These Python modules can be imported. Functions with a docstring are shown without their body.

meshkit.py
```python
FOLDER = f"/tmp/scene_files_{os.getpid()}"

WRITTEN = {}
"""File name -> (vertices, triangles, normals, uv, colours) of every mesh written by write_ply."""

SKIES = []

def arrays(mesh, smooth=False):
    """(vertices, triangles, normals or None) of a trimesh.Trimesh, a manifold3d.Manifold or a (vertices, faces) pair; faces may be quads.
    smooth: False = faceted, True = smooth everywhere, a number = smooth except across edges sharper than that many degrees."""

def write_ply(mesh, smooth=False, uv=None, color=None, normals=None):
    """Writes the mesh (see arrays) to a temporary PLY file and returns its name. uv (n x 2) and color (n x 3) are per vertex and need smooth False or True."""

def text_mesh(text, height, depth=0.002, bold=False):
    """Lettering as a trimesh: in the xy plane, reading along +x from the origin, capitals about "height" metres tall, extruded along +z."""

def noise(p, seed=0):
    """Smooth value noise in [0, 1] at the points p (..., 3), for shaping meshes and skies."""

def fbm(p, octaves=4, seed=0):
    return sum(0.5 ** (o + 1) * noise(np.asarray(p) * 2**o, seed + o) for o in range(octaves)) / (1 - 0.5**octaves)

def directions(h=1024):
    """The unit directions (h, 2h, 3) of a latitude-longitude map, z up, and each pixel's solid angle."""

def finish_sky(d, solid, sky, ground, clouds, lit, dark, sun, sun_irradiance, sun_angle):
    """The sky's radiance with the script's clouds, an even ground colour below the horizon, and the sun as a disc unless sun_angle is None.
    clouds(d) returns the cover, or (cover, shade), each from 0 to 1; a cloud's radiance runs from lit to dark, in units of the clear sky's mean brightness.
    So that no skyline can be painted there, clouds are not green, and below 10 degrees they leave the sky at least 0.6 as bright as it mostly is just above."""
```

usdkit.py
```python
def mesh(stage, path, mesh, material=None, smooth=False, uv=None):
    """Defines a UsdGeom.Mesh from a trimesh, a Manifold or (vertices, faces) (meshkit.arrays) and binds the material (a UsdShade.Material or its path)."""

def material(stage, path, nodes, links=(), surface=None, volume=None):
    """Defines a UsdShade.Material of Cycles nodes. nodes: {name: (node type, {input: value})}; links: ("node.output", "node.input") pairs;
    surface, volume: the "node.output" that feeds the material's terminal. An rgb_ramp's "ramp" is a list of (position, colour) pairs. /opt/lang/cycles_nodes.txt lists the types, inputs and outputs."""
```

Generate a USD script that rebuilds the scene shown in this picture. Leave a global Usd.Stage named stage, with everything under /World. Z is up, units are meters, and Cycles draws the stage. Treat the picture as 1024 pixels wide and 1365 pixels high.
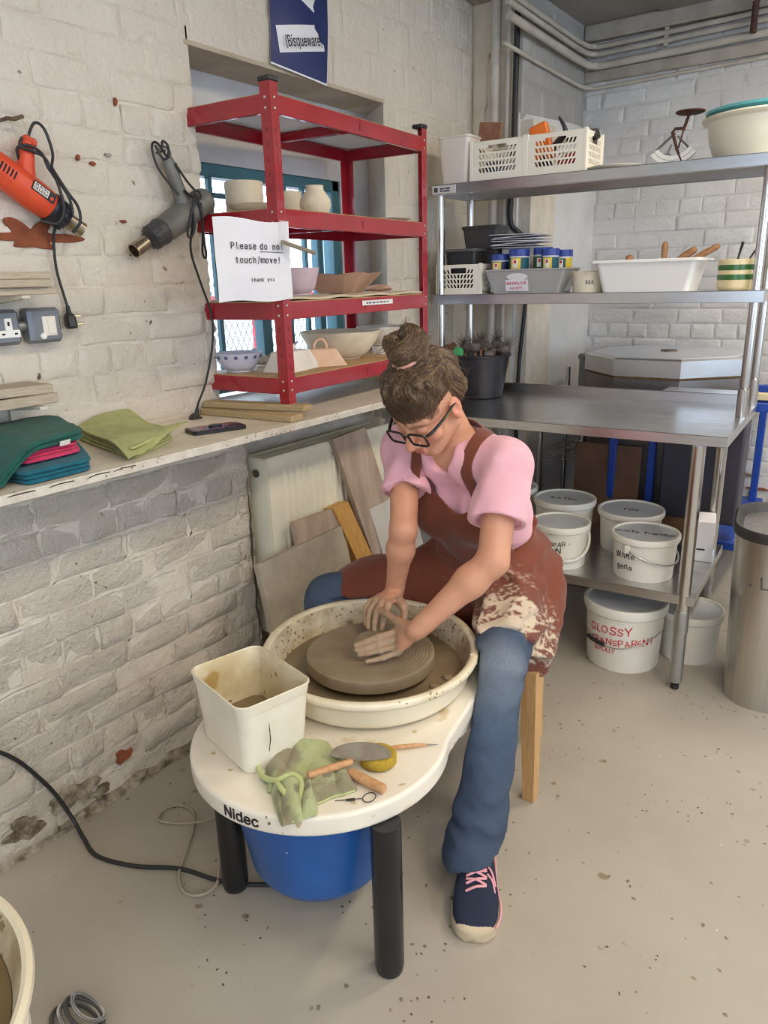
import math, random
import numpy as np, trimesh, manifold3d as m3, usdkit, meshkit
from pxr import Usd, UsdGeom, UsdLux, UsdShade, Gf, Sdf, Vt
from shapely.geometry import Polygon, Point, box as sbox
from shapely import affinity
stage = Usd.Stage.CreateInMemory()
UsdGeom.SetStageUpAxis(stage, 'Z'); UsdGeom.SetStageMetersPerUnit(stage, 1.0)
UsdGeom.Xform.Define(stage, '/World')
A = np.array
PI = math.pi

# ------------------------------------------------------------------ camera, sky, lamps, exposure
CAM_POS = (1.7539, 0.0, 1.45)
YAW, PITCH, ROLL, FPX = 0.6157, 0.3020, -0.0263, 989.14
def camera():
    f = A([-math.sin(YAW)*math.cos(PITCH), math.cos(YAW)*math.cos(PITCH), -math.sin(PITCH)])
    r0 = A([math.cos(YAW), math.sin(YAW), 0.0]); u0 = np.cross(r0, f)
    r = r0*math.cos(ROLL)+u0*math.sin(ROLL); u = -r0*math.sin(ROLL)+u0*math.cos(ROLL)
    c = UsdGeom.Camera.Define(stage, '/World/camera')
    m = Gf.Matrix4d(*[float(x) for x in (*r, 0, *u, 0, *(-f), 0, *CAM_POS, 1)])
    c.AddTransformOp().Set(m)
    c.CreateHorizontalApertureAttr(36.0); c.CreateVerticalApertureAttr(36.0*1365/1024)
    c.CreateFocalLengthAttr(36.0*FPX/1024); c.CreateClippingRangeAttr(Gf.Vec2f(0.02, 200))
    c.CreateExposureAttr(EXPOSURE)
EXPOSURE = 0.05
camera()
SKY_STRENGTH = 4.6
dome = UsdLux.DomeLight.Define(stage, '/World/sky')
dome.CreateIntensityAttr(1.0)
usdkit.material(stage, '/World/Looks/sky_look', {'c': ('color', {'value': (0.62, 0.78, 1.0)}), 'b': ('background_shader', {'strength': SKY_STRENGTH})},
                [('c.color', 'b.color')], surface='b.background')
UsdShade.MaterialBindingAPI.Apply(dome.GetPrim()).Bind(UsdShade.Material.Get(stage, '/World/Looks/sky_look'))
LAMP_COLOR = (1.0, 0.88, 0.71)
LAMP_POWER = 38.0
LAMPS = [(2.5, -0.7, 2.93), (2.5, 1.1, 2.93), (1.9, 3.0, 2.61), (4.2, -0.4, 2.93), (4.2, 1.9, 2.93)]

# ------------------------------------------------------------------ materials
_mats = {}
def srgb(r, g=None, b=None):
    if g is None: r, g, b = r
    f = lambda v: ((v/255+0.055)/1.055)**2.4 if v > 10.3 else v/255/12.92
    return (f(r), f(g), f(b))
def M(name, c, c2=None, sc=6.0, rough=0.5, metal=0.0, bump=0.0, bsc=60.0, bd=0.003, spots=(), detail=4, mixr=(0.35, 0.65), coat=0.0,
      trans=0.0, sss=0.0, sheen=0.0, stretch=None, bdetail=4, spec=0.5, rough2=None, ior=1.5, vcol=None, aniso=0.0, rand=0.0, alpha=1.0):
    """A principled material: colours c..c2 mixed by noise, spots = (scale, radius, colour, mask scale, mask threshold) blots, bump from noise, vcol = a primvar colour used as the base."""
    if name in _mats: return _mats[name]
    n = {'g': ('geometry', {}), 'p': ('principled_bsdf', {'roughness': rough, 'metallic': metal, 'coat_weight': coat, 'transmission_weight': trans, 'ior': ior,
         'specular_ior_level': spec, 'sheen_weight': sheen, 'subsurface_weight': sss, 'subsurface_scale': 0.01, 'anisotropic': aniso, 'alpha': alpha})}
    L = []
    pos = 'g.position'
    if stretch:
        n['map'] = ('mapping', {'scale': stretch}); L.append(('g.position', 'map.vector')); pos = 'map.vector'
    out = None
    if vcol:
        n['vc'] = ('attribute', {'attribute': vcol}); out = 'vc.color'
    if c2 is not None:
        n['n'] = ('noise_texture', {'scale': sc, 'detail': float(detail), 'roughness': 0.6}); L.append((pos, 'n.vector'))
        n['r'] = ('rgb_ramp', {'ramp': [(mixr[0], c), (mixr[1], c2)]}); L.append(('n.fac', 'r.fac'))
        if vcol:
            n['vm'] = ('mix', {'mix_type': 'multiply', 'fac': 1.0}); L += [(out, 'vm.color1'), ('r.color', 'vm.color2')]; out = 'vm.color'
        else: out = 'r.color'
    elif not vcol:
        n['c'] = ('color', {'value': c}); out = 'c.color'
    for i, (ss, rad, sc_, msc, mth) in enumerate(spots):
        n[f'sn{i}'] = ('noise_texture', {'scale': ss*2.2, 'detail': 3.0}); L.append(('g.position', f'sn{i}.vector'))
        n[f'sa{i}'] = ('vector_math', {'math_type': 'multiply_add', 'vector2': (0.45/ss,)*3}); L += [(f'sn{i}.color', f'sa{i}.vector1'), ('g.position', f'sa{i}.vector3')]
        n[f'sv{i}'] = ('voronoi_texture', {'scale': ss}); L.append((f'sa{i}.vector', f'sv{i}.vector'))
        n[f'sr{i}'] = ('rgb_ramp', {'ramp': [(rad*0.7, (1, 1, 1)), (rad, (0, 0, 0))]}); L.append((f'sv{i}.distance', f'sr{i}.fac'))
        n[f'sm{i}'] = ('noise_texture', {'scale': msc, 'detail': 3.0}); L.append(('g.position', f'sm{i}.vector'))
        n[f'sk{i}'] = ('rgb_ramp', {'ramp': [(mth, (0, 0, 0)), (mth+0.03, (1, 1, 1))]}); L.append((f'sm{i}.fac', f'sk{i}.fac'))
        n[f'sx{i}'] = ('mix', {'mix_type': 'multiply', 'fac': 1.0}); L += [(f'sr{i}.color', f'sx{i}.color1'), (f'sk{i}.color', f'sx{i}.color2')]
        n[f'sb{i}'] = ('rgb_to_bw', {}); L.append((f'sx{i}.color', f'sb{i}.color'))
        n[f'sc{i}'] = ('mix', {'mix_type': 'mix', 'color2': sc_}); L += [(out, f'sc{i}.color1'), (f'sb{i}.val', f'sc{i}.fac')]
        out = f'sc{i}.color'
    if rand:
        n['oi'] = ('object_info', {}); n['orr'] = ('map_range', {'from_min': 0.0, 'from_max': 1.0, 'to_min': 1-rand, 'to_max': 1+rand})
        n['hs'] = ('hsv', {'saturation': 1.0, 'fac': 1.0}); L += [('oi.random', 'orr.value'), ('orr.result', 'hs.value'), (out, 'hs.color')]; out = 'hs.color'
    L.append((out, 'p.base_color'))
    if rough2 is not None:
        n['rn'] = ('noise_texture', {'scale': sc*1.7, 'detail': 4.0}); L.append((pos, 'rn.vector'))
        n['rr'] = ('map_range', {'from_min': 0.3, 'from_max': 0.7, 'to_min': rough, 'to_max': rough2, 'clamp': True}); L += [('rn.fac', 'rr.value'), ('rr.result', 'p.roughness')]
    if bump:
        n['bn'] = ('noise_texture', {'scale': bsc, 'detail': float(bdetail), 'roughness': 0.65}); L.append((pos, 'bn.vector'))
        n['b'] = ('bump', {'strength': bump, 'distance': bd}); L += [('bn.fac', 'b.height'), ('b.normal', 'p.normal')]
    _mats[name] = usdkit.material(stage, '/World/Looks/'+name, n, L, surface='p.BSDF')
    return _mats[name]

# ------------------------------------------------------------------ prims: things, parts, pieces of the setting
_used = {}
def numbered(parent, name):
    k = (parent, name); i = _used.get(k, 0); _used[k] = i+1
    return name if i == 0 else f'{name}_{i:03d}'
def tag(prim, label=None, cat=None, group=None, kind=None):
    for k, v in (('label', label), ('category', cat), ('group', group), ('kind', kind)):
        if v: prim.SetCustomDataByKey(k, v)
class T:
    """A thing: an Xform at its base; parts are given in its own coordinates, or with w=True in the world's."""
    def __init__(s, name, label, cat, loc=(0, 0, 0), rz=0.0, group=None, kind=None):
        s.path = '/World/'+numbered('/World', name); s.loc = A(loc, float); s.rz = rz
        x = UsdGeom.Xform.Define(stage, s.path); x.AddTranslateOp().Set(Gf.Vec3d(*map(float, loc)))
        if rz: x.AddRotateZOp().Set(math.degrees(rz))
        s.prim = x.GetPrim(); tag(s.prim, label, cat, group, kind)
    def inv(s, m):
        c, q = math.cos(-s.rz), math.sin(-s.rz)
        v = A(m.vertices)-s.loc; m = m.copy()
        m.vertices = np.stack([v[:, 0]*c-v[:, 1]*q, v[:, 0]*q+v[:, 1]*c, v[:, 2]], 1); return m
    def add(s, name, m, mat, smooth=30, w=False, under=None, label=None, kind=None, col=None):
        par = under or s.path; m = tm(m)
        if w: m = s.inv(m)
        path = par+'/'+numbered(par, name)
        g = usdkit.mesh(stage, path, m, mat, smooth)
        if col is not None: setcol(g, col)
        tag(g.GetPrim(), label, None, None, kind); return path
    def copy(s, label, loc, rz=0.0, group=None):
        c = T(s.path.split('/')[-1].rstrip('0123456789').rstrip('_'), label, s.prim.GetCustomDataByKey('category'), loc, rz, group or s.prim.GetCustomDataByKey('group'))
        c.prim.GetReferences().AddInternalReference(s.path); c.prim.SetInstanceable(True); return c
def setcol(g, col):
    UsdGeom.PrimvarsAPI(g).CreatePrimvar('tint', Sdf.ValueTypeNames.Color3fArray, 'vertex').Set(Vt.Vec3fArray.FromNumpy(np.asarray(col, np.float32)))
def obj(name, m, mat, label, cat, group=None, kind=None, smooth=30, col=None):
    """A thing that is a single mesh, in world coordinates."""
    path = '/World/'+numbered('/World', name)
    g = usdkit.mesh(stage, path, tm(m), mat, smooth)
    if col is not None: setcol(g, col)
    tag(g.GetPrim(), label, cat, group, kind); return path
def piece(parent, name, m, mat, smooth=30, kind=None):
    path = parent+'/'+numbered(parent, name)
    g = usdkit.mesh(stage, path, tm(m), mat, smooth); tag(g.GetPrim(), kind=kind); return path
def struct(name, m, mat, label=None, smooth=30):
    path = '/World/'+numbered('/World', name)
    g = usdkit.mesh(stage, path, tm(m), mat, smooth); tag(g.GetPrim(), label, None, None, 'structure'); return path

# ------------------------------------------------------------------ shapes
def tm(m):
    if isinstance(m, trimesh.Trimesh): return m
    if isinstance(m, list): return trimesh.util.concatenate([tm(x) for x in m])
    v, f, _ = meshkit.arrays(m); return trimesh.Trimesh(v, f, process=False)
def cat(*a): return trimesh.util.concatenate([tm(x) for x in a])
def mv(m, d):
    m = tm(m).copy(); m.vertices = A(m.vertices)+A(d, float); return m
def rot(m, ang, axis=(0, 0, 1), about=(0, 0, 0)):
    m = tm(m).copy(); m.apply_transform(trimesh.transformations.rotation_matrix(ang, axis, about)); return m
def place(m, O, X, Y):
    """Maps local x, y, z onto the directions X, Y, X x Y at O."""
    X = A(X, float); X /= np.linalg.norm(X); Y = A(Y, float); Y = Y-X*(X@Y); Y /= np.linalg.norm(Y); Z = np.cross(X, Y)
    m = tm(m).copy(); v = A(m.vertices); m.vertices = A(O, float)+v[:, :1]*X+v[:, 1:2]*Y+v[:, 2:3]*Z; return m
def scl(m, s):
    m = tm(m).copy(); m.vertices = A(m.vertices)*A(s, float); return m
def rb(sx, sy, sz, c=(0, 0, 0), r=0.003):
    """A box with chamfered edges, centred at c."""
    r = min(r, sx*.45, sy*.45, sz*.45); p = []
    for a in (-1, 1):
        for b in (-1, 1):
            for d in (-1, 1):
                x, y, z = a*sx/2, b*sy/2, d*sz/2
                p += [(x-a*r, y-b*r, z), (x-a*r, y, z-d*r), (x, y-b*r, z-d*r)]
    h = trimesh.convex.convex_hull(A(p)); return mv(h, c)
def rb2(lo, hi, r=0.003):
    lo, hi = A(lo, float), A(hi, float); return rb(*(hi-lo), (lo+hi)/2, r)
def bx(lo, hi):
    lo, hi = A(lo, float), A(hi, float); return mv(trimesh.creation.box(hi-lo), (lo+hi)/2)
def lathe(prof, n=40, c=(0, 0, 0)):
    m = trimesh.creation.revolve(A(prof, float), sections=n); return mv(m, c)
def loft(rings, cap0=True, cap1=True, closed=False):
    """rings: list of (n,3) arrays joined in turn."""
    n = len(rings[0]); v = np.vstack(rings); f = []; k = len(rings)
    i = np.arange(n); j = (i+1) % n
    for a in range(k if closed else k-1):
        b = (a+1) % k
        f.append(np.stack([a*n+i, a*n+j, b*n+j], 1)); f.append(np.stack([a*n+i, b*n+j, b*n+i], 1))
    if not closed:
        for on, a, s in ((cap0, 0, -1), (cap1, k-1, 1)):
            if on:
                v = np.vstack([v, rings[a].mean(0)]); q = len(v)-1
                t = np.stack([a*n+i, a*n+j, np.full(n, q)], 1); f.append(t if s > 0 else t[:, ::-1])
    return trimesh.Trimesh(v, np.vstack(f), process=False)
def rrect(sx, sy, r, z=0.0, n=5, sq=None):
    r = min(r, sx/2-1e-4, sy/2-1e-4); o = []
    for q, (a, b) in enumerate(((1, 1), (-1, 1), (-1, -1), (1, -1))):
        for k in range(n+1):
            t = q*PI/2+k*PI/2/n; o.append((a*(sx/2-r)+r*math.cos(t), b*(sy/2-r)+r*math.sin(t), z))
    return A(o)
def tub(prof, r=0.02, n=5):
    """A rounded rectangular vessel: prof = (sx, sy, z) from the outside's foot up, over the rim and down inside."""
    return loft([rrect(a, b, max(r+min(a-prof[0][0], 0)/2, .004) if len(p) < 4 else p[3], z, n) for p in prof for a, b, z in (p[:3],)])
def circ(r, z=0.0, n=32, ry=None, c=(0, 0)):
    t = np.arange(n)*2*PI/n; return np.stack([c[0]+r*np.cos(t), c[1]+(ry or r)*np.sin(t), np.full(n, z)], 1)
def smooth_path(p, n=8):
    p = A(p, float); q = np.vstack([2*p[0]-p[1], p, 2*p[-1]-p[-2]]); o = []
    for i in range(1, len(q)-2):
        for t in np.linspace(0, 1, n, endpoint=False):
            a, b, c, d = q[i-1], q[i], q[i+1], q[i+2]
            o.append(.5*(2*b+(c-a)*t+(2*a-5*b+4*c-d)*t*t+(3*b-a-3*c+d)*t**3))
    return A(o+[p[-1]])
def tube(p, r, n=8, smooth=0, closed=False, squash=1.0, up=None):
    p = smooth_path(p, smooth) if smooth else A(p, float)
    k = len(p); r = np.full(k, r) if np.ndim(r) == 0 else np.interp(np.linspace(0, 1, k), np.linspace(0, 1, len(r)), r)
    t = np.gradient(p, axis=0); t /= np.linalg.norm(t, axis=1, keepdims=True)+1e-12
    u = A(up, float) if up is not None else (A([0, 0, 1.0]) if abs(t[0, 2]) < .9 else A([1.0, 0, 0])); R = []
    th = np.arange(n)*2*PI/n
    for i in range(k):
        if up is not None: u = A(up, float)
        u = u-t[i]*(u@t[i]); u /= np.linalg.norm(u)+1e-12; b = np.cross(t[i], u)
        R.append(p[i]+r[i]*(np.outer(np.cos(th), b)+squash*np.outer(np.sin(th), u)))
    return loft(R, closed=closed)
def rod(a, b, r, n=12, r2=None): return tube([a, b], [r, r if r2 is None else r2], n)
def extr(poly, h, z0=0.0): return mv(trimesh.creation.extrude_polygon(poly, h, engine='earcut'), (0, 0, z0))
def ball(c, r, s=2, sq=(1, 1, 1)):
    m = trimesh.creation.icosphere(subdivisions=s, radius=1.0); m.vertices = A(m.vertices)*r*A(sq, float)+A(c, float); return m
def hull(pts): return trimesh.convex.convex_hull(A(pts, float))
def text(s, h, depth=0.0008, bold=False, width=None, mirror=False):
    m = meshkit.text_mesh(s, h, depth, bold); b = m.bounds
    m.vertices = A(m.vertices)-A([(b[0, 0]+b[1, 0])/2, 0, 0])
    if width: m.vertices = A(m.vertices)*A([width/(b[1, 0]-b[0, 0]), 1, 1])
    if mirror: m.vertices = A(m.vertices)*A([-1, 1, 1]); m.invert()
    return m
def scrawl(s, h, depth=0.0008, seed=1):
    """Marker lettering: each letter a little turned, sized and set off the line."""
    rg_ = random.Random(len(s)*31+seed); o, x = [], 0.0
    for ch in s:
        if ch == ' ': x += h*.4; continue
        m = text(ch, h*rg_.uniform(.85, 1.12), depth); w = m.bounds[1, 0]-m.bounds[0, 0]; m = rot(m, rg_.uniform(-.16, .16)); o.append(mv(m, (x+w/2, rg_.uniform(-.07, .07)*h, 0))); x += w+h*.16
    m = cat(*o); return mv(m, (-x/2, 0, 0))
def mono(s, h, pitch, depth=0.0008):
    """Lettering at a fixed pitch, centred."""
    return cat(*[mv(text(ch, h, depth) if ch not in '!' else text('!', h, depth), ((i-(len(s)-1)/2)*pitch, 0, 0)) for i, ch in enumerate(s) if ch != ' '])
def jitter(m, amp, sc, seed=0, along=None):
    m = tm(m).copy(); v = A(m.vertices); q = v*sc
    d = np.stack([meshkit.fbm(q+i*17.3, 3, seed+i)-.5 for i in range(3)], 1)*2*amp
    m.vertices = v+(d if along is None else d[:, :1]*A(along)); return m
def grid(nu, nv, fn):
    """A sheet from fn(u, v) over the unit square."""
    u, v = np.meshgrid(np.linspace(0, 1, nu), np.linspace(0, 1, nv), indexing='ij'); p = fn(u, v).reshape(-1, 3)
    i, j = np.meshgrid(np.arange(nu-1), np.arange(nv-1), indexing='ij'); a = (i*nv+j).ravel()
    return trimesh.Trimesh(p, np.vstack([np.stack([a, a+nv, a+nv+1], 1), np.stack([a, a+nv+1, a+1], 1)]), process=False)
def thick(m, t):
    """Gives a sheet a thickness t along its normals (both skins and the edge)."""
    n = A(m.vertex_normals); v = A(m.vertices); f = A(m.faces); k = len(v)
    e = np.sort(f[:, [0, 1, 1, 2, 2, 0]].reshape(-1, 2), 1); raw = f[:, [0, 1, 1, 2, 2, 0]].reshape(-1, 2)
    _, idx, cnt = np.unique(e, axis=0, return_index=True, return_counts=True); b = raw[idx[cnt == 1]]
    side = np.vstack([np.stack([b[:, 1], b[:, 0], b[:, 0]+k], 1), np.stack([b[:, 1], b[:, 0]+k, b[:, 1]+k], 1)])
    return trimesh.Trimesh(np.vstack([v+n*t/2, v-n*t/2]), np.vstack([f, f[:, ::-1]+k, side]), process=False)
# ------------------------------------------------------------------ the setting
W_UP = -0.10      # face of the left wall above the ledge; the lower wall's face is x = 0
CEIL = 2.66
wall_paint = M('wall_paint', srgb(226, 217, 202), srgb(208, 197, 180), sc=2.2, rough=.55, bump=.8, bsc=30, bd=.014, bdetail=8, detail=6, mixr=(.3, .75),
    spots=[(9, .085, srgb(92, 74, 58), 4.0, .60), (16, .10, srgb(150, 132, 112), 3.0, .60), (5.0, .10, srgb(150, 78, 48), 2.6, .66)], spec=.35)
wall_rough = M('wall_rough', srgb(228, 218, 202), srgb(204, 192, 174), sc=3.0, rough=.6, bump=1.0, bsc=36, bd=.024, bdetail=9, detail=6, mixr=(.3, .75),
    spots=[(8, .10, srgb(80, 66, 52), 4.0, .57), (26, .12, srgb(140, 122, 100), 4.0, .57)], spec=.35)
wall_back = M('wall_back_paint', srgb(214, 213, 212), srgb(196, 194, 192), sc=2.0, rough=.5, bump=.7, bsc=30, bd=.010, bdetail=7, detail=6,
    spots=[(8, .08, srgb(92, 80, 70), 3.0, .62)], spec=.4)
plaster = M('smooth_plaster', srgb(216, 215, 214), srgb(198, 197, 196), sc=3.0, rough=.5, bump=.3, bsc=20, bd=.004, spots=[(7, .06, srgb(150, 145, 140), 3.0, .6)])
cream_plaster = M('cream_plaster', srgb(222, 212, 194), srgb(204, 192, 172), sc=4.0, rough=.55, bump=.3, bsc=24, bd=.004)
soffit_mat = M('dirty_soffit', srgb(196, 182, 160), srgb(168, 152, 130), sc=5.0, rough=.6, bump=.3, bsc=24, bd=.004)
mortar_mat = M('painted_mortar', srgb(222, 213, 198), srgb(204, 193, 176), sc=9.0, rough=.6, bump=.8, bsc=45, bd=.008, spots=[(14, .13, srgb(120, 98, 78), 4.0, .60)])
floor_mat = M('floor_paint', srgb(180, 172, 158), srgb(165, 156, 142), sc=1.6, rough=.42, bump=.12, bsc=45, bd=.003, detail=7, mixr=(.3, .7), rough2=.6,
    spots=[(11, .12, srgb(140, 126, 102), 2.5, .50), (22, .13, srgb(124, 110, 90), 3.5, .52), (42, .15, srgb(84, 74, 62), 5.0, .56), (5, .07, srgb(136, 122, 92), 1.5, .50), (16, .07, srgb(206, 200, 190), 2.2, .58)], spec=.45)
grime = M('wall_foot_grime', srgb(96, 82, 64), srgb(176, 164, 144), sc=22, rough=.85, bump=1.0, bsc=70, bd=.008, detail=6, mixr=(.38, .62))
raw_brick = M('bare_brick', srgb(150, 84, 52), srgb(120, 62, 38), sc=18, rough=.85, bump=.9, bsc=90, bd=.005)

def brick_mesh(O, X, Z, N, a0, a1, z0, z1, depth, seed, rough=1.0):
    """One painted brick: a pillow of 6 x 4 cells over the rectangle, edges sunk to the joint."""
    nu, nv = 7, 5; rng = np.random.default_rng(seed)
    us = A([0, .035, .12, .5, .88, .965, 1.0]) if a1-a0 > .15 else A([0, .06, .18, .5, .82, .94, 1.0]); vs = A([0, .13, .5, .87, 1.0])
    u, v = np.meshgrid(us, vs, indexing='ij'); w = a1-a0; h = z1-z0
    eu = np.minimum(u, 1-u)*w; ev = np.minimum(v, 1-v)*h; e = np.minimum(eu, ev)
    own = depth*(.15+.85*rng.random()**1.3); d = own*np.clip(e/.016, 0, 1)**.8
    Q = A(O)+(a0+u*w)[..., None]*A(X)+(z0+v*h)[..., None]*A(Z)
    d = d+(meshkit.fbm(Q*9.0, 3, 5)-.5)*.011*rough*np.clip(e/.02, .35, 1)
    tilt = rng.normal(0, .0022*rough, 3)
    aa = a0+u*w+rng.normal(0, .0022*rough, u.shape)*(e > -1); zz = z0+v*h+rng.normal(0, .0016*rough, u.shape)
    d = np.where(e > 0, np.maximum(d, .0)+tilt[0]+tilt[1]*(u-.5)*2+tilt[2]*(v-.5)*2+rng.normal(0, .0007*rough, u.shape), -.002)
    P = A(O)+aa[..., None]*A(X)+zz[..., None]*A(Z)+d[..., None]*A(N)
    i, j = np.meshgrid(np.arange(nu-1), np.arange(nv-1), indexing='ij'); a = (i*nv+j).ravel()
    f = np.vstack([np.stack([a, a+nv, a+nv+1], 1), np.stack([a, a+nv+1, a+1], 1)])
    if np.cross(A(X, float), A(Z, float))@A(N, float) < 0: f = f[:, ::-1]
    return trimesh.Trimesh(P.reshape(-1, 3), f, process=False)
def bricks(O, X, N, a0, a1, z0, z1, keep, course=.0785, depth=.006, seed=1, rough=1.0, gap=.007):
    """(distance to camera, mesh) of the bricks that cover the rectangle, in rows of stretchers with a row of headers now and then."""
    out = []; rng = random.Random(seed); row = 0; z = z0; X = A(X, float); N = A(N, float)
    while z < z1-.02:
        zt = min(z+course, z1); header = row % 4 == 2; L = .112 if header else .225
        a = a0-(L/2 if row % 2 else 0)-rng.random()*.04
        while a < a1:
            l = L*(1+rng.uniform(-.05, .05)); b0, b1 = max(a, a0), min(a+l, a1)
            if b1-b0 > .03:
                for q0, q1 in ([(b0, b1)]):
                    c = A(O)+X*(q0+q1)/2+A([0, 0, (z+zt)/2])
                    if keep((q0+q1)/2, (z+zt)/2, q0, q1, z, zt):
                        out.append((np.linalg.norm(c-A(CAM_POS)), brick_mesh(O, X, (0, 0, 1), N, q0+gap/2, q1-gap/2, z+gap/2, zt-gap/2, depth, seed*7919+len(out), rough)))
            a += l
        z += course*(1+rng.uniform(-.02, .02)); row += 1
    return out
def lay(parent, lst, mat, limit=300, name='brick'):
    lst = sorted(lst, key=lambda x: x[0])
    for d, m in lst[:limit]: piece(parent, name, m, mat, smooth=True)
    if lst[limit:]: piece(parent, name, cat(*[m for d, m in lst[limit:]]), mat, smooth=True, kind='stuff')

# floor, ceiling, the far side of the room
floor = struct('floor', bx((-.5, -3.2, -.1), (5.2, 4.3, 0)), floor_mat, 'pale grey painted concrete floor speckled with dried clay')
ceil_mat = M('ceiling_boards', srgb(150, 146, 140), srgb(128, 124, 118), sc=2.0, rough=.7, bump=.2, bsc=12)
ceiling = struct('ceiling', cat(bx((-.5, 2.2, CEIL), (5.2, 4.3, CEIL+.1)), bx((-.5, -3.2, 3.0), (5.2, 2.25, 3.1)), bx((-.5, 2.2, CEIL), (5.2, 2.3, 3.1))), ceil_mat, 'grey boarded ceiling with long joints')
for k in range(4):
    piece(ceiling, 'panel', rb2((-.1+k*.62, 2.35, CEIL-.012), (.5+k*.62, 3.55 if k != 1 else 4.18, CEIL+.001), .004), ceil_mat)
struct('wall_right', cat(bx((5.0, -3.2, 0), (5.2, 4.3, .9)), bx((5.0, -3.2, 2.4), (5.2, 4.3, 3.1)), bx((5.0, -3.2, .9), (5.2, -2.2, 2.4)), bx((5.0, 3.2, .9), (5.2, 4.3, 2.4)), bx((5.0, .2, .9), (5.2, .8, 2.4))), plaster)
struct('wall_rear', cat(bx((-.5, -3.2, 0), (5.2, -3.0, 1.0)), bx((-.5, -3.2, 2.5), (5.2, -3.0, 3.1)), bx((-.5, -3.2, 1.0), (.9, -3.0, 2.5)), bx((3.6, -3.2, 1.0), (5.2, -3.0, 2.5))), plaster)

# left wall: backing masonry
JY0, JY1, JY1B, RTOP, RX = 1.705, 2.69, 2.84, 2.118, -.288   # the window recess
PIER_Y, PIER_X, BACK_Y = 3.42, .125, 4.2
lw = struct('wall_left', cat(
    bx((-.5, -3.2, 1.0), (W_UP-.003, JY0-.004, 3.1)), bx((-.5, -3.2, 0), (-.003, JY0-.005, 1.03)),
    bx((-.5, JY0-.01, RTOP), (W_UP-.003, JY1B, 3.1)),
    bx((-.5, JY0-.01, 0), (-.13, JY1+.02, 1.03)),
    tm(extr(Polygon([(-.5, JY1B), (RX, JY1B), (W_UP-.003, JY1), (W_UP-.003, PIER_Y), (-.5, PIER_Y)]), RTOP-.001)), bx((-.5, JY1B, RTOP-.001), (W_UP-.003, PIER_Y, 3.1)),
    bx((-.5, PIER_Y+.006, 0), (PIER_X-.006, 4.0, 3.1)),
    bx((-.5, 3.9, 0), (.215, 4.3, 2.13)), bx((-.5, 3.44, 2.13), (.135, 4.3, 3.1)),
    bx((-.5, 3.44, 0), (.20, 4.3, 2.13))), mortar_mat, 'white painted rough brick wall with window recess')
# face of the window slab: four pieces round the opening
WY0, WY1, WZ0, WZ1 = 1.72, 2.63, 1.07, 1.845
piece(lw, 'reveal', cat(bx((-.42, JY0-.02, WZ1), (RX, JY1B, RTOP+.02)), bx((-.42, WY1, 1.0), (RX, JY1B, WZ1))), plaster)
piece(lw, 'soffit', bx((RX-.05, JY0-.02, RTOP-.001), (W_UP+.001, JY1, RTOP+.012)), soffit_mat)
piece(lw, 'reveal', tm(extr(Polygon([(RX, JY1B-.004), (W_UP+.001, JY1-.004), (W_UP-.03, JY1+.02), (RX-.02, JY1B+.02)]), 1.2, 1.0)), cream_plaster)
piece(lw, 'reveal', bx((RX-.1, JY0-.05, 1.0), (W_UP-.012, JY0-.001, RTOP)), cream_plaster)
upper_keep = lambda a, z, a0, a1, z0, z1: not (a1 > JY0 and a0 < JY1 and z0 < RTOP-.005)
lst = []
lst += bricks((W_UP, 0, 0), (0, 1, 0), (1, 0, 0), .45, JY0, 1.06, 2.62, upper_keep, seed=3, depth=.0046, rough=1.1)
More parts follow.
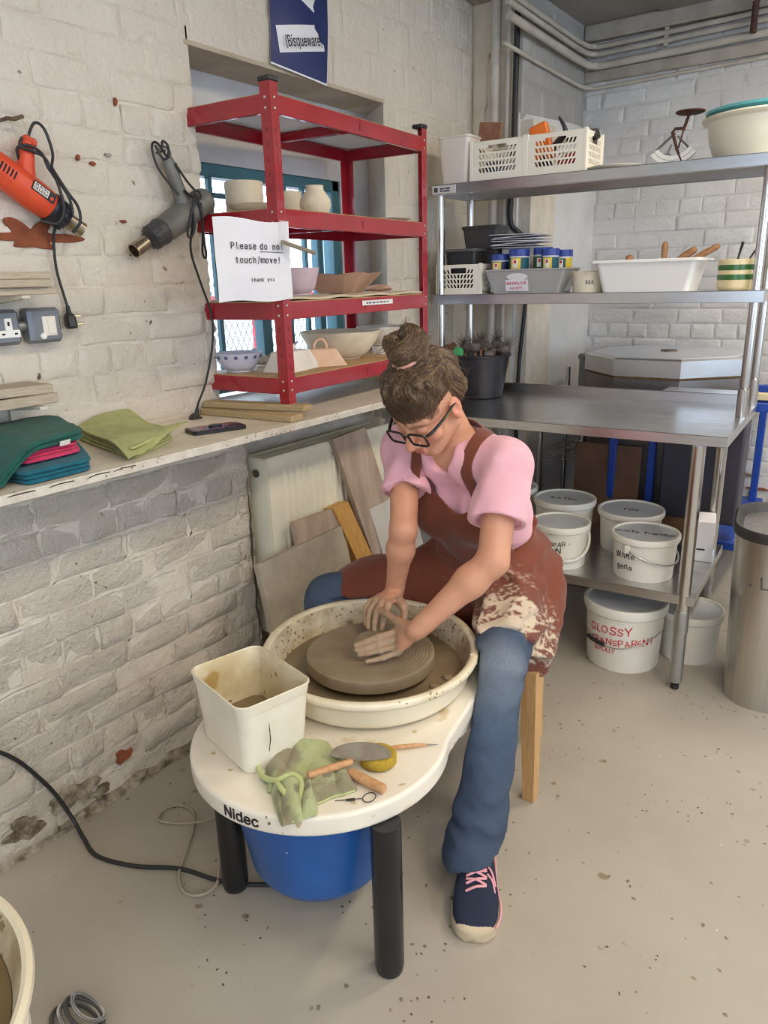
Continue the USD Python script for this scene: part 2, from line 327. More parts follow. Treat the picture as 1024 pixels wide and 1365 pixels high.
lst += bricks((W_UP, 0, 0), (0, 1, 0), (1, 0, 0), JY0+.002, PIER_Y, RTOP+.008, 2.66, upper_keep, seed=5, course=.15, depth=.003, rough=.8)
lst += bricks((W_UP, 0, 0), (0, 1, 0), (1, 0, 0), JY1+.004, PIER_Y, 1.0, RTOP+.005, lambda *k: True, seed=7, course=.15, depth=.003, rough=.8)
lay(lw, lst, wall_paint, 300)
lst = bricks((0, 0, 0), (0, 1, 0), (1, 0, 0), .2, JY0, .0, 1.03, lambda *k: True, seed=11, depth=.008, rough=2.0, course=.0785)
lst += [(d, m) for d, m in bricks((-.13, 0, 0), (0, 1, 0), (1, 0, 0), JY0, JY1, .875, 1.03, lambda *k: True, seed=13, depth=.006, rough=1.4)]
lst += bricks((0, JY0, 0), (-1, 0, 0), (0, 1, 0), 0, .13, 0, 1.03, lambda *k: True, seed=15, depth=.006, rough=1.5)
lst = [(d, m) for d, m in lst]
low_lw = struct('wall_left', bx((-.12, .2, 0), (-.006, JY0-.012, 1.02)), mortar_mat, 'rough white painted brick wall below the ledge')
lay(low_lw, lst, wall_rough, 300)
# the pier face and the blockwork round the pipes
lst = bricks((W_UP, PIER_Y, 0), (1, 0, 0), (0, -1, 0), 0, PIER_X-W_UP, .0, 2.9, lambda *k: True, seed=17, course=.22, depth=.003, rough=.7)
pier = struct('wall_left', bx((W_UP, PIER_Y+.002, 0), (PIER_X, 3.9, 2.95)), cream_plaster, 'cream painted pier beside the pipe run')
lay(pier, lst, cream_plaster)
grey_block = M('grey_block_paint', srgb(178, 176, 172), srgb(160, 157, 152), sc=3, rough=.6, bump=.4, bsc=40, bd=.004, spots=[(9, .07, srgb(110, 104, 98), 3.0, .6)])
lst = bricks((.142, 0, 0), (0, 1, 0), (1, 0, 0), 3.44, BACK_Y, 2.13, 2.66, lambda *k: True, seed=19, course=.17, depth=.004, rough=.8)
up_block = struct('wall_left', bx((.0, 3.435, 2.135), (.14, BACK_Y+.05, 2.7)), grey_block, 'grey painted blockwork above the white corner')
lay(up_block, lst, grey_block)
struct('wall_left', extr(Polygon([(.05, 3.43), (.135, 3.425), (.2268, 3.85), (.2268, 4.25), (.05, 4.25)]), 2.16), plaster, 'smooth white plastered corner wall')
# back wall
bk = struct('wall_back', bx((-.5, BACK_Y+.004, 0), (5.2, BACK_Y+.2, 3.1)), wall_back, 'white painted brick back wall')
lst = bricks((0, BACK_Y, 0), (1, 0, 0), (0, -1, 0), .145, 2.4, .35, 2.66, lambda *k: True, seed=23, course=.077, depth=.003, rough=.7)
lay(bk, lst, wall_back, 300)
# dirt that has gathered where the left wall meets the floor, and a patch of bare brick behind the orange heat gun
def dirt(y0, y1, seed):
    n = 160; R = []
    for i in range(n):
        y = y0+(y1-y0)*i/(n-1); w = .012+.034*meshkit.noise(A([y*17, 3.1, .2]))**1.5; h = .012+.045*meshkit.noise(A([y*15, 9.1, .7]))**1.6
        R.append(A([(-.02, y, -.002), (w, y, .0005), (w*.45, y, h*.22), (.012, y, h*.6), (.006, y, h), (-.02, y, h+.004)]))
    return loft(R)
piece(low_lw, 'dirt', dirt(.25, JY0-.01, 3), grime, smooth=60)
def blob(c, ry, rz, seed, n=40, k=.35):
    t = np.arange(n)*2*PI/n; r = 1+k*(meshkit.noise(np.stack([np.cos(t)*2+5, np.sin(t)*2+seed, t*0], 1), seed)-.5)*2
    o = np.stack([np.zeros(n), r*ry*np.cos(t), r*rz*np.sin(t)], 1)
    return loft([A(c)+o+A([-.008, 0, 0]), A(c)+o+A([.0, 0, 0]), A(c)+o*.93+A([.0025, 0, 0]), A(c)+o*.4+A([.003, 0, 0])], cap0=False)
piece(lw, 'bare_patch', blob((W_UP+.007, 1.12, 1.575), .10, .042, 4, 90, .75), raw_brick, smooth=40)
for y, z, a, b, s in ((1.283, 1.775, .005, .006, 6), (1.325, 1.765, .007, .005, 7), (1.42, 1.925, .004, .009, 8), (1.40, 1.625, .009, .004, 9), (1.375, 1.79, .012, .005, 12)):
    piece(lw, 'bare_patch', blob((W_UP+.0065, y, z), a, b, s, 14), raw_brick if s != 12 else grime, smooth=40)
for y, z, a, b, s in ((.93, .09, .06, .035, 21), (1.09, .115, .03, .02, 22), (.78, .08, .05, .03, 23), (1.2, .10, .02, .012, 24), (1.47, .10, .018, .03, 26), (1.0, .05, .03, .015, 27)):
    piece(low_lw, 'bare_patch', blob((.009, y, z), a, b, s, 24, .6), raw_brick if s == 22 else grime, smooth=40)
# crack at the end of the lower wall
rg = np.random.default_rng(5)
piece(low_lw, 'crack', tube([(.0085, JY0-.016-.008*rg.random(), z) for z in np.linspace(.08, .84, 24)], [(.001+.004*rg.random())*(1.4 if .25 < k/24 < .8 else .5) for k in range(24)], 5), M('crack_dark', srgb(70, 58, 46), rough=.9))

# window behind the red shelving
teal = M('teal_paint', srgb(76, 128, 136), srgb(66, 114, 124), sc=6, rough=.35)
glass = usdkit.material(stage, '/World/Looks/pane_glass', {'t': ('transparent_bsdf', {}), 'gl': ('glossy_bsdf', {'roughness': 0.02}), 'f': ('layer_weight', {'blend': .5}), 'p': ('math', {'math_type': 'power', 'value2': 4.0}), 'm': ('mix_closure', {})},
    [('t.BSDF', 'm.closure1'), ('gl.BSDF', 'm.closure2'), ('f.facing', 'p.value1'), ('p.value', 'm.fac')], surface='m.closure')
win = '/World/'+numbered('/World', 'window_1'); wx = UsdGeom.Xform.Define(stage, win); tag(wx.GetPrim(), 'teal framed window behind the red shelving', None, None, 'structure')
FX = RX-.035
for nm, lo, hi in (('window_frame', (FX-.03, WY0, WZ1-.042), (FX+.03, WY1, WZ1)), ('window_frame', (FX-.03, WY0, WZ0), (FX+.03, WY1, WZ0+.04)),
                   ('window_frame', (FX-.03, WY0, WZ0), (FX+.03, WY0+.04, WZ1)), ('window_frame', (FX-.03, WY1-.045, WZ0), (FX+.03, WY1, WZ1)),
                   ('mullion', (FX-.025, 2.135, WZ0), (FX+.025, 2.185, WZ1)), ('mullion', (FX-.02, 2.49, WZ0), (FX+.02, 2.525, WZ1)),
                   ('glazing_bar', (FX-.012, 1.93, WZ0), (FX+.012, 1.948, WZ1)), ('glazing_bar', (FX-.012, 2.31, WZ0), (FX+.012, 2.328, WZ1)), ('glazing_bar', (FX-.012, 2.42, WZ0), (FX+.012, 2.436, WZ1)),
                   ('glazing_bar', (FX-.012, WY0, 1.74), (FX+.012, 2.14, 1.756))):
    piece(win, nm, rb2(lo, hi, .004), teal)
for a, b in ((WY0+.04, 1.93), (1.948, 2.135), (2.185, 2.31), (2.328, 2.42), (2.436, 2.49), (2.525, WY1-.045)):
    piece(win, 'pane', bx((FX-.003, a, WZ0+.04), (FX+.001, b, WZ1-.042)), glass)
# outside: yard wall, blue sign seen from behind, red gate, security mesh
yard = M('yard_wall', srgb(232, 232, 230), rough=.8)
struct('yard_ground', bx((-6, -2, -.2), (-.6, 9, -.1)), M('yard_paving', srgb(190, 190, 188), rough=.9))
struct('yard_wall', bx((-4.2, 0, -.1), (-4.0, 8, 1.9)), yard)
sg = T('shop_sign', 'blue shop sign outside the window, lettering seen from behind', 'sign', (-.62, 1.9, 1.3))
sg.add('board', rb2((-.63, 1.62, 1.655), (-.615, 2.04, 1.80), .004), M('sign_blue', srgb(86, 128, 200), rough=.4), w=True)
sg.add('lettering', place(text('HELLO', .042, .002, mirror=True), (-.613, 1.98, 1.715), (0, 1, 0), (0, 0, 1)), M('sign_letter', srgb(190, 214, 240), rough=.5), w=True)
sg.add('post', rod((-.625, 1.64, -.1), (-.625, 1.64, 1.66), .015), M('post_grey', srgb(120, 124, 128), rough=.5), w=True)
red_out = M('red_gate_paint', srgb(214, 78, 84), rough=.5)
gt = T('yard_gate', 'red boarded gate standing in the yard outside the window', 'gate', (-2.2, 4.0, -.1))
for k in range(9):
    if k in (2, 3, 6): continue
    gt.add('board', rb2((-2.22, 3.05+k*.24, -.1), (-2.19, 3.21+k*.24, 1.55), .006), red_out, w=True)
gt.add('rail', rb2((-2.24, 3.05, 1.3), (-2.22, 5.2, 1.38), .006), red_out, w=True)
ms = []
for k in range(60):
    y = WY0-.4+k*.03
    for s in (1, -1):
        p0, p1 = A([FX-.08, y, 1.06]), A([FX-.08, y+s*.20, 1.46]); 
        lo, hi = WY0+.02, WY1-.02
        t = [q for q in np.linspace(0, 1, 15) if lo < p0[1]+(p1[1]-p0[1])*q < hi]
        if len(t) > 1: ms.append(tube([p0+(p1-p0)*t[0], p0+(p1-p0)*t[-1]], .0016, 4))
obj('security_mesh', cat(*ms), M('galvanised_wire', srgb(196, 200, 204), rough=.4, metal=.6), 'diamond wire security mesh outside the lower panes of the window', 'mesh', kind='stuff')

# ledge (a thick painted board along the wall) with its headers below
ledge_mat = M('ledge_paint', srgb(222, 213, 196), srgb(204, 192, 172), sc=5, rough=.45, bump=.2, bsc=30, bd=.003, spots=[(18, .12, srgb(150, 130, 104), 5.0, .57)])
ledge_edge = M('ledge_edge_paint', srgb(216, 209, 196), srgb(198, 188, 172), sc=22, rough=.6, bump=.8, bsc=120, bd=.003, spots=[(70, .22, srgb(120, 106, 88), 8.0, .48)])
ledge = T('window_ledge', 'long painted board ledge running along the left wall under the window', 'ledge', (.1, 1.4, 1.03))
ledge.add('top_board', rb2((RX-.02, -.4, 1.038), (.292, 2.66, 1.0565), .003), ledge_mat, w=True)
ledge.add('front_edge', jitter(tm(rb2((.288, -.4, 1.0345), (.302, 2.66, 1.057), .003)).subdivide().subdivide().subdivide(), .0012, 60, 3), ledge_edge, w=True, smooth=40)
lk = [tube([(.301, y, 1.052-.004*random.Random(int(y*997)).random()), (.3025, y+.025, 1.0535), (.302, y+.06, 1.052)], .0012, 4) for y in (.74, .83, .92, .99)]
ledge.add('crack', cat(*lk), M('crack_dark', srgb(70, 58, 46)), w=True)

# lamps
lamp_body = M('lamp_body', srgb(240, 240, 238), rough=.4)
diffuser = usdkit.material(stage, '/World/Looks/lamp_diffuser', {'c': ('color', {'value': LAMP_COLOR}), 'e': ('emission', {'strength': 1.0})}, [('c.color', 'e.color')], surface='e.emission')
for k, (x, y, z) in enumerate(LAMPS):
    lp = T('ceiling_light', 'long fluorescent ceiling light '+['behind the camera', 'over the middle of the room', 'nearest the kiln', 'behind the camera by the right wall', 'by the right wall windows'][k], 'ceiling light', (x, y, z))
    lp.add('housing', rb(.24, 1.3, .05, (0, 0, .035), .008), lamp_body)
    l = UsdLux.RectLight.Define(stage, lp.path+'/tube_light'); l.CreateWidthAttr(.2); l.CreateHeightAttr(1.25)
    l.CreateIntensityAttr(LAMP_POWER*(1.0 if k < 3 else .8)); l.CreateColorAttr(Gf.Vec3f(*LAMP_COLOR)); l.AddTranslateOp().Set(Gf.Vec3d(0, 0, .006))

# pipes along the corner under the ceiling
pipe_paint = M('pipe_paint', srgb(198, 190, 178), srgb(176, 168, 156), sc=8, rough=.45, bump=.15, bsc=60)
dark_pipe = M('black_pipe', srgb(30, 30, 32), rough=.45)
def pipe(pts, r, label, mat=pipe_paint, name='pipe', clips=(), bend=0):
    t = T(name, label, 'pipe', pts[0]); t.add('tube', tube(pts, r, 10, smooth=bend), mat, w=True, smooth=60)
    for c, ax in clips: t.add('clip', rb(*((.05, .02, .02) if ax == 'x' else (.02, .02, .05)), c, .003), mat, w=True)
    return t
for k, (z, off, r) in enumerate(((2.56, .03, .013), (2.525, .035, .013), (2.47, .045, .018), (2.375, .022, .009))):
    X0, Y0 = .142+off, BACK_Y-off
    pts = [(X0, 3.2, z+.01), (X0, 3.7, z), (X0, Y0-.1, z-.004), (X0+.03, Y0-.025, z-.005), (X0+.1, Y0, z-.004), (1.0, Y0+.01, z+.01), (2.3, Y0+.01, z+.03)]
    pipe(pts, r, ['topmost painted pipe bending round the far corner below the ceiling', 'second painted pipe from the ceiling bending round the far corner', 'fattest painted pipe bending round the far corner', 'thin lowest painted conduit running round the far corner'][k],
         clips=[((.55, Y0+.008, z), 'z')] if k < 2 else [], bend=6)
pipe([(.03, PIER_Y-.03, 2.9), (.03, PIER_Y-.03, .2)], .022, 'wide white painted pipe running up the pier')
pipe([(.095, PIER_Y-.025, 2.9), (.085, PIER_Y-.025, .2)], .012, 'thin white painted pipe beside the wide pipe on the pier')
pipe([(.135, PIER_Y-.03, 2.9), (.13, PIER_Y-.03, 2.0), (.12, PIER_Y-.03, 1.72), (.14, PIER_Y+.0, 1.66), (.2, PIER_Y+.05, 1.60), (.225, 3.60, 1.52), (.232, 3.63, 1.43)], .013, 'thick black cable coming down the pier and curling to the right', dark_pipe, 'cable', bend=6)
pipe([(.19, 3.44, 1.35), (.165, 3.43, .95), (.165, 3.43, .4)], .009, 'black cable hanging straight down behind the steel table', dark_pipe, 'cable', bend=4)
pipe([(.235, .3, .995), (.06, .3, .995), (.055, .78, .985), (.05, .86, .985)], .016, 'white painted pipe stub clipped to the wall beneath the ledge', clips=[((.04, .8, .985), 'z'), ((.04, .86, .985), 'z')])
bt = M('beam_paint', srgb(176, 168, 156), srgb(150, 140, 128), sc=6, rough=.6, bump=.5, bsc=30)
struct('beam', rb2((-.1, 3.2, 2.62), (.2, 3.46, 2.75), .01), bt)
struct('beam', rb2((.142, BACK_Y-.05, 2.585), (2.4, BACK_Y+.02, 2.66), .008), bt)
struct('beam', rb2((.142, BACK_Y-.025, 2.40), (2.4, BACK_Y+.02, 2.455), .006), bt)
for k, (x, z, a, b) in enumerate(((1.15, .425, .06, .006), (1.21, .355, .05, .007), (1.165, .30, .012, .04), (1.22, .262, .05, .008), (1.28, .31, .02, .018), (1.36, .40, .07, .007), (1.42, .33, .05, .01))):
    piece(bk, 'bare_patch', mv(rot(blob((0, 0, 0), a, b, 40+k, 30, .6), -PI/2), (x, BACK_Y-.006, z)), raw_brick if k % 2 else grime, smooth=40)
pipe([(.95, BACK_Y-.085, 2.475), (.95, BACK_Y-.085, 2.60)], .014, 'rusty brown bracket end gripping the pipes on the back wall', M('rust_brown', srgb(92, 60, 48), srgb(70, 46, 38), sc=30, rough=.8), 'pipe_bracket')
# ------------------------------------------------------------------ steel table with over-shelves
steel = M('stainless_steel', (.60, .59, .58), (.585, .575, .565), sc=1.2, rough=.25, metal=1.0, rough2=.29, stretch=(2, 7, 7))
steel_bright = M('stainless_tube', (.60, .58, .55), rough=.22, metal=1.0)
galv = M('galvanised_tube', (.45, .46, .44), (.38, .39, .38), sc=9, rough=.38, metal=.9)
black_plastic = M('black_plastic', (.018, .018, .02), rough=.4)
TC = A([1.3114, 2.5621, 0]); TPH = .0462
TU = A([math.cos(TPH), math.sin(TPH), 0]); TV = A([-math.sin(TPH), math.cos(TPH), 0])
def tw(a, b, z): return TC-TU*a+TV*b+A([0, 0, z])
TRZ = TPH+PI
def tbox(t, name, a0, a1, b0, b1, z0, z1, mat, r=.003, **k):
    m = rb2((-a1, b0, z0), (-a0, b1, z1), r); t.add(name, m, mat, **k)
TL = 1.33
tb = T('steel_table', 'stainless steel work table with two over-shelves on tube uprights', 'table', TC, TPH)
tbox(tb, 'table_top', 0, TL, 0, .70, .904, .939, steel, .002)
tbox(tb, 'backsplash', .0, TL, .69, .705, .936, .979, steel, .002)
tbox(tb, 'lower_shelf', .05, TL-.05, -.016, .60, .336, .372, steel, .002)
for a, b in ((.087, -.0187+.022), (.087, .52), (TL-.087, .0033), (TL-.087, .52)):
    lg = tb.add('leg', mv(rod((0, 0, .22), (0, 0, .905), .0225, 20), (-a, b, 0)), steel_bright, smooth=60)
    tb.add('leg_sleeve', mv(lathe([(0, .225), (.0245, .225), (.0255, .23), (.0255, .305), (.024, .31), (0, .31)], 20), (-a, b, 0)), galv, under=lg)
    tb.add('leg_sleeve', mv(rod((0, 0, .03), (0, 0, .24), .0235, 20), (-a, b, 0)), galv, under=lg, smooth=60)
    tb.add('foot', mv(lathe([(0, 0), (.014, 0), (.016, .004), (.015, .02), (.010, .022), (.010, .036), (0, .036)], 16), (-a, b, 0)), black_plastic, under=lg)
for z0, z1, nm in ((1.785, 1.825, 'over_shelf'), (1.345, 1.386, 'over_shelf')):
    fr = z1-z0
    sh = tb.add(nm, cat(rb2((-1.293, .381, z1-.004), (.012, .741, z1), .001), rb2((-1.293, .381, z0), (.012, .384, z1), .001), rb2((-1.293, .738, z0), (.012, .741, z1), .001),
                   rb2((-1.293, .381, z0), (-1.29, .741, z1), .001), rb2((.009, .381, z0), (.012, .741, z1), .001), rb2((-1.293, .384, z0), (.012, .40, z0+.003), .001), rb2((-1.293, .722, z0), (.012, .738, z0+.003), .001)), steel)
    if z1 > 1.6:
        tb.add('label_plate', rb2((-1.289, .3795, z0+.004), (-1.18, .3812, z1-.004), .0005), M('label_film', srgb(206, 204, 202), rough=.5), under=sh)
        tb.add('logo', rb2((-1.280, .3790, z0+.011), (-1.264, .3796, z1-.012), .0004), M('label_ink0', srgb(60, 56, 60), rough=.6), under=sh)
        tb.add('print', cat(*[rb2((x, .3790, z), (x+w, .3796, z+.006), .0003) for x, w, z in ((-1.252, .018, z0+.020), (-1.230, .024, z0+.020), (-1.252, .010, z0+.011), (-1.238, .030, z0+.011))]), M('label_ink1', srgb(84, 78, 110), rough=.6), under=sh)
for a in (.0141, 1.262):
    for b in (.415, .705):
        tb.add('upright', mv(rod((0, 0, .938), (0, 0, 1.786), .0165, 16), (-a-.006, b, 0)), steel_bright, smooth=60)
        tb.add('upright_collar', mv(lathe([(.0165, .94), (.020, .94), (.020, 1.04), (.0165, 1.045)], 16), (-a-.006, b, 0)), steel_bright)

# ------------------------------------------------------------------ red boltless shelving on the ledge
red = M('red_enamel', srgb(164, 28, 42), srgb(148, 22, 36), sc=8, rough=.22, coat=.4, bump=.04, bsc=30, spots=[(30, .10, srgb(120, 30, 36), 4.0, .63)])
red_dark = red
hard = M('hardboard', srgb(184, 150, 104), srgb(166, 130, 88), sc=30, rough=.6)
hard_under = M('grey_underboard', srgb(206, 206, 204), srgb(192, 192, 192), sc=9, rough=.5)
zinc = M('rivet_zinc', (.62, .6, .56), rough=.35, metal=1.0)
RC = A([.2157, 1.6877, 0]); RPH = .0527; RW, RD = .8879, .365
# local frame: x along the long side (towards the room's far end), y into the window recess
RLx = A([-math.sin(RPH), math.cos(RPH), 0]); RLy = A([-math.cos(RPH), -math.sin(RPH), 0])
def rw(a, b, z): return RC+RLx*a+RLy*b+A([0, 0, z])
rs = T('shelving_unit', 'red metal boltless shelving unit with four hardboard shelves of pottery', 'shelving', RC, RPH+PI/2)
ZS = [(1.899, 1.950), (1.605, 1.657), (1.3465, 1.399), (1.1252, 1.1761)]
ZB, ZT = 1.0965, 1.981
def angle_post(x, y, sx, sy):
    return cat(rb2((min(x, x+sx*.036), min(y, y+sy*.002), ZB), (max(x, x+sx*.036), max(y, y+sy*.002), ZT), .0006), rb2((min(x, x+sx*.002), min(y, y+sy*.036), ZB), (max(x, x+sx*.002), max(y, y+sy*.036), ZT), .0006))
for x, sx in ((0, 1), (RW, -1)):
    for y, sy in ((0, 1), (RD, -1)):
        pp = rs.add('post', angle_post(x, y, sx, sy), red, smooth=20)
        rs.add('post_cap', rb2((x-.003 if sx > 0 else x-.04, y-.003 if sy > 0 else y-.04, ZT-.004), (x+.04 if sx > 0 else x+.003, y+.04 if sy > 0 else y+.003, ZT+.01), .003), black_plastic, under=pp)
        if y == 0:
            slots = []; rv = []
            z = ZB+.03
            while z < ZT-.02:
                if not any(a-.01 < z < b+.01 for a, b in ZS):
                    slots.append(mv(rb(.005, .0016, .011, r=.0007), (x+sx*.018, y-.0004*sy, z))); slots.append(mv(rb(.0016, .005, .011, r=.0007), (x-.0004*sx, y+sy*.018, z)))
                z += .0385
            for a, b in ZS:
                for zz in (a+.012, b-.012):
                    rv.append(mv(ball((0, 0, 0), .0042, 1, (1, .5, 1)), (x+sx*.018, y-.001*sy, zz))); rv.append(mv(ball((0, 0, 0), .0042, 1, (.5, 1, 1)), (x-.001*sx, y+sy*.018, zz)))
            rs.add('slot', cat(*slots), M('slot_shadowless', srgb(120, 18, 30), rough=.5), under=pp, kind='stuff'); rs.add('rivet', cat(*rv), zinc, under=pp, kind='stuff')
def beam(p, q, z0, z1, side):
    """A rail with a lip folded inwards along its top step and its foot."""
    (x0, y0), (x1, y1) = p, q
    if x0 == x1: return cat(rb2((min(x0, x0+side*.0018), y0, z0), (max(x0, x0+side*.0018), y1, z1), .0006), rb2((min(x0, x0+side*.014), y0, z0), (max(x0, x0+side*.014), y1, z0+.0018), .0006), rb2((min(x0, x0+side*.03), y0, z1-.012), (max(x0, x0+side*.03), y1, z1-.010), .0006))
    return cat(rb2((x0, min(y0, y0+side*.0018), z0), (x1, max(y0, y0+side*.0018), z1), .0006), rb2((x0, min(y0, y0+side*.014), z0), (x1, max(y0, y0+side*.014), z0+.0018), .0006), rb2((x0, min(y0, y0+side*.03), z1-.012), (x1, max(y0, y0+side*.03), z1-.010), .0006))
for k, (z0, z1) in enumerate(ZS):
    rs.add('beam', beam((.0365, .0006), (RW-.0365, .0006), z0, z1-.003, 1), red, smooth=20); rs.add('beam', beam((.0365, RD-.0006), (RW-.0365, RD-.0006), z0, z1-.003, -1), red, smooth=20)
    rs.add('beam', beam((.0006, .0365), (.0006, RD-.0365), z0, z1-.003, 1), red, smooth=20); rs.add('beam', beam((RW-.0006, .0365), (RW-.0006, RD-.0365), z0, z1-.003, -1), red, smooth=20)
    rs.add('cross_bar', cat(rb2((RW/2-.012, .003, z0+.012), (RW/2+.012, RD-.003, z1-.012), .001)), red)
    sb = rs.add('shelf_board', rb2((.004, .004, z1-.0095), (RW-.004, RD-.004, z1), .0012), hard)
    rs.add('underside', rb2((.006, .006, z1-.0105), (RW-.006, RD-.006, z1-.0094), .0004), hard_under, under=sb)
    rs.add('slot', rb2((RW/2-.003, -.0009, z0+.014), (RW/2+.003, .0004, z0+.036), .0008), M('slot_shadowless', srgb(120, 18, 30)), kind='stuff')
# the white strip label on the third shelf
ls = T('shelf_label', 'white printed strip label on the front of the third red shelf', 'label', rw(.45, -.002, 1.37), RPH+PI/2)
ls.add('strip', rb((.20), .0008, .016, (.07, 0, .009), .0003), M('strip_white', srgb(226, 224, 222), rough=.4))
ls.add('print', cat(*[rb(w, .0004, .006, (x, -.0006, .009), .0002) for x, w in ((.0, .012), (.018, .016), (.042, .02), (.066, .014), (.09, .022), (.114, .016), (.134, .01))]), M('ink_grey', srgb(120, 112, 116), rough=.6))
# timber strips under the near post and the far post
timber = M('grey_timber', srgb(190, 166, 124), srgb(160, 136, 100), sc=12, rough=.65, bump=.3, bsc=30, stretch=(30, 4, 30))
for k, (p, q, z, lab) in enumerate((((-.08, 1.62), (.285, 1.645), 1.0565, 'lower rough timber strip packing the near foot of the red shelving'), ((-.085, 1.63), (.275, 1.705), 1.077, 'upper rough timber strip under the near foot of the red shelving'))):
    d = A([q[0]-p[0], q[1]-p[1]]); L = np.hypot(*d)
    obj('timber_strip', place(jitter(tm(rb(L, .05 if k else .06, .0195, (L/2, 0, .01), .003)).subdivide(), .001, 30, k), (*p, z), (*d, 0), (-d[1], d[0], 0)), timber, lab, 'timber')
obj('timber_strip', mv(rb(.40, .05, .039, r=.003), (-.03+.0, 2.545, 1.0565+.02)), timber, 'timber packing block under the far end of the red shelving', 'timber')
# A paper notice taped to the near end and post
paper = M('paper', srgb(232, 231, 234), srgb(224, 223, 228), sc=4, rough=.5, trans=0.0)
ink = M('ink_black', srgb(46, 44, 50), rough=.7)
nt = T('notice', 'white paper notice asking people not to touch, taped to the red shelving', 'sign', (.2236, 1.58, 1.40))
NX = A([-.030, .9995, 0]); NX /= np.linalg.norm(NX); NO = A([.2245, 1.4265, 1.402]); NYv = A([0, 0, 1.0]); NZ = np.cross(NX, NYv)
def sheetf(u, v):
    w = .303+.0*v; x = u*w; y = .003+v*.213+.004*np.sin(u*7); z = .0015*np.sin(u*9+v*3)+.001*np.sin(v*8)
    return NO+x[..., None]*NX+y[..., None]*NYv+(z+.003)[..., None]*NZ
nt.add('sheet', thick(grid(24, 16, sheetf), .0006), paper, w=True, smooth=60)
def ntext(s, h, cx, y, pitch): return place(mono(s, h, pitch), NO+NX*cx+NYv*y+NZ*.0052, NX, NYv)
nt.add('lettering', ntext('Please', .0175, .108, .1395, .0172), ink, w=True)
nt.add('lettering', ntext('do not', .0175, .222, .1395, .0172), ink, w=True); nt.add('underline', place(rb(.102, .0016, .0006), NO+NX*.222+NYv*.1335+NZ*.0055, NX, NYv), ink, w=True)
nt.add('lettering', ntext('touch/move!', .0175, .164, .1035, .0172), ink, w=True); nt.add('lettering', ntext('thank you', .0105, .176, .0545, .0112), ink, w=True)
nt.add('tape', place(rb(.03, .09, .0004), NO+NX*.272+NYv*.175+NZ*.0075, NX, NYv), M('clear_tape', srgb(235, 236, 240), rough=.12, alpha=.15), w=True)
peg = T('aluminium_strip', 'short grey channel strip sticking out past the notice on the red post', 'strip', rw(.02, -.006, 1.55))
pa, pb = rw(-.012, -.020, 1.563), rw(.095, -.055, 1.533)
peg.add('channel', cat(tube([pa, pb], .0085, 6, squash=.7)), M('dull_aluminium', srgb(170, 160, 140), rough=.45, metal=.4), w=True, smooth=20)

# blue card on the wall above the window
navy = M('navy_card', srgb(36, 52, 104), srgb(32, 46, 94), sc=8, rough=.35)
pst = T('wall_notice', 'navy blue card with white strips about bisqueware fixed above the window', 'sign', (W_UP+.012, 2.18, 2.13))
def pp(y, z, d=0.0): return A([W_UP+.012+d+.010*math.sin((z-2.1)*9), y, z])
cardq = [(2.034, 2.136), (2.316, 2.118)]
def cardf(u, v):
    y0 = 2.034+.012*np.sin(v*4); y1 = 2.314+.022*np.sin(v*3.0)
    y = y0+(y1-y0)*u; z = 2.136-.018*u+v*.52; return np.stack([W_UP+.014+.012*np.sin(v*4.5)*np.sin(u*PI)+.004*u, y, z], -1)
pst.add('white_backing', thick(mv(grid(10, 18, lambda u, v: cardf(u*1.01-.005, v)), (-.0015, .002, -.006)), .0008), paper, w=True, smooth=60)
pst.add('card', thick(grid(12, 18, cardf), .0008), navy, w=True, smooth=60)
def card_patch(q, off):
    def fn(u, v):
        a = A(q[0])*(1-u[..., None])+A(q[1])*u[..., None]; b = A(q[3])*(1-u[..., None])+A(q[2])*u[..., None]; p = a*(1-v[..., None])+b*v[..., None]
        vv = (p[..., 1]-2.136+.018*.5)/.52; uu = (p[..., 0]-2.034)/.28
        return np.stack([W_UP+.014+off+.012*np.sin(vv*4.5)*np.sin(np.clip(uu, 0, 1)*PI)+.004*uu, p[..., 0], p[..., 1]], -1)
    return thick(grid(10, 6, fn), .0006)
pst.add('strip', card_patch([(2.076, 2.168), (2.307, 2.216), (2.293, 2.292), (2.062, 2.243)], .0014), paper, w=True, smooth=60)
pst.add('strip', card_patch([(2.292, 2.305), (2.294, 2.300), (2.29, 2.48), (2.06, 2.38)], .0014), paper, w=True, smooth=60)
sl = (2.307-2.076, 2.216-2.168)
pst.add('lettering', place(text('(Bisqueware)', .032, .0008, width=.19), (W_UP+.034, 2.186, 2.206), (0.0, sl[0], sl[1]), (0, 0, 1)), ink, w=True)
pst.add('lettering', place(text('Drying', .04, .0008, width=.17), (W_UP+.031, 2.175, 2.352), (0.0, sl[0], sl[1]), (0, 0, 1)), ink, w=True)

# ------------------------------------------------------------------ radiator under the window and the boards leaning on it
rad_mat = M('radiator_enamel', srgb(232, 226, 202), srgb(222, 214, 190), sc=3, rough=.3)
rd = T('radiator', 'cream double panel radiator with ribbed front below the window', 'radiator', (.02, 2.15, .25))
RY0, RY1, RZ0, RZ1 = 1.735, 2.46, .25, .895
rx0, rx1 = -.055, .055
rd.add('side_panel', cat(rb2((rx0, RY0, RZ0), (rx1, RY0+.004, RZ1), .002), ), rad_mat, w=True)
rd.add('vent_hole', place(cat(tm(extr(Point(0, 0).buffer(.014).difference(Point(0, 0).buffer(.010)), .004)), tm(extr(Point(0, 0).buffer(.0098), .0015)), mv(extr(Point(0, 0).buffer(.007), .008), (0, .006, 0))), (.005, RY0-.0012, .842), (1, 0, 0), (0, 0, 1)), M('vent_dark', srgb(90, 82, 70), rough=.5), w=True)
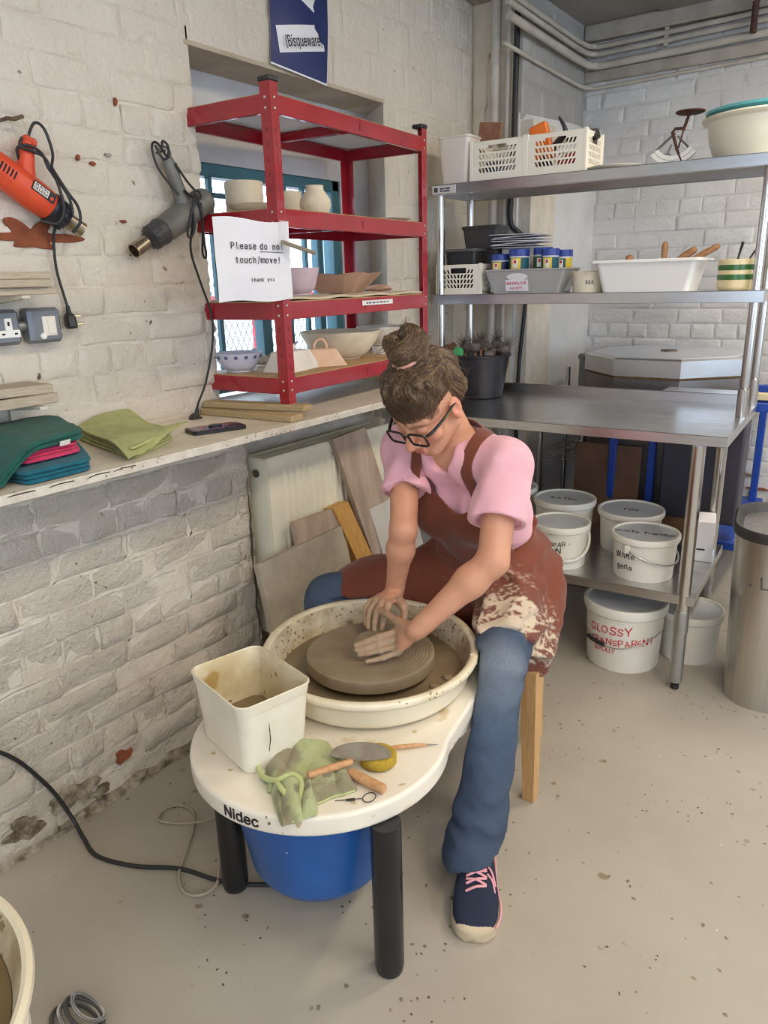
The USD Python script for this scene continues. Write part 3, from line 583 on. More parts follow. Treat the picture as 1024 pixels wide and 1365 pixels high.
def ribbed():
    n = 300; y = np.linspace(RY0+.004, RY1, n); q = (y-RY0-.06)/.0335; fr = q-np.floor(q)
    inside = (y > RY0+.06) & (y < RY1-.05); prof = np.where(inside, np.clip((np.abs(fr-.5)-.18)/.12, 0, 1), 1.0)
    R = []
    for z, k in ((RZ0, 0), (RZ0+.03, 0), (RZ0+.045, 1), (RZ1-.06, 1), (RZ1-.045, 0), (RZ1-.012, 0), (RZ1, -.5)):
        d = np.where(k == 1, (prof-1)*.007, 0) if k >= 0 else np.full(n, -.008)
        R.append(np.stack([rx1+d, y, np.full(n, z)], 1))
    v = np.vstack(R); f = []
    for r in range(len(R)-1):
        i = np.arange(n-1)+r*n; f += [np.stack([i, i+1, i+n+1], 1), np.stack([i, i+n+1, i+n], 1)]
    return trimesh.Trimesh(v, np.vstack(f), process=False)
rd.add('front_panel', thick(ribbed(), .0015), rad_mat, w=True, smooth=40)
rd.add('back_panel', rb2((rx0-.004, RY0+.004, RZ0), (rx0+.006, RY1, RZ1-.01), .003), rad_mat, w=True)
gr = []
y = RY0+.02
gr.append(rb2((rx0, RY0, RZ1-.006), (rx0+.016, RY1, RZ1-.002), .001)); gr.append(rb2((rx1-.02, RY0, RZ1-.006), (rx1-.004, RY1, RZ1-.002), .001))
while y < RY1-.02:
    gr.append(rb2((rx0+.014, y, RZ1-.007), (rx1-.018, y+.007, RZ1-.003), .001)); y += .014
rd.add('top_grille', cat(*gr), rad_mat, w=True, kind='stuff')
for y in (RY0+.12, RY1-.12): rd.add('bracket', rb2((-.125, y-.02, .3), (rx0-.002, y+.02, .85), .003), rad_mat, w=True)
rd.add('pipe_tail', rod((0, RY0+.05, .0), (0, RY0+.05, RZ0+.02), .008, 10), M('copper_painted', srgb(214, 206, 186), rough=.4), w=True)
rd.add('pipe_tail', rod((0, RY1-.05, .0), (0, RY1-.05, RZ0+.02), .008, 10), M('copper_painted', srgb(214, 206, 186), rough=.4), w=True)

board_grey = M('clay_board', srgb(178, 166, 146), srgb(156, 144, 126), sc=7, rough=.7, bump=.2, bsc=30, spots=[(16, .1, srgb(200, 192, 176), 5.0, .58)])
board_pink = M('clay_plank', srgb(184, 162, 142), srgb(158, 136, 118), sc=6, rough=.7, bump=.25, bsc=26, stretch=(1, 3, .6), spots=[(7, .12, srgb(128, 110, 96), 4.0, .60)])
yellow_wood = M('yellow_pine', srgb(206, 158, 88), srgb(186, 134, 66), sc=9, rough=.5, bump=.15, bsc=20, stretch=(18, 18, 1.2))
white_board = M('pale_board', srgb(208, 200, 188), srgb(188, 180, 168), sc=6, rough=.6, bump=.15, bsc=30)

def quad_board(name, tl, tr, bl, br, t, mat, label, seed=1, amp=.0008, cat_='board'):
    """A board given by the four corners of its front face, thickened backwards."""
    P = A([tl, tr, br, bl], float); n = np.cross(P[1]-P[0], P[3]-P[0]); n /= np.linalg.norm(n)
    if n[0] > 0: n = -n
    m = hull(np.vstack([P, P+n*t])).subdivide().subdivide(); m = jitter(m, amp, 20, seed)
    return obj(name, m, mat, label, cat_)
quad_board('clay_board', (.125, 1.59, .585), (.125, 2.03, .592), (.235, 1.60, .006), (.235, 2.04, .006), .022, board_grey, 'large clay-dusted grey board leaning at the front before the radiator', 1)
quad_board('clay_board', (.098, 1.80, .665), (.098, 2.06, .655), (.19, 1.84, .006), (.19, 2.09, .006), .018, board_pink, 'smaller brownish board standing behind the large grey board', 2)
quad_board('pine_plank', (.105, 2.01, .66), (.105, 2.10, .665), (.20, 2.27, .006), (.20, 2.36, .006), .045, yellow_wood, 'yellow pine plank leaning against the radiator', 3)
quad_board('clay_plank', (.075, 2.065, .905), (.075, 2.265, .915), (.19, 2.32, .006), (.19, 2.52, .006), .020, board_pink, 'tall greyish pink plank leaning on the radiator, highest of the boards', 4)
quad_board('pale_board', (.115, 2.22, .603), (.115, 2.50, .615), (.225, 2.33, .006), (.225, 2.60, .006), .018, white_board, 'pale grey board leaning at the far end of the leaning boards', 5)
# ------------------------------------------------------------------ pottery on the red shelves
bisq = M('bisque_cream', srgb(226, 212, 186), srgb(210, 194, 166), sc=14, rough=.8, bump=.08, bsc=90)
bisq_w = M('bisque_white', srgb(228, 222, 212), srgb(214, 206, 194), sc=14, rough=.8, bump=.08, bsc=90)
bisq_p = M('bisque_pink', srgb(222, 186, 158), srgb(208, 170, 142), sc=12, rough=.8, bump=.1, bsc=90)
bisq_b = M('bisque_tan', srgb(196, 158, 132), srgb(178, 140, 116), sc=12, rough=.85, bump=.1, bsc=90)
lilac = M('lilac_clay', srgb(206, 184, 192), srgb(190, 168, 178), sc=10, rough=.8)
def bowl(r0, r1, h, t=.006, lip=.8, n=48, foot=.004):
    zs = np.linspace(0, 1, 10); ro = r0+(r1-r0)*zs**lip
    prof = [(0, foot*.5), (r0*.8, foot*.5), (r0*.85, 0), (r0, 0)]+[(a, foot+z*(h-foot)) for a, z in zip(ro, zs)]
    prof += [(r1-t*.5, h+t*.3), (r1-t, h)]+[(max(a-t, .004), foot+t+z*(h-foot-t)) for a, z in zip(ro[::-1], zs[::-1])]+[(0, foot+t)]
    return lathe(prof, n)
def pot(name, mesh, mat, a, b, z, label, cat_, sc=.0012, seed=1, smooth=50, group=None):
    return obj(name, mv(jitter(mesh, sc, 14, seed), rw(a, b, z)), mat, label, cat_, group, smooth=smooth)
S2, S3, S4 = 1.657, 1.399, 1.1761
pot('shallow_dish', bowl(.055, .082, .022), bisq, .10, .17, S2+.0008, 'shallow cream bisque dish at the near end of the second red shelf', 'dish')
pot('bisque_pot', bowl(.058, .062, .105, lip=.3), bisq, .205, .30, S2+.0008, 'straight sided cream bisque pot standing in the window on the second red shelf', 'pot', seed=2)
pot('bisque_plate', bowl(.05, .078, .024), bisq_w, .315, .275, S2+.0008, 'cream bisque plate with low rim behind the little vase', 'plate', seed=3)
pot('bisque_pot', bowl(.04, .043, .095, lip=.4), bisq, .45, .31, S2+.0008, 'narrow cream bisque pot half hidden behind the red post', 'pot', seed=4)
pot('bud_vase', lathe([(0, .003), (.034, .003), (.038, 0), (.044, .012), (.052, .032), (.050, .05), (.040, .066), (.030, .078), (.028, .088), (.030, .093), (.026, .092), (.024, .08), (.034, .064), (.044, .048), (.044, .03), (.034, .01), (0, .009)], 40), bisq, .345, .12, S2+.0008, 'small rounded cream vase with narrow neck on the second red shelf', 'vase', .0006, 5)
pot('bisque_plate', bowl(.06, .085, .010, t=.005), bisq_w, .765, .10, S2+.0008, 'flat pale plate at the far end of the second red shelf', 'plate', .0006, 6)
pot('pottery_bowl', bowl(.042, .078, .085, lip=.45), lilac, .30, .18, S3+.0125, 'lilac tinted round bowl on the third red shelf beside the notice', 'bowl', .002, 7)
def squarebowl(s0, s1, h, t=.007):
    q = lambda s, z, w=0: A([(x*s+0*w, y*s*.8, z+w*abs(x*y)) for x, y in ((1, 1), (.55, 1.16), (0, 1.05), (-.55, 1.16), (-1, 1), (-1.12, 0), (-1, -1), (-.55, -1.16), (0, -1.05), (.55, -1.16), (1, -1), (1.12, 0))])
    return loft([q(s0, 0), q(s0*1.25, h*.3), q(s1, h, .012), q(s1-t, h+.001, .012), q(s0*1.2-t, h*.35), q(s0-t, t)])
pot('square_bowl', rot(squarebowl(.062, .125, .058), .25), bisq_b, .535, .165, S3+.0125, 'tan squared bowl with flared wavy corners on the third red shelf', 'bowl', .002, 8, 20)
obj('drying_board', thick(grid(30, 14, lambda u, v: A(rw(0, 0, 0))+(.03+u*.83)[..., None]*RLx+(.012+v*.31+.006*np.sin(u*17))[..., None]*RLy+(S3+.006+.0022*np.sin(u*23+v*5)+.002*np.sin(v*11))[..., None]*A([0, 0, 1.0])), .007), M('grey_cloth_board', srgb(206, 190, 164), srgb(188, 170, 144), sc=20, rough=.8), 'wavy buff drying board under the bowls on the third red shelf', 'board')
pot('offcut_clay', mv(jitter(ball((0, 0, .008), .05, 3, (1.2, .7, .22)), .006, 30, 4), (0, 0, .003)), bisq_b, .735, .13, S3+.0125, 'low lumpy piece of tan clay near the far end of the third red shelf', 'clay', .003, 9)
sb_ = T('striped_bowl', 'pale bowl with dark rim dashes at the near end of the lowest red shelf', 'bowl', rw(.085, .27, S4+.0008))
sb_.add('bowl', bowl(.04, .078, .06, lip=.6), M('bisque_blue_white', srgb(214, 214, 226), srgb(200, 200, 214), sc=9, rough=.6), smooth=50)
sb_.add('dash', cat(*[place(rb(.011, .010, .002, r=.0006), (.0745*math.cos(t), .0745*math.sin(t), .049), (-math.sin(t), math.cos(t), 0), (.35*math.cos(t), .35*math.sin(t), 1)) for t in np.linspace(0, 2*PI, 15)[:-1]]), M('slip_purple', srgb(96, 92, 130), rough=.7), kind='stuff')
def frustum(w, d, h, k=.72):
    return loft([rrect(w*1.0, d*1.0, .006, 0), rrect(w*.99, d*.99, .006, .003), rrect(w*k, d*k*.9, .008, h-.003), rrect(w*k*.95, d*k*.8, .006, h)])
bd_ = T('butter_dish', 'white butter dish lid with a bird shaped knob on the lowest red shelf', 'butter dish', rw(.185, .13, S4+.0008), RPH+PI/2+.15)
bd_.add('cover', frustum(.185, .115, .062), bisq_w, smooth=25)
bd_.add('knob', cat(ball((0, 0, .074), .017, 2, (1.5, .75, .7)), ball((-.024, 0, .088), .009, 2, (1.1, .8, .9)), tube([(-.014, 0, .078), (-.022, 0, .086)], .007, 8), hull([(.018, .007, .074), (.018, -.007, .074), (.042, .004, .088), (.042, -.004, .088), (.04, 0, .08)]), hull([(-.030, .002, .088), (-.030, -.002, .088), (-.039, 0, .087), (-.031, 0, .091)]), rod((0, 0, .058), (0, 0, .07), .008)), bisq_w, smooth=50)
bd2 = T('butter_dish', 'pink bisque butter dish lid with a loop handle beside the red post', 'butter dish', rw(.325, .115, S4+.0008), RPH+PI/2-.62)
bd2.add('cover', frustum(.155, .115, .056, .66), bisq_p, smooth=25)
bd2.add('handle', tube([(-.022, 0, .052), (-.021, 0, .07), (-.012, 0, .084), (0, 0, .088), (.012, 0, .084), (.021, 0, .07), (.022, 0, .052)], .0052, 10, smooth=4), bisq_p, smooth=60)
pot('large_bowl', bowl(.072, .15, .098, lip=.6), bisq, .555, .19, S4+.0008, 'large cream round bowl on the lowest red shelf', 'bowl', .0025, 11)
pot('small_pot', bowl(.045, .05, .03), bisq_w, .775, .135, S4+.0008, 'low pale pot carrying the flared bowl at the far end of the lowest red shelf', 'pot', .0005, 12)
pot('flared_bowl', bowl(.05, .108, .068, lip=.7), bisq_w, .775, .135, S4+.035, 'pale flared bowl behind the hair bun, raised on a low pot', 'bowl', .0015, 13)
for k, (a, b, z, s) in enumerate(((.23, .30, S4, .03), (.42, .325, S4, .026))):
    pot('bird_figure', cat(ball((0, 0, .02), s*.8, 2, (1.4, .8, .8)), ball((-s*1.0, 0, .045), s*.42, 2), tube([(-s*.7, 0, .028), (-s, 0, .042)], s*.3, 8), hull([(s*.8, .004, .024), (s*.8, -.004, .024), (s*1.8, 0, .05), (s*1.6, 0, .036)])), bisq_w, a, b, z+.004, ['pale clay bird standing behind the white butter dish', 'pale clay bird standing in the window behind the large bowl'][k], 'figurine', .0006, 14+k)

# ------------------------------------------------------------------ things on the steel over-shelves
white_plastic = M('white_plastic', srgb(234, 230, 220), srgb(226, 220, 208), sc=5, rough=.35)
crate_plastic = M('crate_plastic', srgb(236, 230, 214), rough=.4)
grey_plastic = M('grey_plastic', srgb(172, 170, 168), srgb(160, 158, 156), sc=5, rough=.4)
cream_plastic = M('cream_plastic', srgb(232, 222, 196), srgb(222, 210, 182), sc=4, rough=.35)
Z1, Z2, ZT_ = 1.825, 1.386, .939
def TT(name, label, cat_, a, b, z, rz=0.0, group=None): return T(name, label, cat_, tw(a, b, z), TPH+rz, group)
t = TT('plastic_tub', 'plain white tapered plastic tub at the end of the top steel shelf', 'tub', 1.205, .50, Z1)
t.add('tub', tub([(.118, .17, 0), (.142, .195, .172), (.150, .203, .174), (.150, .203, .181), (.143, .196, .181), (.136, .189, .176), (.112, .164, .004)], .018), M('tub_white', srgb(226, 216, 206), srgb(216, 206, 196), sc=4, rough=.4), smooth=35)
def crate_side(w, h, handle=True):
    """A slotted crate wall in the x, y plane, 4 mm thick."""
    p = sbox(-w/2, 0, w/2, h); holes = []
    nx = int(w*.74/.0145); rows = 4
    for r in range(rows):
        for i in range(nx):
            x = -w*.37+(i+.5)*w*.74/nx; y = h*.22+r*h*.17+h*.06
            s = 1 if x > 0 else -1
            if abs(x) < .008: s = 0
            if handle and r == 3 and abs(x) < w*.19: continue
            q = Polygon([(-.0036, -h*.052), (.0036, -h*.052), (.0036, h*.052), (-.0036, h*.052)]).buffer(.0012)
            q = affinity.affine_transform(q, [1, .45*s, 0, 1, x, y]); holes.append(q)
    if handle: holes.append(sbox(-w*.17, h*.76, w*.17, h*.88).buffer(.004))
    for q in holes: p = p.difference(q)
    return tm(extr(p, .004))
def crate(t, w, d, h, mat=None):
    mat = mat or crate_plastic
    bs = [rb2((-w/2, -d/2, 0), (w/2, d/2, .005), .001)]
    for x in (-1, 1):
        for y in (-1, 1): bs.append(rb2((x*w/2-.007, y*d/2-.007, 0), (x*w/2+.007, y*d/2+.007, h+.004), .002))
    t.add('frame', cat(*bs, *[rb2((-w/2, y*d/2-.004, 0), (w/2, y*d/2+.004, .016), .002) for y in (-1, 1)], *[rb2((x*w/2-.004, -d/2, 0), (x*w/2+.004, d/2, .016), .002) for x in (-1, 1)],
        *[rb2((-w/2, y*d/2-.005, h-.008), (w/2, y*d/2+.005, h), .002) for y in (-1, 1)], *[rb2((x*w/2-.005, -d/2, h-.008), (x*w/2+.005, d/2, h), .002) for x in (-1, 1)]), mat)
    for y in (-1, 1): t.add('slotted_side', place(crate_side(w-.01, h-.004), (0, y*d/2+(.002 if y > 0 else -.002+.0), 0), (1, 0, 0), (0, 0, 1)) if y < 0 else place(crate_side(w-.01, h-.004), (0, d/2, 0), (-1, 0, 0), (0, 0, 1)), mat, smooth=False)
    for x in (-1, 1): t.add('slotted_side', place(crate_side(d-.01, h-.004), (x*w/2, 0, 0), (0, -x, 0) if x < 0 else (0, 1, 0), (0, 0, 1)), mat, smooth=False)
c1 = TT('slotted_crate', 'white slotted plastic crate beside the plain tub on the top steel shelf', 'crate', 1.012, .51, Z1); crate(c1, .228, .19, .148)
c2 = TT('slotted_crate', 'white slotted plastic crate holding orange and black tools on the top steel shelf', 'crate', .772, .515, Z1); crate(c2, .232, .20, .148)
c3 = TT('slotted_crate', 'small pale slotted crate at the end of the middle steel shelf', 'crate', 1.187, .50, Z2); crate(c3, .205, .15, .122)
obj('card_packet', place(rb(.10, .075, .018, r=.003), tw(1.093, .52, 2.02), (-math.cos(.3)*-1, .05, -.12), (.16, 0, 1)), M('brown_packet', srgb(150, 104, 78), srgb(120, 80, 58), sc=20, rough=.6), 'brown card packet sticking up between the tub and the crate', 'packet')
tape = TT('masking_frame', 'orange plastic tool standing up in the slotted crate', 'tool', .835, .51, Z1+.006)
tape.add('body', cat(place(rb(.075, .14, .03, (0, .10, 0), .006), (.0, 0, .03), (1, 0, .3), (-.3, 0, 1))), M('orange_plastic', srgb(240, 122, 40), rough=.4))
tape.add('grip', place(rb(.05, .05, .04, (0, .03, 0), .01), (.0, 0, .01), (1, 0, .3), (-.3, 0, 1)), black_plastic)
obj('black_trowel', tube([tw(.86, .5, Z1+.06), tw(.80, .52, Z1+.13), tw(.77, .51, Z1+.165), tw(.795, .5, Z1+.215)], [.012, .014, .010, .004], 10, smooth=4), black_plastic, 'black tool handle leaning out beside the orange tool', 'tool handle')
obj('black_coil', cat(*[mv(rot(tube(np.c_[np.cos(np.linspace(0, 2*PI, 30))*(.06-.004*k), np.sin(np.linspace(0, 2*PI, 30))*(.045-.003*k), np.zeros(30)], .008, 8), .1*k, (1, 0, 0)), tw(.705, .53, Z1+.135+.009*k)) for k in range(3)]), black_plastic, 'black coil of hose heaped in the slotted crate', 'coil')
for k, (a, z, c) in enumerate(((1.06, .03, (60, 70, 120)), (.97, .03, (200, 200, 205)), (.74, .03, (190, 60, 60)))):
    obj('plastic_bag', mv(jitter(ball((0, 0, 0), .055, 3, (1, .8, .6)), .012, 25, k), tw(a, .51, Z1+.05)), M(f'bag{k}', srgb(c), rough=.4), ['blue wrapped bundle inside the crate beside the plain tub', 'pale wrapped bundle inside the crate beside the plain tub', 'red wrapped bundle inside the crate with the orange tool'][k], 'bundle')
obj('flat_plate', mv(lathe([(0, 0), (.07, 0), (.10, .012), (.102, .015), (.098, .015), (.068, .004), (0, .004)], 48), tw(.565, .50, Z1+.0005)), white_plastic, 'flat white plate lying on the top steel shelf', 'plate')
# letter scale: base, quadrant, arms, pan
rust = M('rusty_iron', srgb(96, 62, 48), srgb(70, 44, 36), sc=40, rough=.7, metal=.3, bump=.2, bsc=120)
sc_ = TT('letter_scale', 'old letter scale with white curved dial and round rusty pan', 'scale', .36, .52, Z1)
sc_.add('base', cat(rb2((-.055, -.02, 0), (.01, .02, .006), .002), rb2((.03, -.004, 0), (.036, .004, .03), .001)), black_plastic)
qa = np.linspace(math.radians(-142), math.radians(-38), 20); qo = A([.0, 0, .105])
ring = lambda r0, r1, y0, y1: loft([A([[qo[0]+r*math.cos(t), y, qo[2]+r*math.sin(t)] for r, y in ((r0, y0), (r1, y0), (r1, y1), (r0, y1))]) for t in qa])
sc_.add('dial', ring(.070, .100, -.008, .008), M('dial_white', srgb(240, 238, 230), rough=.4))
sc_.add('dial_line', ring(.084, .0855, -.0086, -.0078), M('dial_brown', srgb(150, 140, 120)))
zincg = M('dull_zinc', srgb(140, 138, 134), rough=.45, metal=.7)
sc_.add('arm', cat(tube([qo+A([-.062, 0, -.046]), qo+A([0, 0, .006])], .008, 6, squash=.5), tube([qo+A([.055, 0, -.05]), qo+A([.01, 0, -.005])], .007, 6, squash=.5)), zincg, smooth=20)
sc_.add('pointer', cat(tube([qo+A([-.008, -.006, .01]), qo+A([.012, -.006, -.05]), qo+A([.032, -.006, -.092])], [.006, .005, .003], 8), tube([qo+A([-.008, -.006, .008]), qo+A([.0, -.006, .02]), qo+A([.028, -.006, .018])], .005, 8)), rust, smooth=60)
sc_.add('weight', cat(tube([qo+A([-.01, .004, -.03]), qo+A([-.022, .004, -.06])], .004, 8), mv(ball((0, 0, 0), .012, 2, (1.6, .6, .5)), qo+A([-.028, .004, -.064]))), zincg)
sc_.add('stem', cat(tube([qo+A([.028, -.002, .012]), qo+A([.045, -.002, .066])], [.006, .005], 8), tube([qo+A([.03, -.002, .02]), qo+A([.016, -.002, -.045])], .003, 6)), rust, smooth=60)
sc_.add('pan', mv(lathe([(0, 0), (.042, 0), (.05, .004), (.05, .008), (.046, .008), (.04, .004), (0, .004)], 36), qo+A([.047, -.002, .064])), rust, smooth=50)
bs = TT('washing_up_basin', 'white round basin on the top steel shelf with a turquoise bowl inside', 'basin', .075, .575, Z1)
bs.add('basin', lathe([(0, .004), (.13, .004), (.135, 0), (.15, .006), (.172, .06), (.182, .125), (.200, .130), (.204, .136), (.198, .142), (.180, .138), (.168, .06), (.148, .012), (0, .010)], 64), M('basin_white', srgb(234, 228, 208), rough=.35), smooth=50)
tq = TT('turquoise_bowl', 'turquoise plastic bowl nested in the white basin', 'bowl', .075, .575, Z1+.012)
tq.add('bowl', lathe([(0, .0), (.12, .0), (.155, .06), (.172, .135), (.192, .142), (.194, .150), (.186, .152), (.168, .142), (.150, .06), (.118, .005), (0, .005)], 64), M('turquoise_plastic', srgb(108, 190, 196), rough=.35), smooth=50)
# middle shelf
gt_ = TT('grey_tub', 'grey plastic tub holding paint jars, with a red lettered label', 'tub', .885, .50, Z2)
gt_.add('tub', tub([(.285, .15, 0), (.345, .19, .088), (.354, .198, .09), (.354, .198, .096), (.340, .184, .096), (.278, .143, .005)], .012), grey_plastic, smooth=35)
gt_.add('grip', place(tm(extr(affinity.scale(Point(0, 0).buffer(1), .045, .0145), .0012)), (-.028, -.0905, .066), (1, 0, 0), (0, -.21, 1)), M('grip_white', srgb(228, 226, 224), rough=.4))
gt_.add('label', place(rb(.10, .046, .0006, (0, 0, 0), .0002), (-.03, -.0865, .032), (1, 0, 0), (0, -.21, 1)), paper)
red_ink = M('red_ink', srgb(200, 48, 58), rough=.6)
gt_.add('lettering', cat(*[place(scrawl(s, .0105, .0004), (-.03, -.0885-dz*.15, z), (1, 0, 0), (0, -.21, 1)) for s, w, z, dz in (('UNDERGLAZE', .088, .036, .02), ('PAINTS', .055, .016, 0))]), red_ink)
jar_w = M('jar_white', srgb(228, 228, 226), rough=.3); jar_lid = M('jar_lid_blue', srgb(44, 66, 150), rough=.35)
cols = [('jar_pink', (214, 50, 96)), ('jar_teal', (24, 84, 96)), ('jar_yellow', (226, 200, 60)), ('jar_green', (40, 92, 60)), ('jar_navy', (36, 44, 90)), ('jar_silver', (170, 172, 180))]
def jar(a, b, z, r, h, c1, c2, c3, label):
    j = TT('paint_jar', label, 'jar', a, b, z)
    j.add('body', lathe([(0, 0), (r*.94, 0), (r, .004), (r, h*.78), (r*.92, h*.82), (r*.92, h*.9), (0, h*.9)], 32), jar_w, smooth=40)
    j.add('lid', lathe([(0, h*.84), (r*1.02, h*.84), (r*1.02, h*.985), (r*.97, h), (0, h)], 32), jar_lid, smooth=40)
    band = lambda t0, t1, z0, z1, e: loft([A([[(r+e2)*math.cos(t), (r+e2)*math.sin(t), z] for e2, z in ((.0002, z0), (e, z0), (e, z1), (.0002, z1))]) for t in np.linspace(math.radians(t0), math.radians(t1), 14)])
    j.add('label', band(-178, -2, h*.30, h*.80, .0006), M(*[(n, srgb(c)) for n, c in cols][c1]), smooth=20)
    j.add('label_panel', band(-120, -60, h*.50, h*.79, .001), M(*[(n, srgb(c)) for n, c in cols][c3]), smooth=20)
    j.add('label_mark', band(-107, -76, h*.56, h*.76, .0014), M('jar_cream', srgb(236, 232, 214)), smooth=20); j.add('label_mark', band(-98, -84, h*.67, h*.74, .0018), red_ink, smooth=20)
    j.add('label_edge', band(-176, -146, h*.5, h*.79, .001), M(*[(n, srgb(c)) for n, c in cols][c2]), smooth=20)
jar(1.018, .475, Z2+.006, .039, .152, 4, 0, 2, 'paint jar with pink edged navy label, first from the small crate')
jar(.928, .465, Z2+.006, .042, .168, 1, 3, 2, 'paint jar with round yellow emblem, second from the small crate')
jar(.838, .500, Z2+.006, .039, .172, 3, 0, 3, 'paint jar with dark green label behind the middle of the grey tub')
jar(.795, .468, Z2+.006, .036, .165, 1, 3, 2, 'paint jar with yellow green emblem standing nearest the front of the grey tub')
jar(.758, .525, Z2+.006, .034, .160, 2, 1, 1, 'narrow paint jar with teal and yellow label near the cream tub')
jar(.960, .545, Z2+.006, .034, .150, 0, 4, 5, 'paint jar with pink label at the back of the grey tub')
dk = M('dark_tray', srgb(74, 70, 70), srgb(62, 58, 58), sc=8, rough=.45)
def tray_(t, w, d, h, mat, r=.015): t.add('tray', tub([(w*.86, d*.86, 0), (w*.97, d*.97, h-.006), (w, d, h-.005), (w, d, h), (w*.96, d*.96, h), (w*.84, d*.84, .004)], r), mat, smooth=35)
for k, (z, l) in enumerate(((0, 'lowest dark food tray at the back of the middle steel shelf'), (.095, 'dark food tray stacked in the middle of three behind the small crate'), (.19, 'topmost dark food tray of the stack behind the small crate'))):
    t = TT('dark_tray', l, 'tray', 1.165, .645, Z2+z); tray_(t, .175, .13, .082, dk); t.add('lid', mv(loft([rrect(.178, .133, .015, 0), rrect(.182, .137, .015, .004), rrect(.182, .137, .015, .009), rrect(.16, .115, .012, .012)]), (0, 0, .0825)), dk)
t = TT('black_pot', 'black square food tub standing in the small slotted crate', 'tub', 1.195, .505, Z2+.006); tray_(t, .15, .11, .168, M('black_tub', srgb(40, 38, 40), rough=.4)); t.add('lid', mv(loft([rrect(.152, .112, .015, 0), rrect(.156, .116, .015, .004), rrect(.156, .116, .015, .010), rrect(.14, .10, .012, .012)]), (0, 0, .169)), M('smoke_lid', srgb(96, 92, 92), rough=.25))
t = TT('box_file', 'white box under the fanned paper plates behind the paint jars', 'box', .985, .665, Z2); t.add('box', rb2((-.085, -.06, 0), (.085, .06, .185), .004), white_plastic)
for k in range(7):
    t = TT('paper_sheet', ['lowest of the fanned white card sheets', 'second lowest fanned white card sheet', 'third fanned white card sheet from below', 'middle fanned white card sheet', 'fifth fanned white card sheet from below', 'second highest fanned white card sheet', 'topmost fanned white card sheet'][k]+' behind the paint jars', 'card', .99+.010*math.sin(k*2.3), .64+.008*math.cos(k*1.7), Z2+.186+.0088*k, .10*math.sin(k*2.9))
    t.add('sheet', rot(rb(.215, .16, .0035, r=.001), .035*math.sin(k*2.1+.5), (0, 1, 0)), paper)
t = TT('cream_tub', 'round cream tub marked in black between the paint jars and the white tray', 'tub', .637, .475, Z2)
t.add('body', lathe([(0, 0), (.058, 0), (.060, .004), (.0625, .066), (0, .066)], 40), cream_plastic, smooth=40)
t.add('lid', lathe([(0, .064), (.0645, .064), (.0655, .068), (.0655, .078), (.062, .081), (0, .081)], 40), cream_plastic, smooth=40)
def wrap(s, h, r, ang, z, width, depth=.0008, bold=False, ry=None, cone=0.0, tilt=0.0, hand=False):
    """Lettering laid round an upright drum of radius r, centred at the angle ang."""
    m = scrawl(s, h, depth) if hand else text(s, h, depth, bold, width); v = A(m.vertices); m = trimesh.Trimesh(v, m.faces, process=False)
    while max(np.linalg.norm(A(m.vertices)[m.edges_unique[:, 0]]-A(m.vertices)[m.edges_unique[:, 1]], axis=1)) > r*.25 and len(m.faces) < 6000: m = m.subdivide()
    v = A(m.vertices); th = ang+v[:, 0]/r; rr = r+cone*(v[:, 1])+v[:, 2]-.0002
    m.vertices = np.stack([rr*np.cos(th), rr*np.sin(th), z+v[:, 1]+tilt*v[:, 0]], 1); return m
t.add('lettering', wrap('MA', .016, .0617, -PI/2+.42, .03, .034, hand=True), ink)
tr = TT('white_tray', 'long white plastic tray of wooden handled tools on the middle steel shelf', 'tray', .40, .49, Z2)
tr.add('tray', tub([(.315, .19, 0), (.365, .235, .108), (.40, .262, .109), (.404, .266, .106), (.404, .266, .113), (.398, .26, .116), (.352, .222, .115), (.305, .18, .004)], .02), M('tray_white', srgb(236, 234, 230), rough=.3), smooth=35)
wood_h = M('tool_wood', srgb(190, 140, 96), srgb(164, 114, 74), sc=20, rough=.5, stretch=(1, 1, 6))
for k, (p, q, r, l) in enumerate((((.478, .50, .06), (.49, .5, .135), .014, 'round wooden knob handle at the near end of the white tray'), ((.36, .50, .05), (.358, .5, .178), .011, 'upright wooden tool handle standing in the white tray'),
        ((.38, .49, .06), (.245, .5, .150), .013, 'thicker slanting wooden tool handle in the white tray'), ((.33, .50, .07), (.165, .49, .157), .011, 'longest slanting wooden tool handle reaching past the end of the white tray'))):
    P, Q = tw(p[0], p[1], Z2+p[2]), tw(q[0], q[1], Z2+q[2]); t = T('wooden_tool', l, 'tool', P)
    t.add('handle', tube([P, P+(Q-P)*.3, P+(Q-P)*.7, P+(Q-P)*.93, Q], [r*.6, r*.75, r*1.05, r, r*.5], 14, smooth=4), wood_h, w=True, smooth=60)
    D = (P-Q)/np.linalg.norm(P-Q); t.add('blade', tube([P, P+D*.04], [.004, .003], 8), zincg, w=True)
mg = TT('striped_mug', 'cream mug with two green bands on the middle steel shelf', 'mug', .097, .47, Z2)
mug_c = M('mug_cream', srgb(228, 210, 164), rough=.25); mug_g = M('mug_green', srgb(52, 104, 46), rough=.25)
mg.add('body', lathe([(0, .004), (.048, .004), (.05, 0), (.058, .006), (.062, .016), (.062, .104), (.0595, .106), (.057, .104), (.057, .016), (0, .01)], 48), mug_c, smooth=40)
for z in (.036, .069): mg.add('green_band', lathe([(.0618, z), (.0626, z), (.0626, z+.018), (.0618, z+.018)], 48), mug_g, smooth=40)
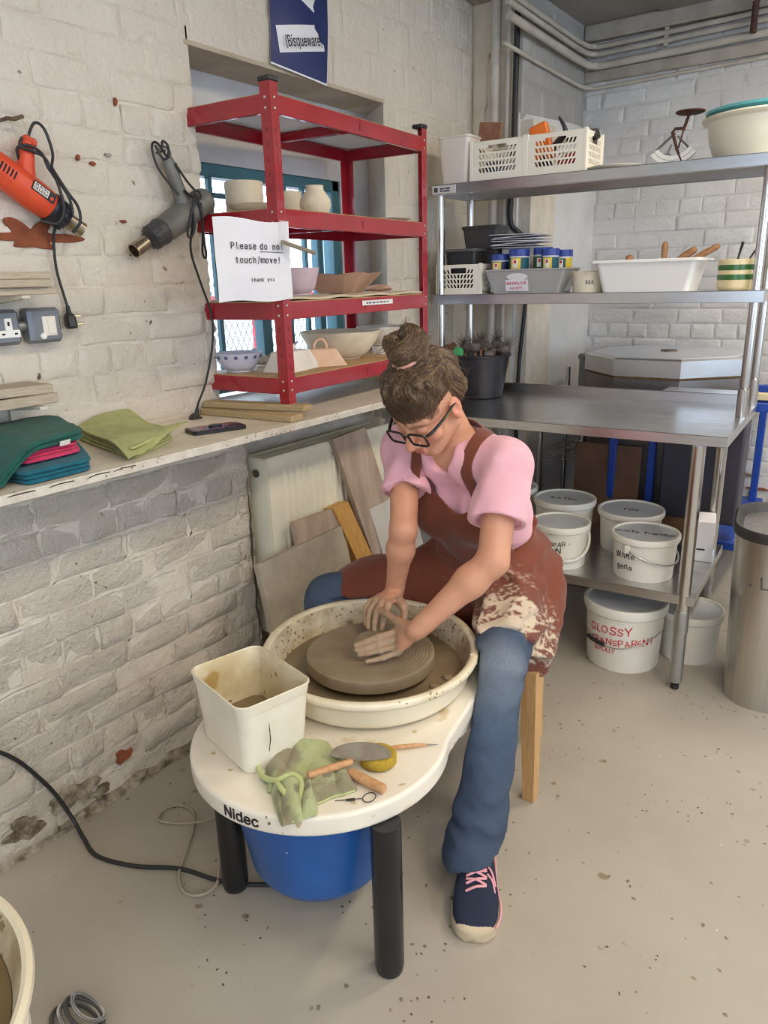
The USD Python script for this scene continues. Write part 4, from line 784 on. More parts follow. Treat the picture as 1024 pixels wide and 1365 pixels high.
for k, (dx, dy, top, c, l) in enumerate(((-.005, .0, (.012, 0, .152), (62, 60, 64), 'dark spoon handle standing in the striped mug'), (.03, .01, (.075, .0, .15), (96, 94, 98), 'grey handle leaning out of the striped mug towards the upright'))):
    t = TT('cutlery', l, 'cutlery', .097, .47, Z2+.012); t.add('handle', tube([(dx, dy, 0), (dx+.004, dy, .085), top], [.003, .005, .011], 10, smooth=4, squash=.5), M(f'cutlery{k}', srgb(c), rough=.3, metal=.5), smooth=60)
# black bucket of brushes on the table
bk_ = TT('brush_bucket', 'black plastic bucket full of brushes on the steel table', 'bucket', 1.115, .50, ZT_)
bk_.add('bucket', lathe([(0, .004), (.092, .004), (.095, 0), (.100, .004), (.128, .178), (.135, .18), (.137, .188), (.132, .192), (.126, .188), (.096, .010), (0, .008)], 48), M('bucket_black', srgb(34, 32, 36), srgb(48, 46, 50), sc=9, rough=.42, spots=[(30, .10, srgb(190, 186, 178), 7, .62)]), smooth=40)
bristle = M('bristle_grey', srgb(126, 116, 108), srgb(92, 84, 78), sc=60, rough=.8)
rng = np.random.default_rng(12)
def brush(dx, dy, lean, hgt, r, mat, label, kind='round'):
    t = TT('pot_brush', label, 'brush', 1.115-dx, .50+dy, ZT_+.05)
    ax = A([lean[0], lean[1], 1.0]); ax /= np.linalg.norm(ax); top = ax*hgt
    t.add('handle', tube([(0, 0, -.03), top*.98], .006, 8), wood_h if kind != 'white' else white_plastic, smooth=60)
    hs = []
    for i in range(150):
        d = rng.normal(0, 1, 3); d /= np.linalg.norm(d); o = top+ax*rng.uniform(-.02, .03); e = o+(d*A([1, 1, .7])+ax*.5)*r*rng.uniform(.7, 1.1)
        hs.append(tube([o, e], [.0012, .0005], 3))
    t.add('bristles', cat(*hs, ball(top, r*.62, 2)), mat, smooth=False, kind='stuff')
for k, a in enumerate(((-.05, .01, (-.25, .05), .165, .036, 'grey'), (.0, -.03, (0, -.15), .175, .040, 'grey'), (.055, .01, (.3, .1), .165, .036, 'grey'), (.02, .05, (.1, .2), .18, .036, 'grey'), (-.02, .05, (-.1, .2), .175, .036, 'grey'), (.04, -.05, (.25, -.2), .155, .032, 'grey'))):
    brush(a[0], a[1], a[2], a[3], a[4], bristle, ['grey bristle brush leaning over the green brush in the bucket', 'grey bristle brush at the front of the bucket', 'grey bristle brush leaning toward the kiln side of the bucket', 'tallest grey bristle brush at the back of the bucket', 'grey bristle brush at the back behind the green brush', 'low grey brush head with a white handle at the bucket rim'][k])
gb = TT('green_brush', 'bright green scrubbing brush on the near rim of the brush bucket', 'brush', 1.175, .405, ZT_+.17)
gb.add('head', place(tm(lathe([(0, 0), (.02, 0), (.024, .006), (.024, .012), (.0, .014)], 24)), (0, 0, .03), (1, .2, 0), (0, .15, 1)), M('green_plastic', srgb(70, 176, 104), rough=.4), smooth=50)
gb.add('bristles', cat(*[tube([A([x, -.002, .03+z]), A([x*1.1, -.022, .03+z*1.1])], .0014, 3) for x in np.linspace(-.016, .016, 6) for z in np.linspace(-.022, .022, 9) if (x/.02)**2+(z/.026)**2 < 1]), M('green_bristle', srgb(96, 196, 124), rough=.6), kind='stuff')
gb.add('handle', tube([(0, .004, .02), (0, .02, -.10)], .007, 8), M('green_plastic', srgb(70, 176, 104), rough=.4))
obj('wooden_reel', cat(mv(rot(lathe([(0, 0), (.02, 0), (.02, .012), (.012, .014), (.012, .03), (.02, .032), (.02, .044), (0, .044)], 20), 1.3, (0, 1, 0)), tw(1.262, .455, ZT_+.21)), tube([tw(1.3, .45, ZT_+.214), tw(1.20, .47, ZT_+.2)], .004, 6)), M('reel_wood', srgb(120, 82, 60), rough=.6), 'small brown wooden reel tool hooked on the rim of the brush bucket', 'tool')

# ------------------------------------------------------------------ lidded buckets
bkt = M('bucket_white', srgb(232, 228, 216), srgb(222, 216, 202), sc=4, rough=.35)
lidm = M('bucket_lid', srgb(206, 208, 210), srgb(190, 192, 194), sc=5, rough=.3)
rimm = M('bucket_rim', srgb(232, 228, 214), rough=.35)
wire = M('galv_wire', (.5, .5, .5), rough=.35, metal=1.0)
def bucket(a, b, z, r, h, label, words=(), lidword=None, handle=None, ink_=ink, wa=0.0, group=None):
    t = TT('lidded_bucket', label, 'bucket', a, b, z, 0.0, group)
    t.add('body', lathe([(0, .003), (r*.86, .003), (r*.88, 0), (r*.9, .004), (r*.965, h*.8), (r*.985, h*.8), (r*.99, h*.83), (r*.97, h*.84), (r*.975, h*.93), (0, h*.93)], 56), bkt, smooth=40)
    ld = t.add('lid', lathe([(r*.975, h*.86), (r*1.03, h*.86), (r*1.05, h*.9), (r*1.05, h*.98), (r*1.03, h), (r*.97, h), (r*.95, h*.975), (r*.93, h*.965)], 56), rimm, smooth=40)
    t.add('lid_top', lathe([(0, h*.955), (r*.94, h*.955), (r*.94, h*.968), (r*.5, h*.97), (0, h*.97)], 56), lidm, under=ld, smooth=40)
    if lidword: t.add('lettering', place(scrawl(lidword, .026, .0006), (-.0, -r*.15, h*.97), (1, .1, 0), (-.1, 1, 0)), ink_, under=ld)
    for w, zz, ww, an in words: t.add('lettering', wrap(w, .028*ww, r*(.9+.0815*zz)+.0012, an, h*zz, None, cone=r*.081/h, tilt=.06, hand=True), ink_)
    if handle:
        an, drop, mt = handle; th = np.linspace(-PI/2, PI/2, 20)
        c = lambda q: A([(r*1.02)*math.cos(an+q)*1.0, (r*1.02)*math.sin(an+q), h*.74-drop*math.cos(q)])
        hd = t.add('handle', tube([c(q) for q in th], .0035 if mt is wire else .006, 8), mt, smooth=60)
        for q in (-PI/2, PI/2): t.add('handle_lug', mv(rb(.02, .02, .03, r=.004), (r*.985*math.cos(an+q), r*.985*math.sin(an+q), h*.75)), bkt, under=hd)
    return t
bucket(.262, .135, .372, .118, .166, 'white lidded bucket marked White at the front of the lower shelf by the leg', [('White', .52, .8, -PI/2-.42), ('geria', .26, .75, -PI/2-.42)], 'White transp', (-PI/2+1.25, .055, wire))
bucket(.575, .10, .372, .108, .172, 'white lidded bucket with a hanging plastic handle, nearest the brown apron', [('TRANSPAR -', .56, .62, -PI/2+.02), ('SUN', .40, .7, -PI/2+.12)], None, (-PI/2+.62, .085, white_plastic))
bucket(.655, .375, .372, .124, .185, 'white lidded bucket marked on its lid, behind the bucket with the plastic handle', [], 'SATIN')
bucket(.385, .405, .372, .126, .165, 'white lidded bucket marked on its lid, behind the bucket marked White', [], 'TIN')
bucket(.915, .40, .372, .115, .2, 'pale blue tinted lidded bucket at the far back of the lower shelf', [])
g = bucket(.315, .14, 0, .150, .262, 'large white bucket lettered GLOSSY in red on the floor under the table', [('GLOSSY', .60, 1.15, -PI/2-.12), ('TRANSPARENT', .44, .95, -PI/2+.20), ('SPOUT', .30, .7, -PI/2-.26)], None, None, red_ink)
g.add('handle', tube([(.15*math.cos(q), .15*math.sin(q)*1.04, .165-.055*math.cos(q+PI/2)**2) for q in np.linspace(-PI, 0, 24)], .002, 6), wire, smooth=60)
g.add('handle_grip', tube([(.156*math.cos(q), .156*math.sin(q), .118-.012*(q+2.05)) for q in np.linspace(-2.32, -1.78, 8)], .008, 8), black_plastic, smooth=60)
bucket(.10, .30, 0, .115, .20, 'plain white lidded bucket at the back on the floor behind the large red lettered one', [])
t = TT('paper_box', 'small white carton at the end of the lower steel shelf', 'carton', .12, .42, .372, .15); t.add('carton', rb(.11, .13, .165, (0, 0, .0825), .003), M('carton_white', srgb(232, 232, 236), rough=.5)); t.add('mark', rb(.03, .0006, .006, (.01, -.0656, .05), .0002), ink)

# ------------------------------------------------------------------ bin, kiln and what stands behind the table
bn = T('bin', 'tall brushed steel bin with a black lid opening beside the table', 'bin', (1.535, 2.735, 0), .13)
brushed = M('brushed_steel', (.60, .58, .54), (.57, .55, .51), sc=1, rough=.30, metal=1.0, stretch=(30, 30, 1.0), rough2=.38)
bn.add('body', loft([rrect(.345, .36, .12, z, 8) if z < .01 else rrect(.345+.045*z/.62, .36+.045*z/.62, .125, z, 8) for z in (0.0, .004, .2, .4, .615)]), brushed, smooth=50)
rimk = M('bin_black', srgb(48, 46, 46), srgb(64, 62, 60), sc=12, rough=.5, spots=[(20, .12, srgb(130, 126, 118), 5, .56)])
bn.add('lid', loft([rrect(.395, .41, .13, .610, 8), rrect(.402, .417, .132, .616, 8), rrect(.402, .417, .132, .64, 8), rrect(.392, .407, .128, .646, 8), rrect(.37, .385, .12, .642, 8), rrect(.33, .35, .11, .60, 8), rrect(.31, .33, .1, .50, 8)]), rimk, smooth=50)
def on_bin(m, x0, z):
    v = A(m.vertices); m = m.copy(); x = v[:, 0]+x0; zz = z+v[:, 1]; hx, hy = (.345+.045*zz/.62)/2, (.36+.045*zz/.62)/2; r = .1225
    q = np.clip(-(x+hx-r), 0, r*.98); y = -(hy-r)-np.sqrt(r*r-q*q)-.0003-v[:, 2]; m.vertices = np.stack([x, y, zz], 1); return m
bn.add('lettering', on_bin(scrawl('. LA', .046, .0008), -.075, .455), M('marker_faded', srgb(92, 86, 86), rough=.7)); bn.add('lettering', on_bin(scrawl('ZE', .046, .0008), .045, .455), M('marker_faded', srgb(92, 86, 86), rough=.7))
kl = T('kiln', 'octagonal top loading kiln with a steel lid behind the table', 'kiln', (.80, 3.74, 0))
oct_ = lambda r, z: A([[r*math.cos(PI/8+k*PI/4), r*math.sin(PI/8+k*PI/4), z] for k in range(8)])
kiln_steel = M('kiln_steel', (.30, .27, .25), (.20, .18, .17), sc=2, rough=.35, metal=.9, rough2=.55)
kl.add('body', loft([oct_(.375, .34), oct_(.375, 1.0)]), kiln_steel, smooth=False)
kl.add('seal', loft([oct_(.365, .998), oct_(.378, 1.003), oct_(.37, 1.012)]), M('kiln_fibre', srgb(150, 116, 76), srgb(110, 80, 50), sc=40, rough=.9, bump=.5, bsc=90), smooth=False)
ld = kl.add('lid', loft([oct_(.385, 1.012), oct_(.385, 1.085), oct_(.375, 1.092)]), M('kiln_lid', (.62, .62, .62), (.5, .5, .5), sc=3, rough=.3, metal=.9), smooth=False)
kl.add('lid_face', loft([oct_(.36, 1.092), oct_(.355, 1.0955)]), M('kiln_lid_top', srgb(206, 212, 222), srgb(190, 196, 208), sc=3, rough=.35, metal=.3), under=ld, smooth=False)
kl.add('vent_plug', lathe([(0, 1.0955), (.04, 1.0955), (.035, 1.103), (0, 1.104)], 16), M('vent_dark', srgb(90, 82, 70)), under=ld)
kl.add('hinge', cat(rb2((-.43, -.03, .9), (-.375, .03, 1.06), .006), rod((-.41, -.06, 1.06), (-.41, .06, 1.06), .015)), zincg)
kl.add('control_box', rb2((.13, -.47, .42), (.45, -.35, .955), .008), M('control_navy', srgb(58, 56, 66), rough=.45))
kl.add('box_top', rb2((.10, -.46, .955), (.42, -.34, .975), .006), M('kiln_lid_top', srgb(206, 212, 222)))
kl.add('label', rb2((.16, -.4715, .86), (.24, -.47, .9), .0004), paper); kl.add('label', rb2((.30, -.4715, .84), (.40, -.47, .91), .0004), M('label_blue', srgb(96, 120, 190)))
blue = M('blue_enamel', srgb(34, 74, 168), srgb(28, 62, 146), sc=7, rough=.4)
bsn = T('kiln_stand', 'blue painted metal stand round the kiln', 'stand', (.80, 3.74, 0))
for x, y in ((-.10, -.42), (.075, -.42), (-.36, .3), (.40, .3)): bsn.add('post', rb2((x-.016, y-.016, 0), (x+.016, y+.016, .92), .003), blue)
for z in (.30, .905): bsn.add('rail', rb2((-.13, -.434, z), (.52, -.405, z+.035), .003), blue)
bsn.add('deck', rb2((-.40, -.40, .30), (.44, .36, .335), .004), blue)
bsn.add('side_rail', rb2((.40, -.30, .90), (.9, -.272, .935), .003), blue); bsn.add('side_rail', rb2((.40, -.30, .965), (.9, -.272, .995), .003), blue)
obj('timber_batten', rb2((1.2, 3.42, .935), (1.75, 3.47, .966), .004), M('pale_batten', srgb(226, 208, 168), rough=.5), 'pale timber batten resting between blue rails behind the table corner', 'batten')
cb = M('cardboard', srgb(120, 88, 66), srgb(100, 72, 54), sc=9, rough=.8)
obj('cardboard_sheet', place(rb(.30, .70, .006, (0, .35, 0), .001), (.68, 3.27, .01), (1, .05, 0), (0, .08, 1)), cb, 'brown cardboard sheet leaning before the kiln under the table', 'cardboard')
obj('cardboard_sheet', place(rb(.22, .62, .006, (0, .31, 0), .001), (1.05, 3.25, .01), (1, -.05, 0), (0, .06, 1)), cb, 'brown cardboard sheet behind the table leg next to the kiln controls', 'cardboard')
chrome = M('chrome', (.62, .63, .66), rough=.2, metal=1.0)
wr = T('wire_rack', 'chrome wire shelving rack in the corner behind the table', 'rack', (.40, 3.5, 0))
for x, y in ((.52, 3.42), (.30, 3.42), (.52, 3.75), (.30, 3.75)): wr.add('post', rod((x, y, 0), (x, y, 1.0 if y > 3.5 else .92), .0125, 12), chrome, w=True, smooth=60)
for z in (.62, .30):
    ws = [rod((x, 3.42, z), (x, 3.75, z), .0025, 5) for x in np.linspace(.305, .515, 10)]+[rod((.30, y, z-.005), (.52, y, z-.005), .003, 5) for y in (3.42, 3.585, 3.75)]
    zz = []
    for y in (3.42, 3.75):
        p = [(x, y, z+(.0 if k % 2 else -.03)) for k, x in enumerate(np.linspace(.30, .52, 12))]; zz.append(tube(p, .0022, 5)); zz.append(rod((.30, y, z-.03), (.52, y, z-.03), .003, 5))
    wr.add('wire_shelf', cat(*ws, *zz), chrome, w=True, smooth=60)
wr.add('clamp', cat(rod((.52, 3.42, .64), (.60, 3.40, .65), .012), mv(lathe([(0, 0), (.02, 0), (.02, .03), (0, .03)], 14), (.61, 3.40, .635))), black_plastic, w=True)
# ------------------------------------------------------------------ heat guns, sockets and planks on the left wall
orange = M('orange_casing', srgb(226, 84, 48), srgb(206, 70, 40), sc=10, rough=.42, spots=[(26, .12, srgb(214, 170, 150), 6, .60)])
rubber = M('cable_rubber', srgb(40, 40, 42), rough=.5)
gunmetal = M('gun_grey', srgb(112, 110, 104), srgb(96, 94, 88), sc=10, rough=.45, spots=[(30, .12, srgb(160, 154, 142), 6, .60)])
brass = M('tarnished_nozzle', (.45, .38, .28), (.30, .26, .20), sc=30, rough=.35, metal=1.0)
def wp(y, z, x=.045): return A([W_UP+x, y, z])
def disc_at(P, D, prof, n=28):
    D = A(D, float); D /= np.linalg.norm(D); X = np.cross(D, (1, 0, 0)); X /= np.linalg.norm(X); Y = np.cross(D, X)
    m = lathe(prof, n); v = A(m.vertices); m.vertices = A(P)+v[:, :1]*X+v[:, 1:2]*Y+v[:, 2:3]*D; return m
def heat_gun(name, label, rear, tip, handle_top, handle_root, casing, collar_mat, vent=True):
    t = T(name, label, 'heat gun', wp(*rear))
    R, Q = wp(*rear), wp(*tip); D = (Q-R)/np.linalg.norm(Q-R); L = np.linalg.norm(Q-R)
    b = t.add('body', disc_at(R, D, [(0, 0), (.024, 0), (.033, .006), (.037, .02), (.037, L*.34), (.0385, L*.44), (.0365, L*.60), (.034, L*.64), (0, L*.64)], 32), casing, w=True, smooth=45)
    H, K = wp(*handle_top), wp(*handle_root); U = (K-H)/np.linalg.norm(K-H); S = np.cross(U, (1, 0, 0))
    hp = []
    for q, w, dp in ((0, .012, .012), (.04, .017, .016), (.3, .019, .018), (.6, .0205, .019), (.85, .024, .020), (1.0, .033, .023), (1.08, .040, .025)):
        c = H+(K-H)*q; tt = np.arange(20)*2*PI/20; hp.append(c+np.outer(np.cos(tt), S)*w+np.outer(np.sin(tt), A([1.0, 0, 0]))*dp)
    t.add('handle', loft(hp), casing, w=True, smooth=50)
    t.add('collar', disc_at(R+D*L*.63, D, [(0, 0), (.0365, 0), (.038, .006), (.037, .014), (.0335, .018), (.033, .030), (.0345, .034), (.033, .045), (.028, .05), (0, .05)], 32), collar_mat, w=True, smooth=40)
    rb_ = [disc_at(R+D*(L*.63+.022)+(np.cross(D, (1, 0, 0))*math.cos(a)+A([1.0, 0, 0])*math.sin(a))*.033, D, [(0, 0), (.0022, 0), (.0022, .026), (0, .026)], 6) for a in np.arange(16)*2*PI/16]
    t.add('collar_ribs', cat(*rb_), collar_mat, w=True, kind='stuff')
    t.add('nozzle', disc_at(Q-D*.050, D, [(0, 0), (.0195, 0), (.0195, .044), (.0205, .05), (.0175, .05), (.0165, .02), (0, .02)], 28), brass, w=True, smooth=40)
    vs = []
    X = np.cross(D, (1, 0, 0))
    for i in range(5):
        for j in range(4 if vent else 2):
            a = .25+j*.28; c = R+D*(.02+i*.009)+(A([1.0, 0, 0])*math.sin(a+.55)+(-X if vent else X)*-math.cos(a+.55)*.9)*.0365
            vs.append(place(rb(.0045, .010, .002, r=.0008), c, D, np.cross(D, (c-R-D*((c-R)@D)))))
    t.add('vent_slot', cat(*vs), M('slot_black', srgb(24, 22, 22), rough=.7), w=True, kind='stuff')
    return t, R, Q, D, H, K
g1, R1, Q1, D1, H1, K1 = heat_gun('heat_gun', 'orange heat gun with cord wrapped round its handle hanging on the wall', (1.012, 1.738), (1.236, 1.595), (1.120, 1.792), (1.102, 1.690), orange, M('collar_black', srgb(30, 32, 40), rough=.45))
g1.add('hanger', cat(place(rb(.035, .020, .018, r=.005), H1+A([0, .008, -.002]), (0, 1, -.35), (.0, .35, 1))), orange, w=True)
X1 = np.cross(D1, (1, 0, 0)); up1 = -X1 if X1[2] < 0 else X1
lab0 = R1+D1*.128+A([.0385, 0, 0])
lp_ = g1.add('label', place(rb(.062, .024, .001, r=.0004), lab0+up1*.006, D1, up1), M('label_black', srgb(28, 26, 28), rough=.4), w=True)
g1.add('label_field', place(rb(.040, .018, .0006, r=.0003), lab0+up1*.006+A([.0007, 0, 0])-D1*.008, D1, up1), M('label_pale', srgb(226, 222, 216), rough=.4), w=True, under=lp_)
g1.add('lettering', cat(place(text('BLACK+', .0062, .0004, True, width=.034), lab0+up1*.008+A([.0009, 0, 0])-D1*.008, D1, up1), place(text('DECKER', .0062, .0004, True, width=.036), lab0+up1*(-.001)+A([.0009, 0, 0])-D1*.008, D1, up1)), ink, w=True, under=lp_)
g1.add('label_dot', place(lathe([(0, 0), (.0045, 0), (.0045, .0006), (0, .0006)], 14), lab0+up1*.003+A([.0006, 0, 0])+D1*.022, D1, up1), orange, w=True, under=lp_)
loops = [[H1+A([.02, -.022, .0]), H1+A([.022, -.03, -.02]), H1+A([.024, .0, -.028]), H1+A([.022, .03, -.04]), H1+A([.02, .045, -.075]), wp(1.17, 1.70, .08), wp(1.185, 1.66, .09), wp(1.19, 1.62, .085)],
         [H1+A([.0, -.026, -.045]), H1+A([.012, -.032, -.022]), H1+A([.024, -.01, -.016]), H1+A([.024, .02, -.03]), H1+A([.02, .035, -.06]), wp(1.16, 1.70, .085), wp(1.165, 1.64, .09), wp(1.145, 1.605, .085), wp(1.11, 1.61, .07)],
         [H1+A([0, .004, .004]), H1+A([.0, .028, .040]), H1+A([.0, .052, .030]), H1+A([.008, .06, -.02]), H1+A([.014, .05, -.05]), wp(1.163, 1.73, .07), wp(1.18, 1.68, .09), wp(1.205, 1.645, .09), wp(1.205, 1.61, .09), wp(1.19, 1.585, .075)]]
g1.add('cord', cat(*[tube(l, .0036, 8, smooth=6) for l in loops], tube([wp(1.16, 1.60, .05), wp(1.163, 1.57, .03), wp(1.165, 1.50, .02), wp(1.175, 1.43, .022), wp(1.178, 1.405, .025)], .0036, 8, smooth=6)), rubber, w=True, smooth=60)
def plug(t, P, U, W, s=1.0):
    """A three pin plug hanging by its cord: P its neck, U along the cord out of it, W out of its face."""
    U = A(U, float); U /= np.linalg.norm(U); W = A(W, float); W -= U*(W@U); W /= np.linalg.norm(W); S = np.cross(U, W)
    f = lambda a, b, c: A(P)-U*a+S*b+W*c
    pb_ = t.add('plug', cat(tube([f(-.002, 0, 0), f(.022, 0, 0)], [.0045, .0075], 10), hull([f(a, b, c) for a, w, d in ((.018, .011, .008), (.028, .019, .012), (.05, .022, .013), (.056, .018, .011)) for b in (-w, -w*.7, w*.7, w) for c in ((-d, d) if abs(b) < w*.9 else (-d*.6, d*.6))])), rubber, w=True, smooth=35)
    t.add('pin', cat(*[place(rb(.006, .004, .018, r=.001), f(a, b, .021), U, S) for a, b in ((.026, 0), (.046, .011), (.046, -.011))]), M('pin_brass', (.6, .46, .25), rough=.3, metal=1.0), w=True, under=pb_)
plug(g1, wp(1.178, 1.407, .025), (-.02, -.05, 1), (.35, .9, -.3))
nail = T('wall_hook', 'bent rusty double nail hook holding the orange heat gun', 'hook', wp(1.10, 1.835, 0))
nail.add('nail', cat(rod(wp(1.085, 1.834, .0), wp(1.085, 1.834, .04), .004), rod(wp(1.118, 1.842, .0), wp(1.118, 1.842, .045), .004), tube([wp(1.08, 1.834, .04), wp(1.10, 1.834, .043), wp(1.122, 1.843, .044)], .0045, 8)), M('old_nail', srgb(120, 104, 84), srgb(90, 76, 60), sc=30, rough=.6, metal=.4), w=True)
nail.add('string', cat(rod(wp(1.088, 1.834, .04), wp(1.098, 1.797, .045), .0009, 5), rod(wp(1.118, 1.843, .044), wp(1.125, 1.795, .05), .0009, 5)), M('thin_string', srgb(190, 182, 166)), w=True)
g2, R2, Q2, D2, H2, K2 = heat_gun('heat_gun', 'grey heat gun with looped cord hanging on the wall beside the window', (1.680, 1.700), (1.392, 1.546), (1.540, 1.797), (1.588, 1.672), gunmetal, M('collar_grey', srgb(62, 62, 64), rough=.5), False)
g2.add('hanging_ring', tube([H2+A([0, -.005+.02*math.cos(a), .012+.016*math.sin(a)]) for a in np.linspace(0, 2*PI, 20)], .0035, 8), gunmetal, w=True, smooth=60)
g2.add('switch', place(rb(.012, .05, .012, r=.003), H2+(K2-H2)*.35+A([.0, .016, .01]), (0, 1, .3), (K2-H2)), M('switch_dark', srgb(52, 50, 50), rough=.5), w=True)
cl2 = [[H2+A([.0, .004, .0]), H2+A([.0, -.03, .035]), H2+A([.005, -.052, .02]), H2+A([.012, -.045, -.03]), H2+A([.018, -.01, -.075]), H2+A([.03, .005, -.10])],
       [H2+A([.0, -.036, .028]), H2+A([.008, -.022, -.004]), H2+A([.01, -.004, .0]), H2+A([.006, .004, .03]), H2+A([.004, -.012, .04]), H2+A([.008, -.02, .012])],
       [H2+A([.02, .012, -.018]), H2+A([.02, .05, -.06]), H2+A([.022, .075, -.085]), H2+A([.024, .06, -.10]), H2+A([.026, .03, -.085])],
       [wp(1.575, 1.70, .085), wp(1.60, 1.712, .092), wp(1.612, 1.695, .092), wp(1.595, 1.685, .092), wp(1.58, 1.66, .09), wp(1.582, 1.61, .085), wp(1.57, 1.585, .08), wp(1.56, 1.60, .08), wp(1.585, 1.68, .09)],
       [wp(1.60, 1.70, .088), wp(1.62, 1.64, .08), wp(1.645, 1.585, .05), wp(1.665, 1.545, .035), wp(1.663, 1.53, .03), wp(1.65, 1.55, .035), wp(1.625, 1.62, .075), wp(1.612, 1.68, .088)],
       [wp(1.585, 1.69, .09), wp(1.585, 1.62, .075), wp(1.60, 1.55, .04), wp(1.635, 1.46, .03), wp(1.668, 1.36, .03), wp(1.66, 1.27, .03), wp(1.615, 1.16, .035), wp(1.565, 1.105, .05), wp(1.545, 1.088, .062)]]
g2.add('cord', cat(*[tube(l, .0034, 8, smooth=7) for l in cl2]), rubber, w=True, smooth=60)
plug(g2, (W_UP+.062, 1.545, 1.088), (-.1, .35, .9), (.9, -.2, -.1))
hk = obj('wall_nail', rod(wp(1.535, 1.812, 0), wp(1.535, 1.815, .05), .003), M('old_nail', srgb(120, 104, 84)), 'nail in the wall holding up the grey heat gun', 'nail')
# metal clad socket and switch
clad = M('metal_clad', srgb(128, 132, 138), srgb(114, 118, 124), sc=6, rough=.4, metal=.3)
so = T('wall_socket', 'grey metal clad power socket on the wall at the edge of the photo', 'socket', wp(.99, 1.363, 0))
so.add('box', rb2((W_UP+.0, .955, 1.322), (W_UP+.046, 1.031, 1.406), .008), clad, w=True)
w_ = so.add('face', rb2((W_UP+.0455, .975, 1.340), (W_UP+.0475, 1.024, 1.350), .0006), M('socket_white', srgb(236, 234, 228), rough=.3), w=True)
so.add('face', cat(rb2((W_UP+.0455, .990, 1.350), (W_UP+.0475, 1.008, 1.386), .0006), rb2((W_UP+.0455, .972, 1.340), (W_UP+.0476, 1.026, 1.358), .0006)), M('socket_white', srgb(236, 234, 228)), w=True)
so.add('pin_hole', cat(rb2((W_UP+.047, .9965, 1.368), (W_UP+.0484, 1.0015, 1.378), .0004), rb2((W_UP+.047, .979, 1.347), (W_UP+.0484, .987, 1.351), .0004), rb2((W_UP+.047, 1.011, 1.347), (W_UP+.0484, 1.019, 1.351), .0004)), M('slot_black', srgb(24, 22, 22)), w=True)
so.add('gland', rod(wp(1.028, 1.365, .02), wp(1.056, 1.365, .02), .012, 16), M('gland_steel', srgb(150, 150, 146), rough=.4, metal=.6), w=True)
sw = T('wall_switch', 'grey metal clad switch box with a white rocker beside the socket', 'switch', wp(1.10, 1.363, 0))
sw.add('box', rb2((W_UP, 1.054, 1.321), (W_UP+.046, 1.142, 1.407), .008), clad, w=True)
sw.add('rocker', cat(rb2((W_UP+.045, 1.088, 1.338), (W_UP+.0478, 1.124, 1.386), .0008), rb2((W_UP+.046, 1.100, 1.342), (W_UP+.0505, 1.121, 1.383), .001)), M('rocker_white', srgb(232, 224, 210), rough=.3), w=True)
sw.add('lamp_cover', place(lathe([(0, 0), (.0085, 0), (.007, .004), (0, .005)], 20), (W_UP+.0462, 1.086, 1.338), (0, 1, 0), (0, 0, 1)), M('socket_white', srgb(236, 234, 228)), w=True)
sw.add('screw', cat(*[place(lathe([(0, 0), (.003, 0), (.002, .0015), (0, .0015)], 12), (W_UP+.046, y, 1.364), (0, 1, 0), (0, 0, 1)) for y in (1.075, 1.133)]), zincg, w=True)
sw.add('knockout', rod(wp(1.14, 1.338, .02), wp(1.15, 1.338, .02), .008, 12), M('pin_brass', (.6, .46, .25)), w=True)
# planks on small brackets at the edge of the photo
ply = M('ply_strip', srgb(196, 182, 160), srgb(168, 154, 132), sc=9, rough=.7, bump=.25, bsc=24, stretch=(30, 3, 60))
for k, (y1, z0, z1, x1, l) in enumerate(((1.070, 1.474, 1.491, .045, 'topmost of the three thin planks in the upper bracket at the edge of the wall'), (1.066, 1.456, 1.4735, .048, 'middle of the three thin planks in the upper bracket'), (1.085, 1.439, 1.4555, .035, 'lowest of the three thin planks in the upper bracket, longest'))):
    obj('thin_plank', jitter(tm(rb2((W_UP+.01, .3, z0), (x1, y1, z1), .002)).subdivide(), .001, 20, k), ply, l, 'plank', smooth=20)
for k, (y1, z0, z1, x1, l) in enumerate(((1.045, 1.206, 1.228, .02, 'upper of the two planks on the lower bracket above the towels'), (1.05, 1.182, 1.2055, .03, 'lower of the two planks on the lower bracket above the towels'))):
    obj('thin_plank', rot(jitter(tm(rb2((W_UP+.012, .3, z0), (x1, y1, z1), .002)).subdivide(), .001, 20, 5+k), (-.02, .008)[k], (1, 0, 0), (0, 1.0, z0)), ply, l, 'plank', smooth=20)
for z, l in ((1.438, 'pale angled bracket under the upper planks'), (1.180, 'pale angled bracket under the two lower planks')):
    obj('plank_bracket', cat(hull([wp(.985, z, .005), wp(1.005, z, .005), wp(.985, z, .15), wp(1.005, z, .15), wp(.985, z-.02, .005), wp(1.005, z-.02, .005), wp(.985, z-.006, .15), wp(1.005, z-.006, .15)]), rb2((W_UP+.004, .985, z-.05), (W_UP+.012, 1.005, z), .002)), M('bracket_cream', srgb(214, 204, 186), rough=.5), l, 'bracket')

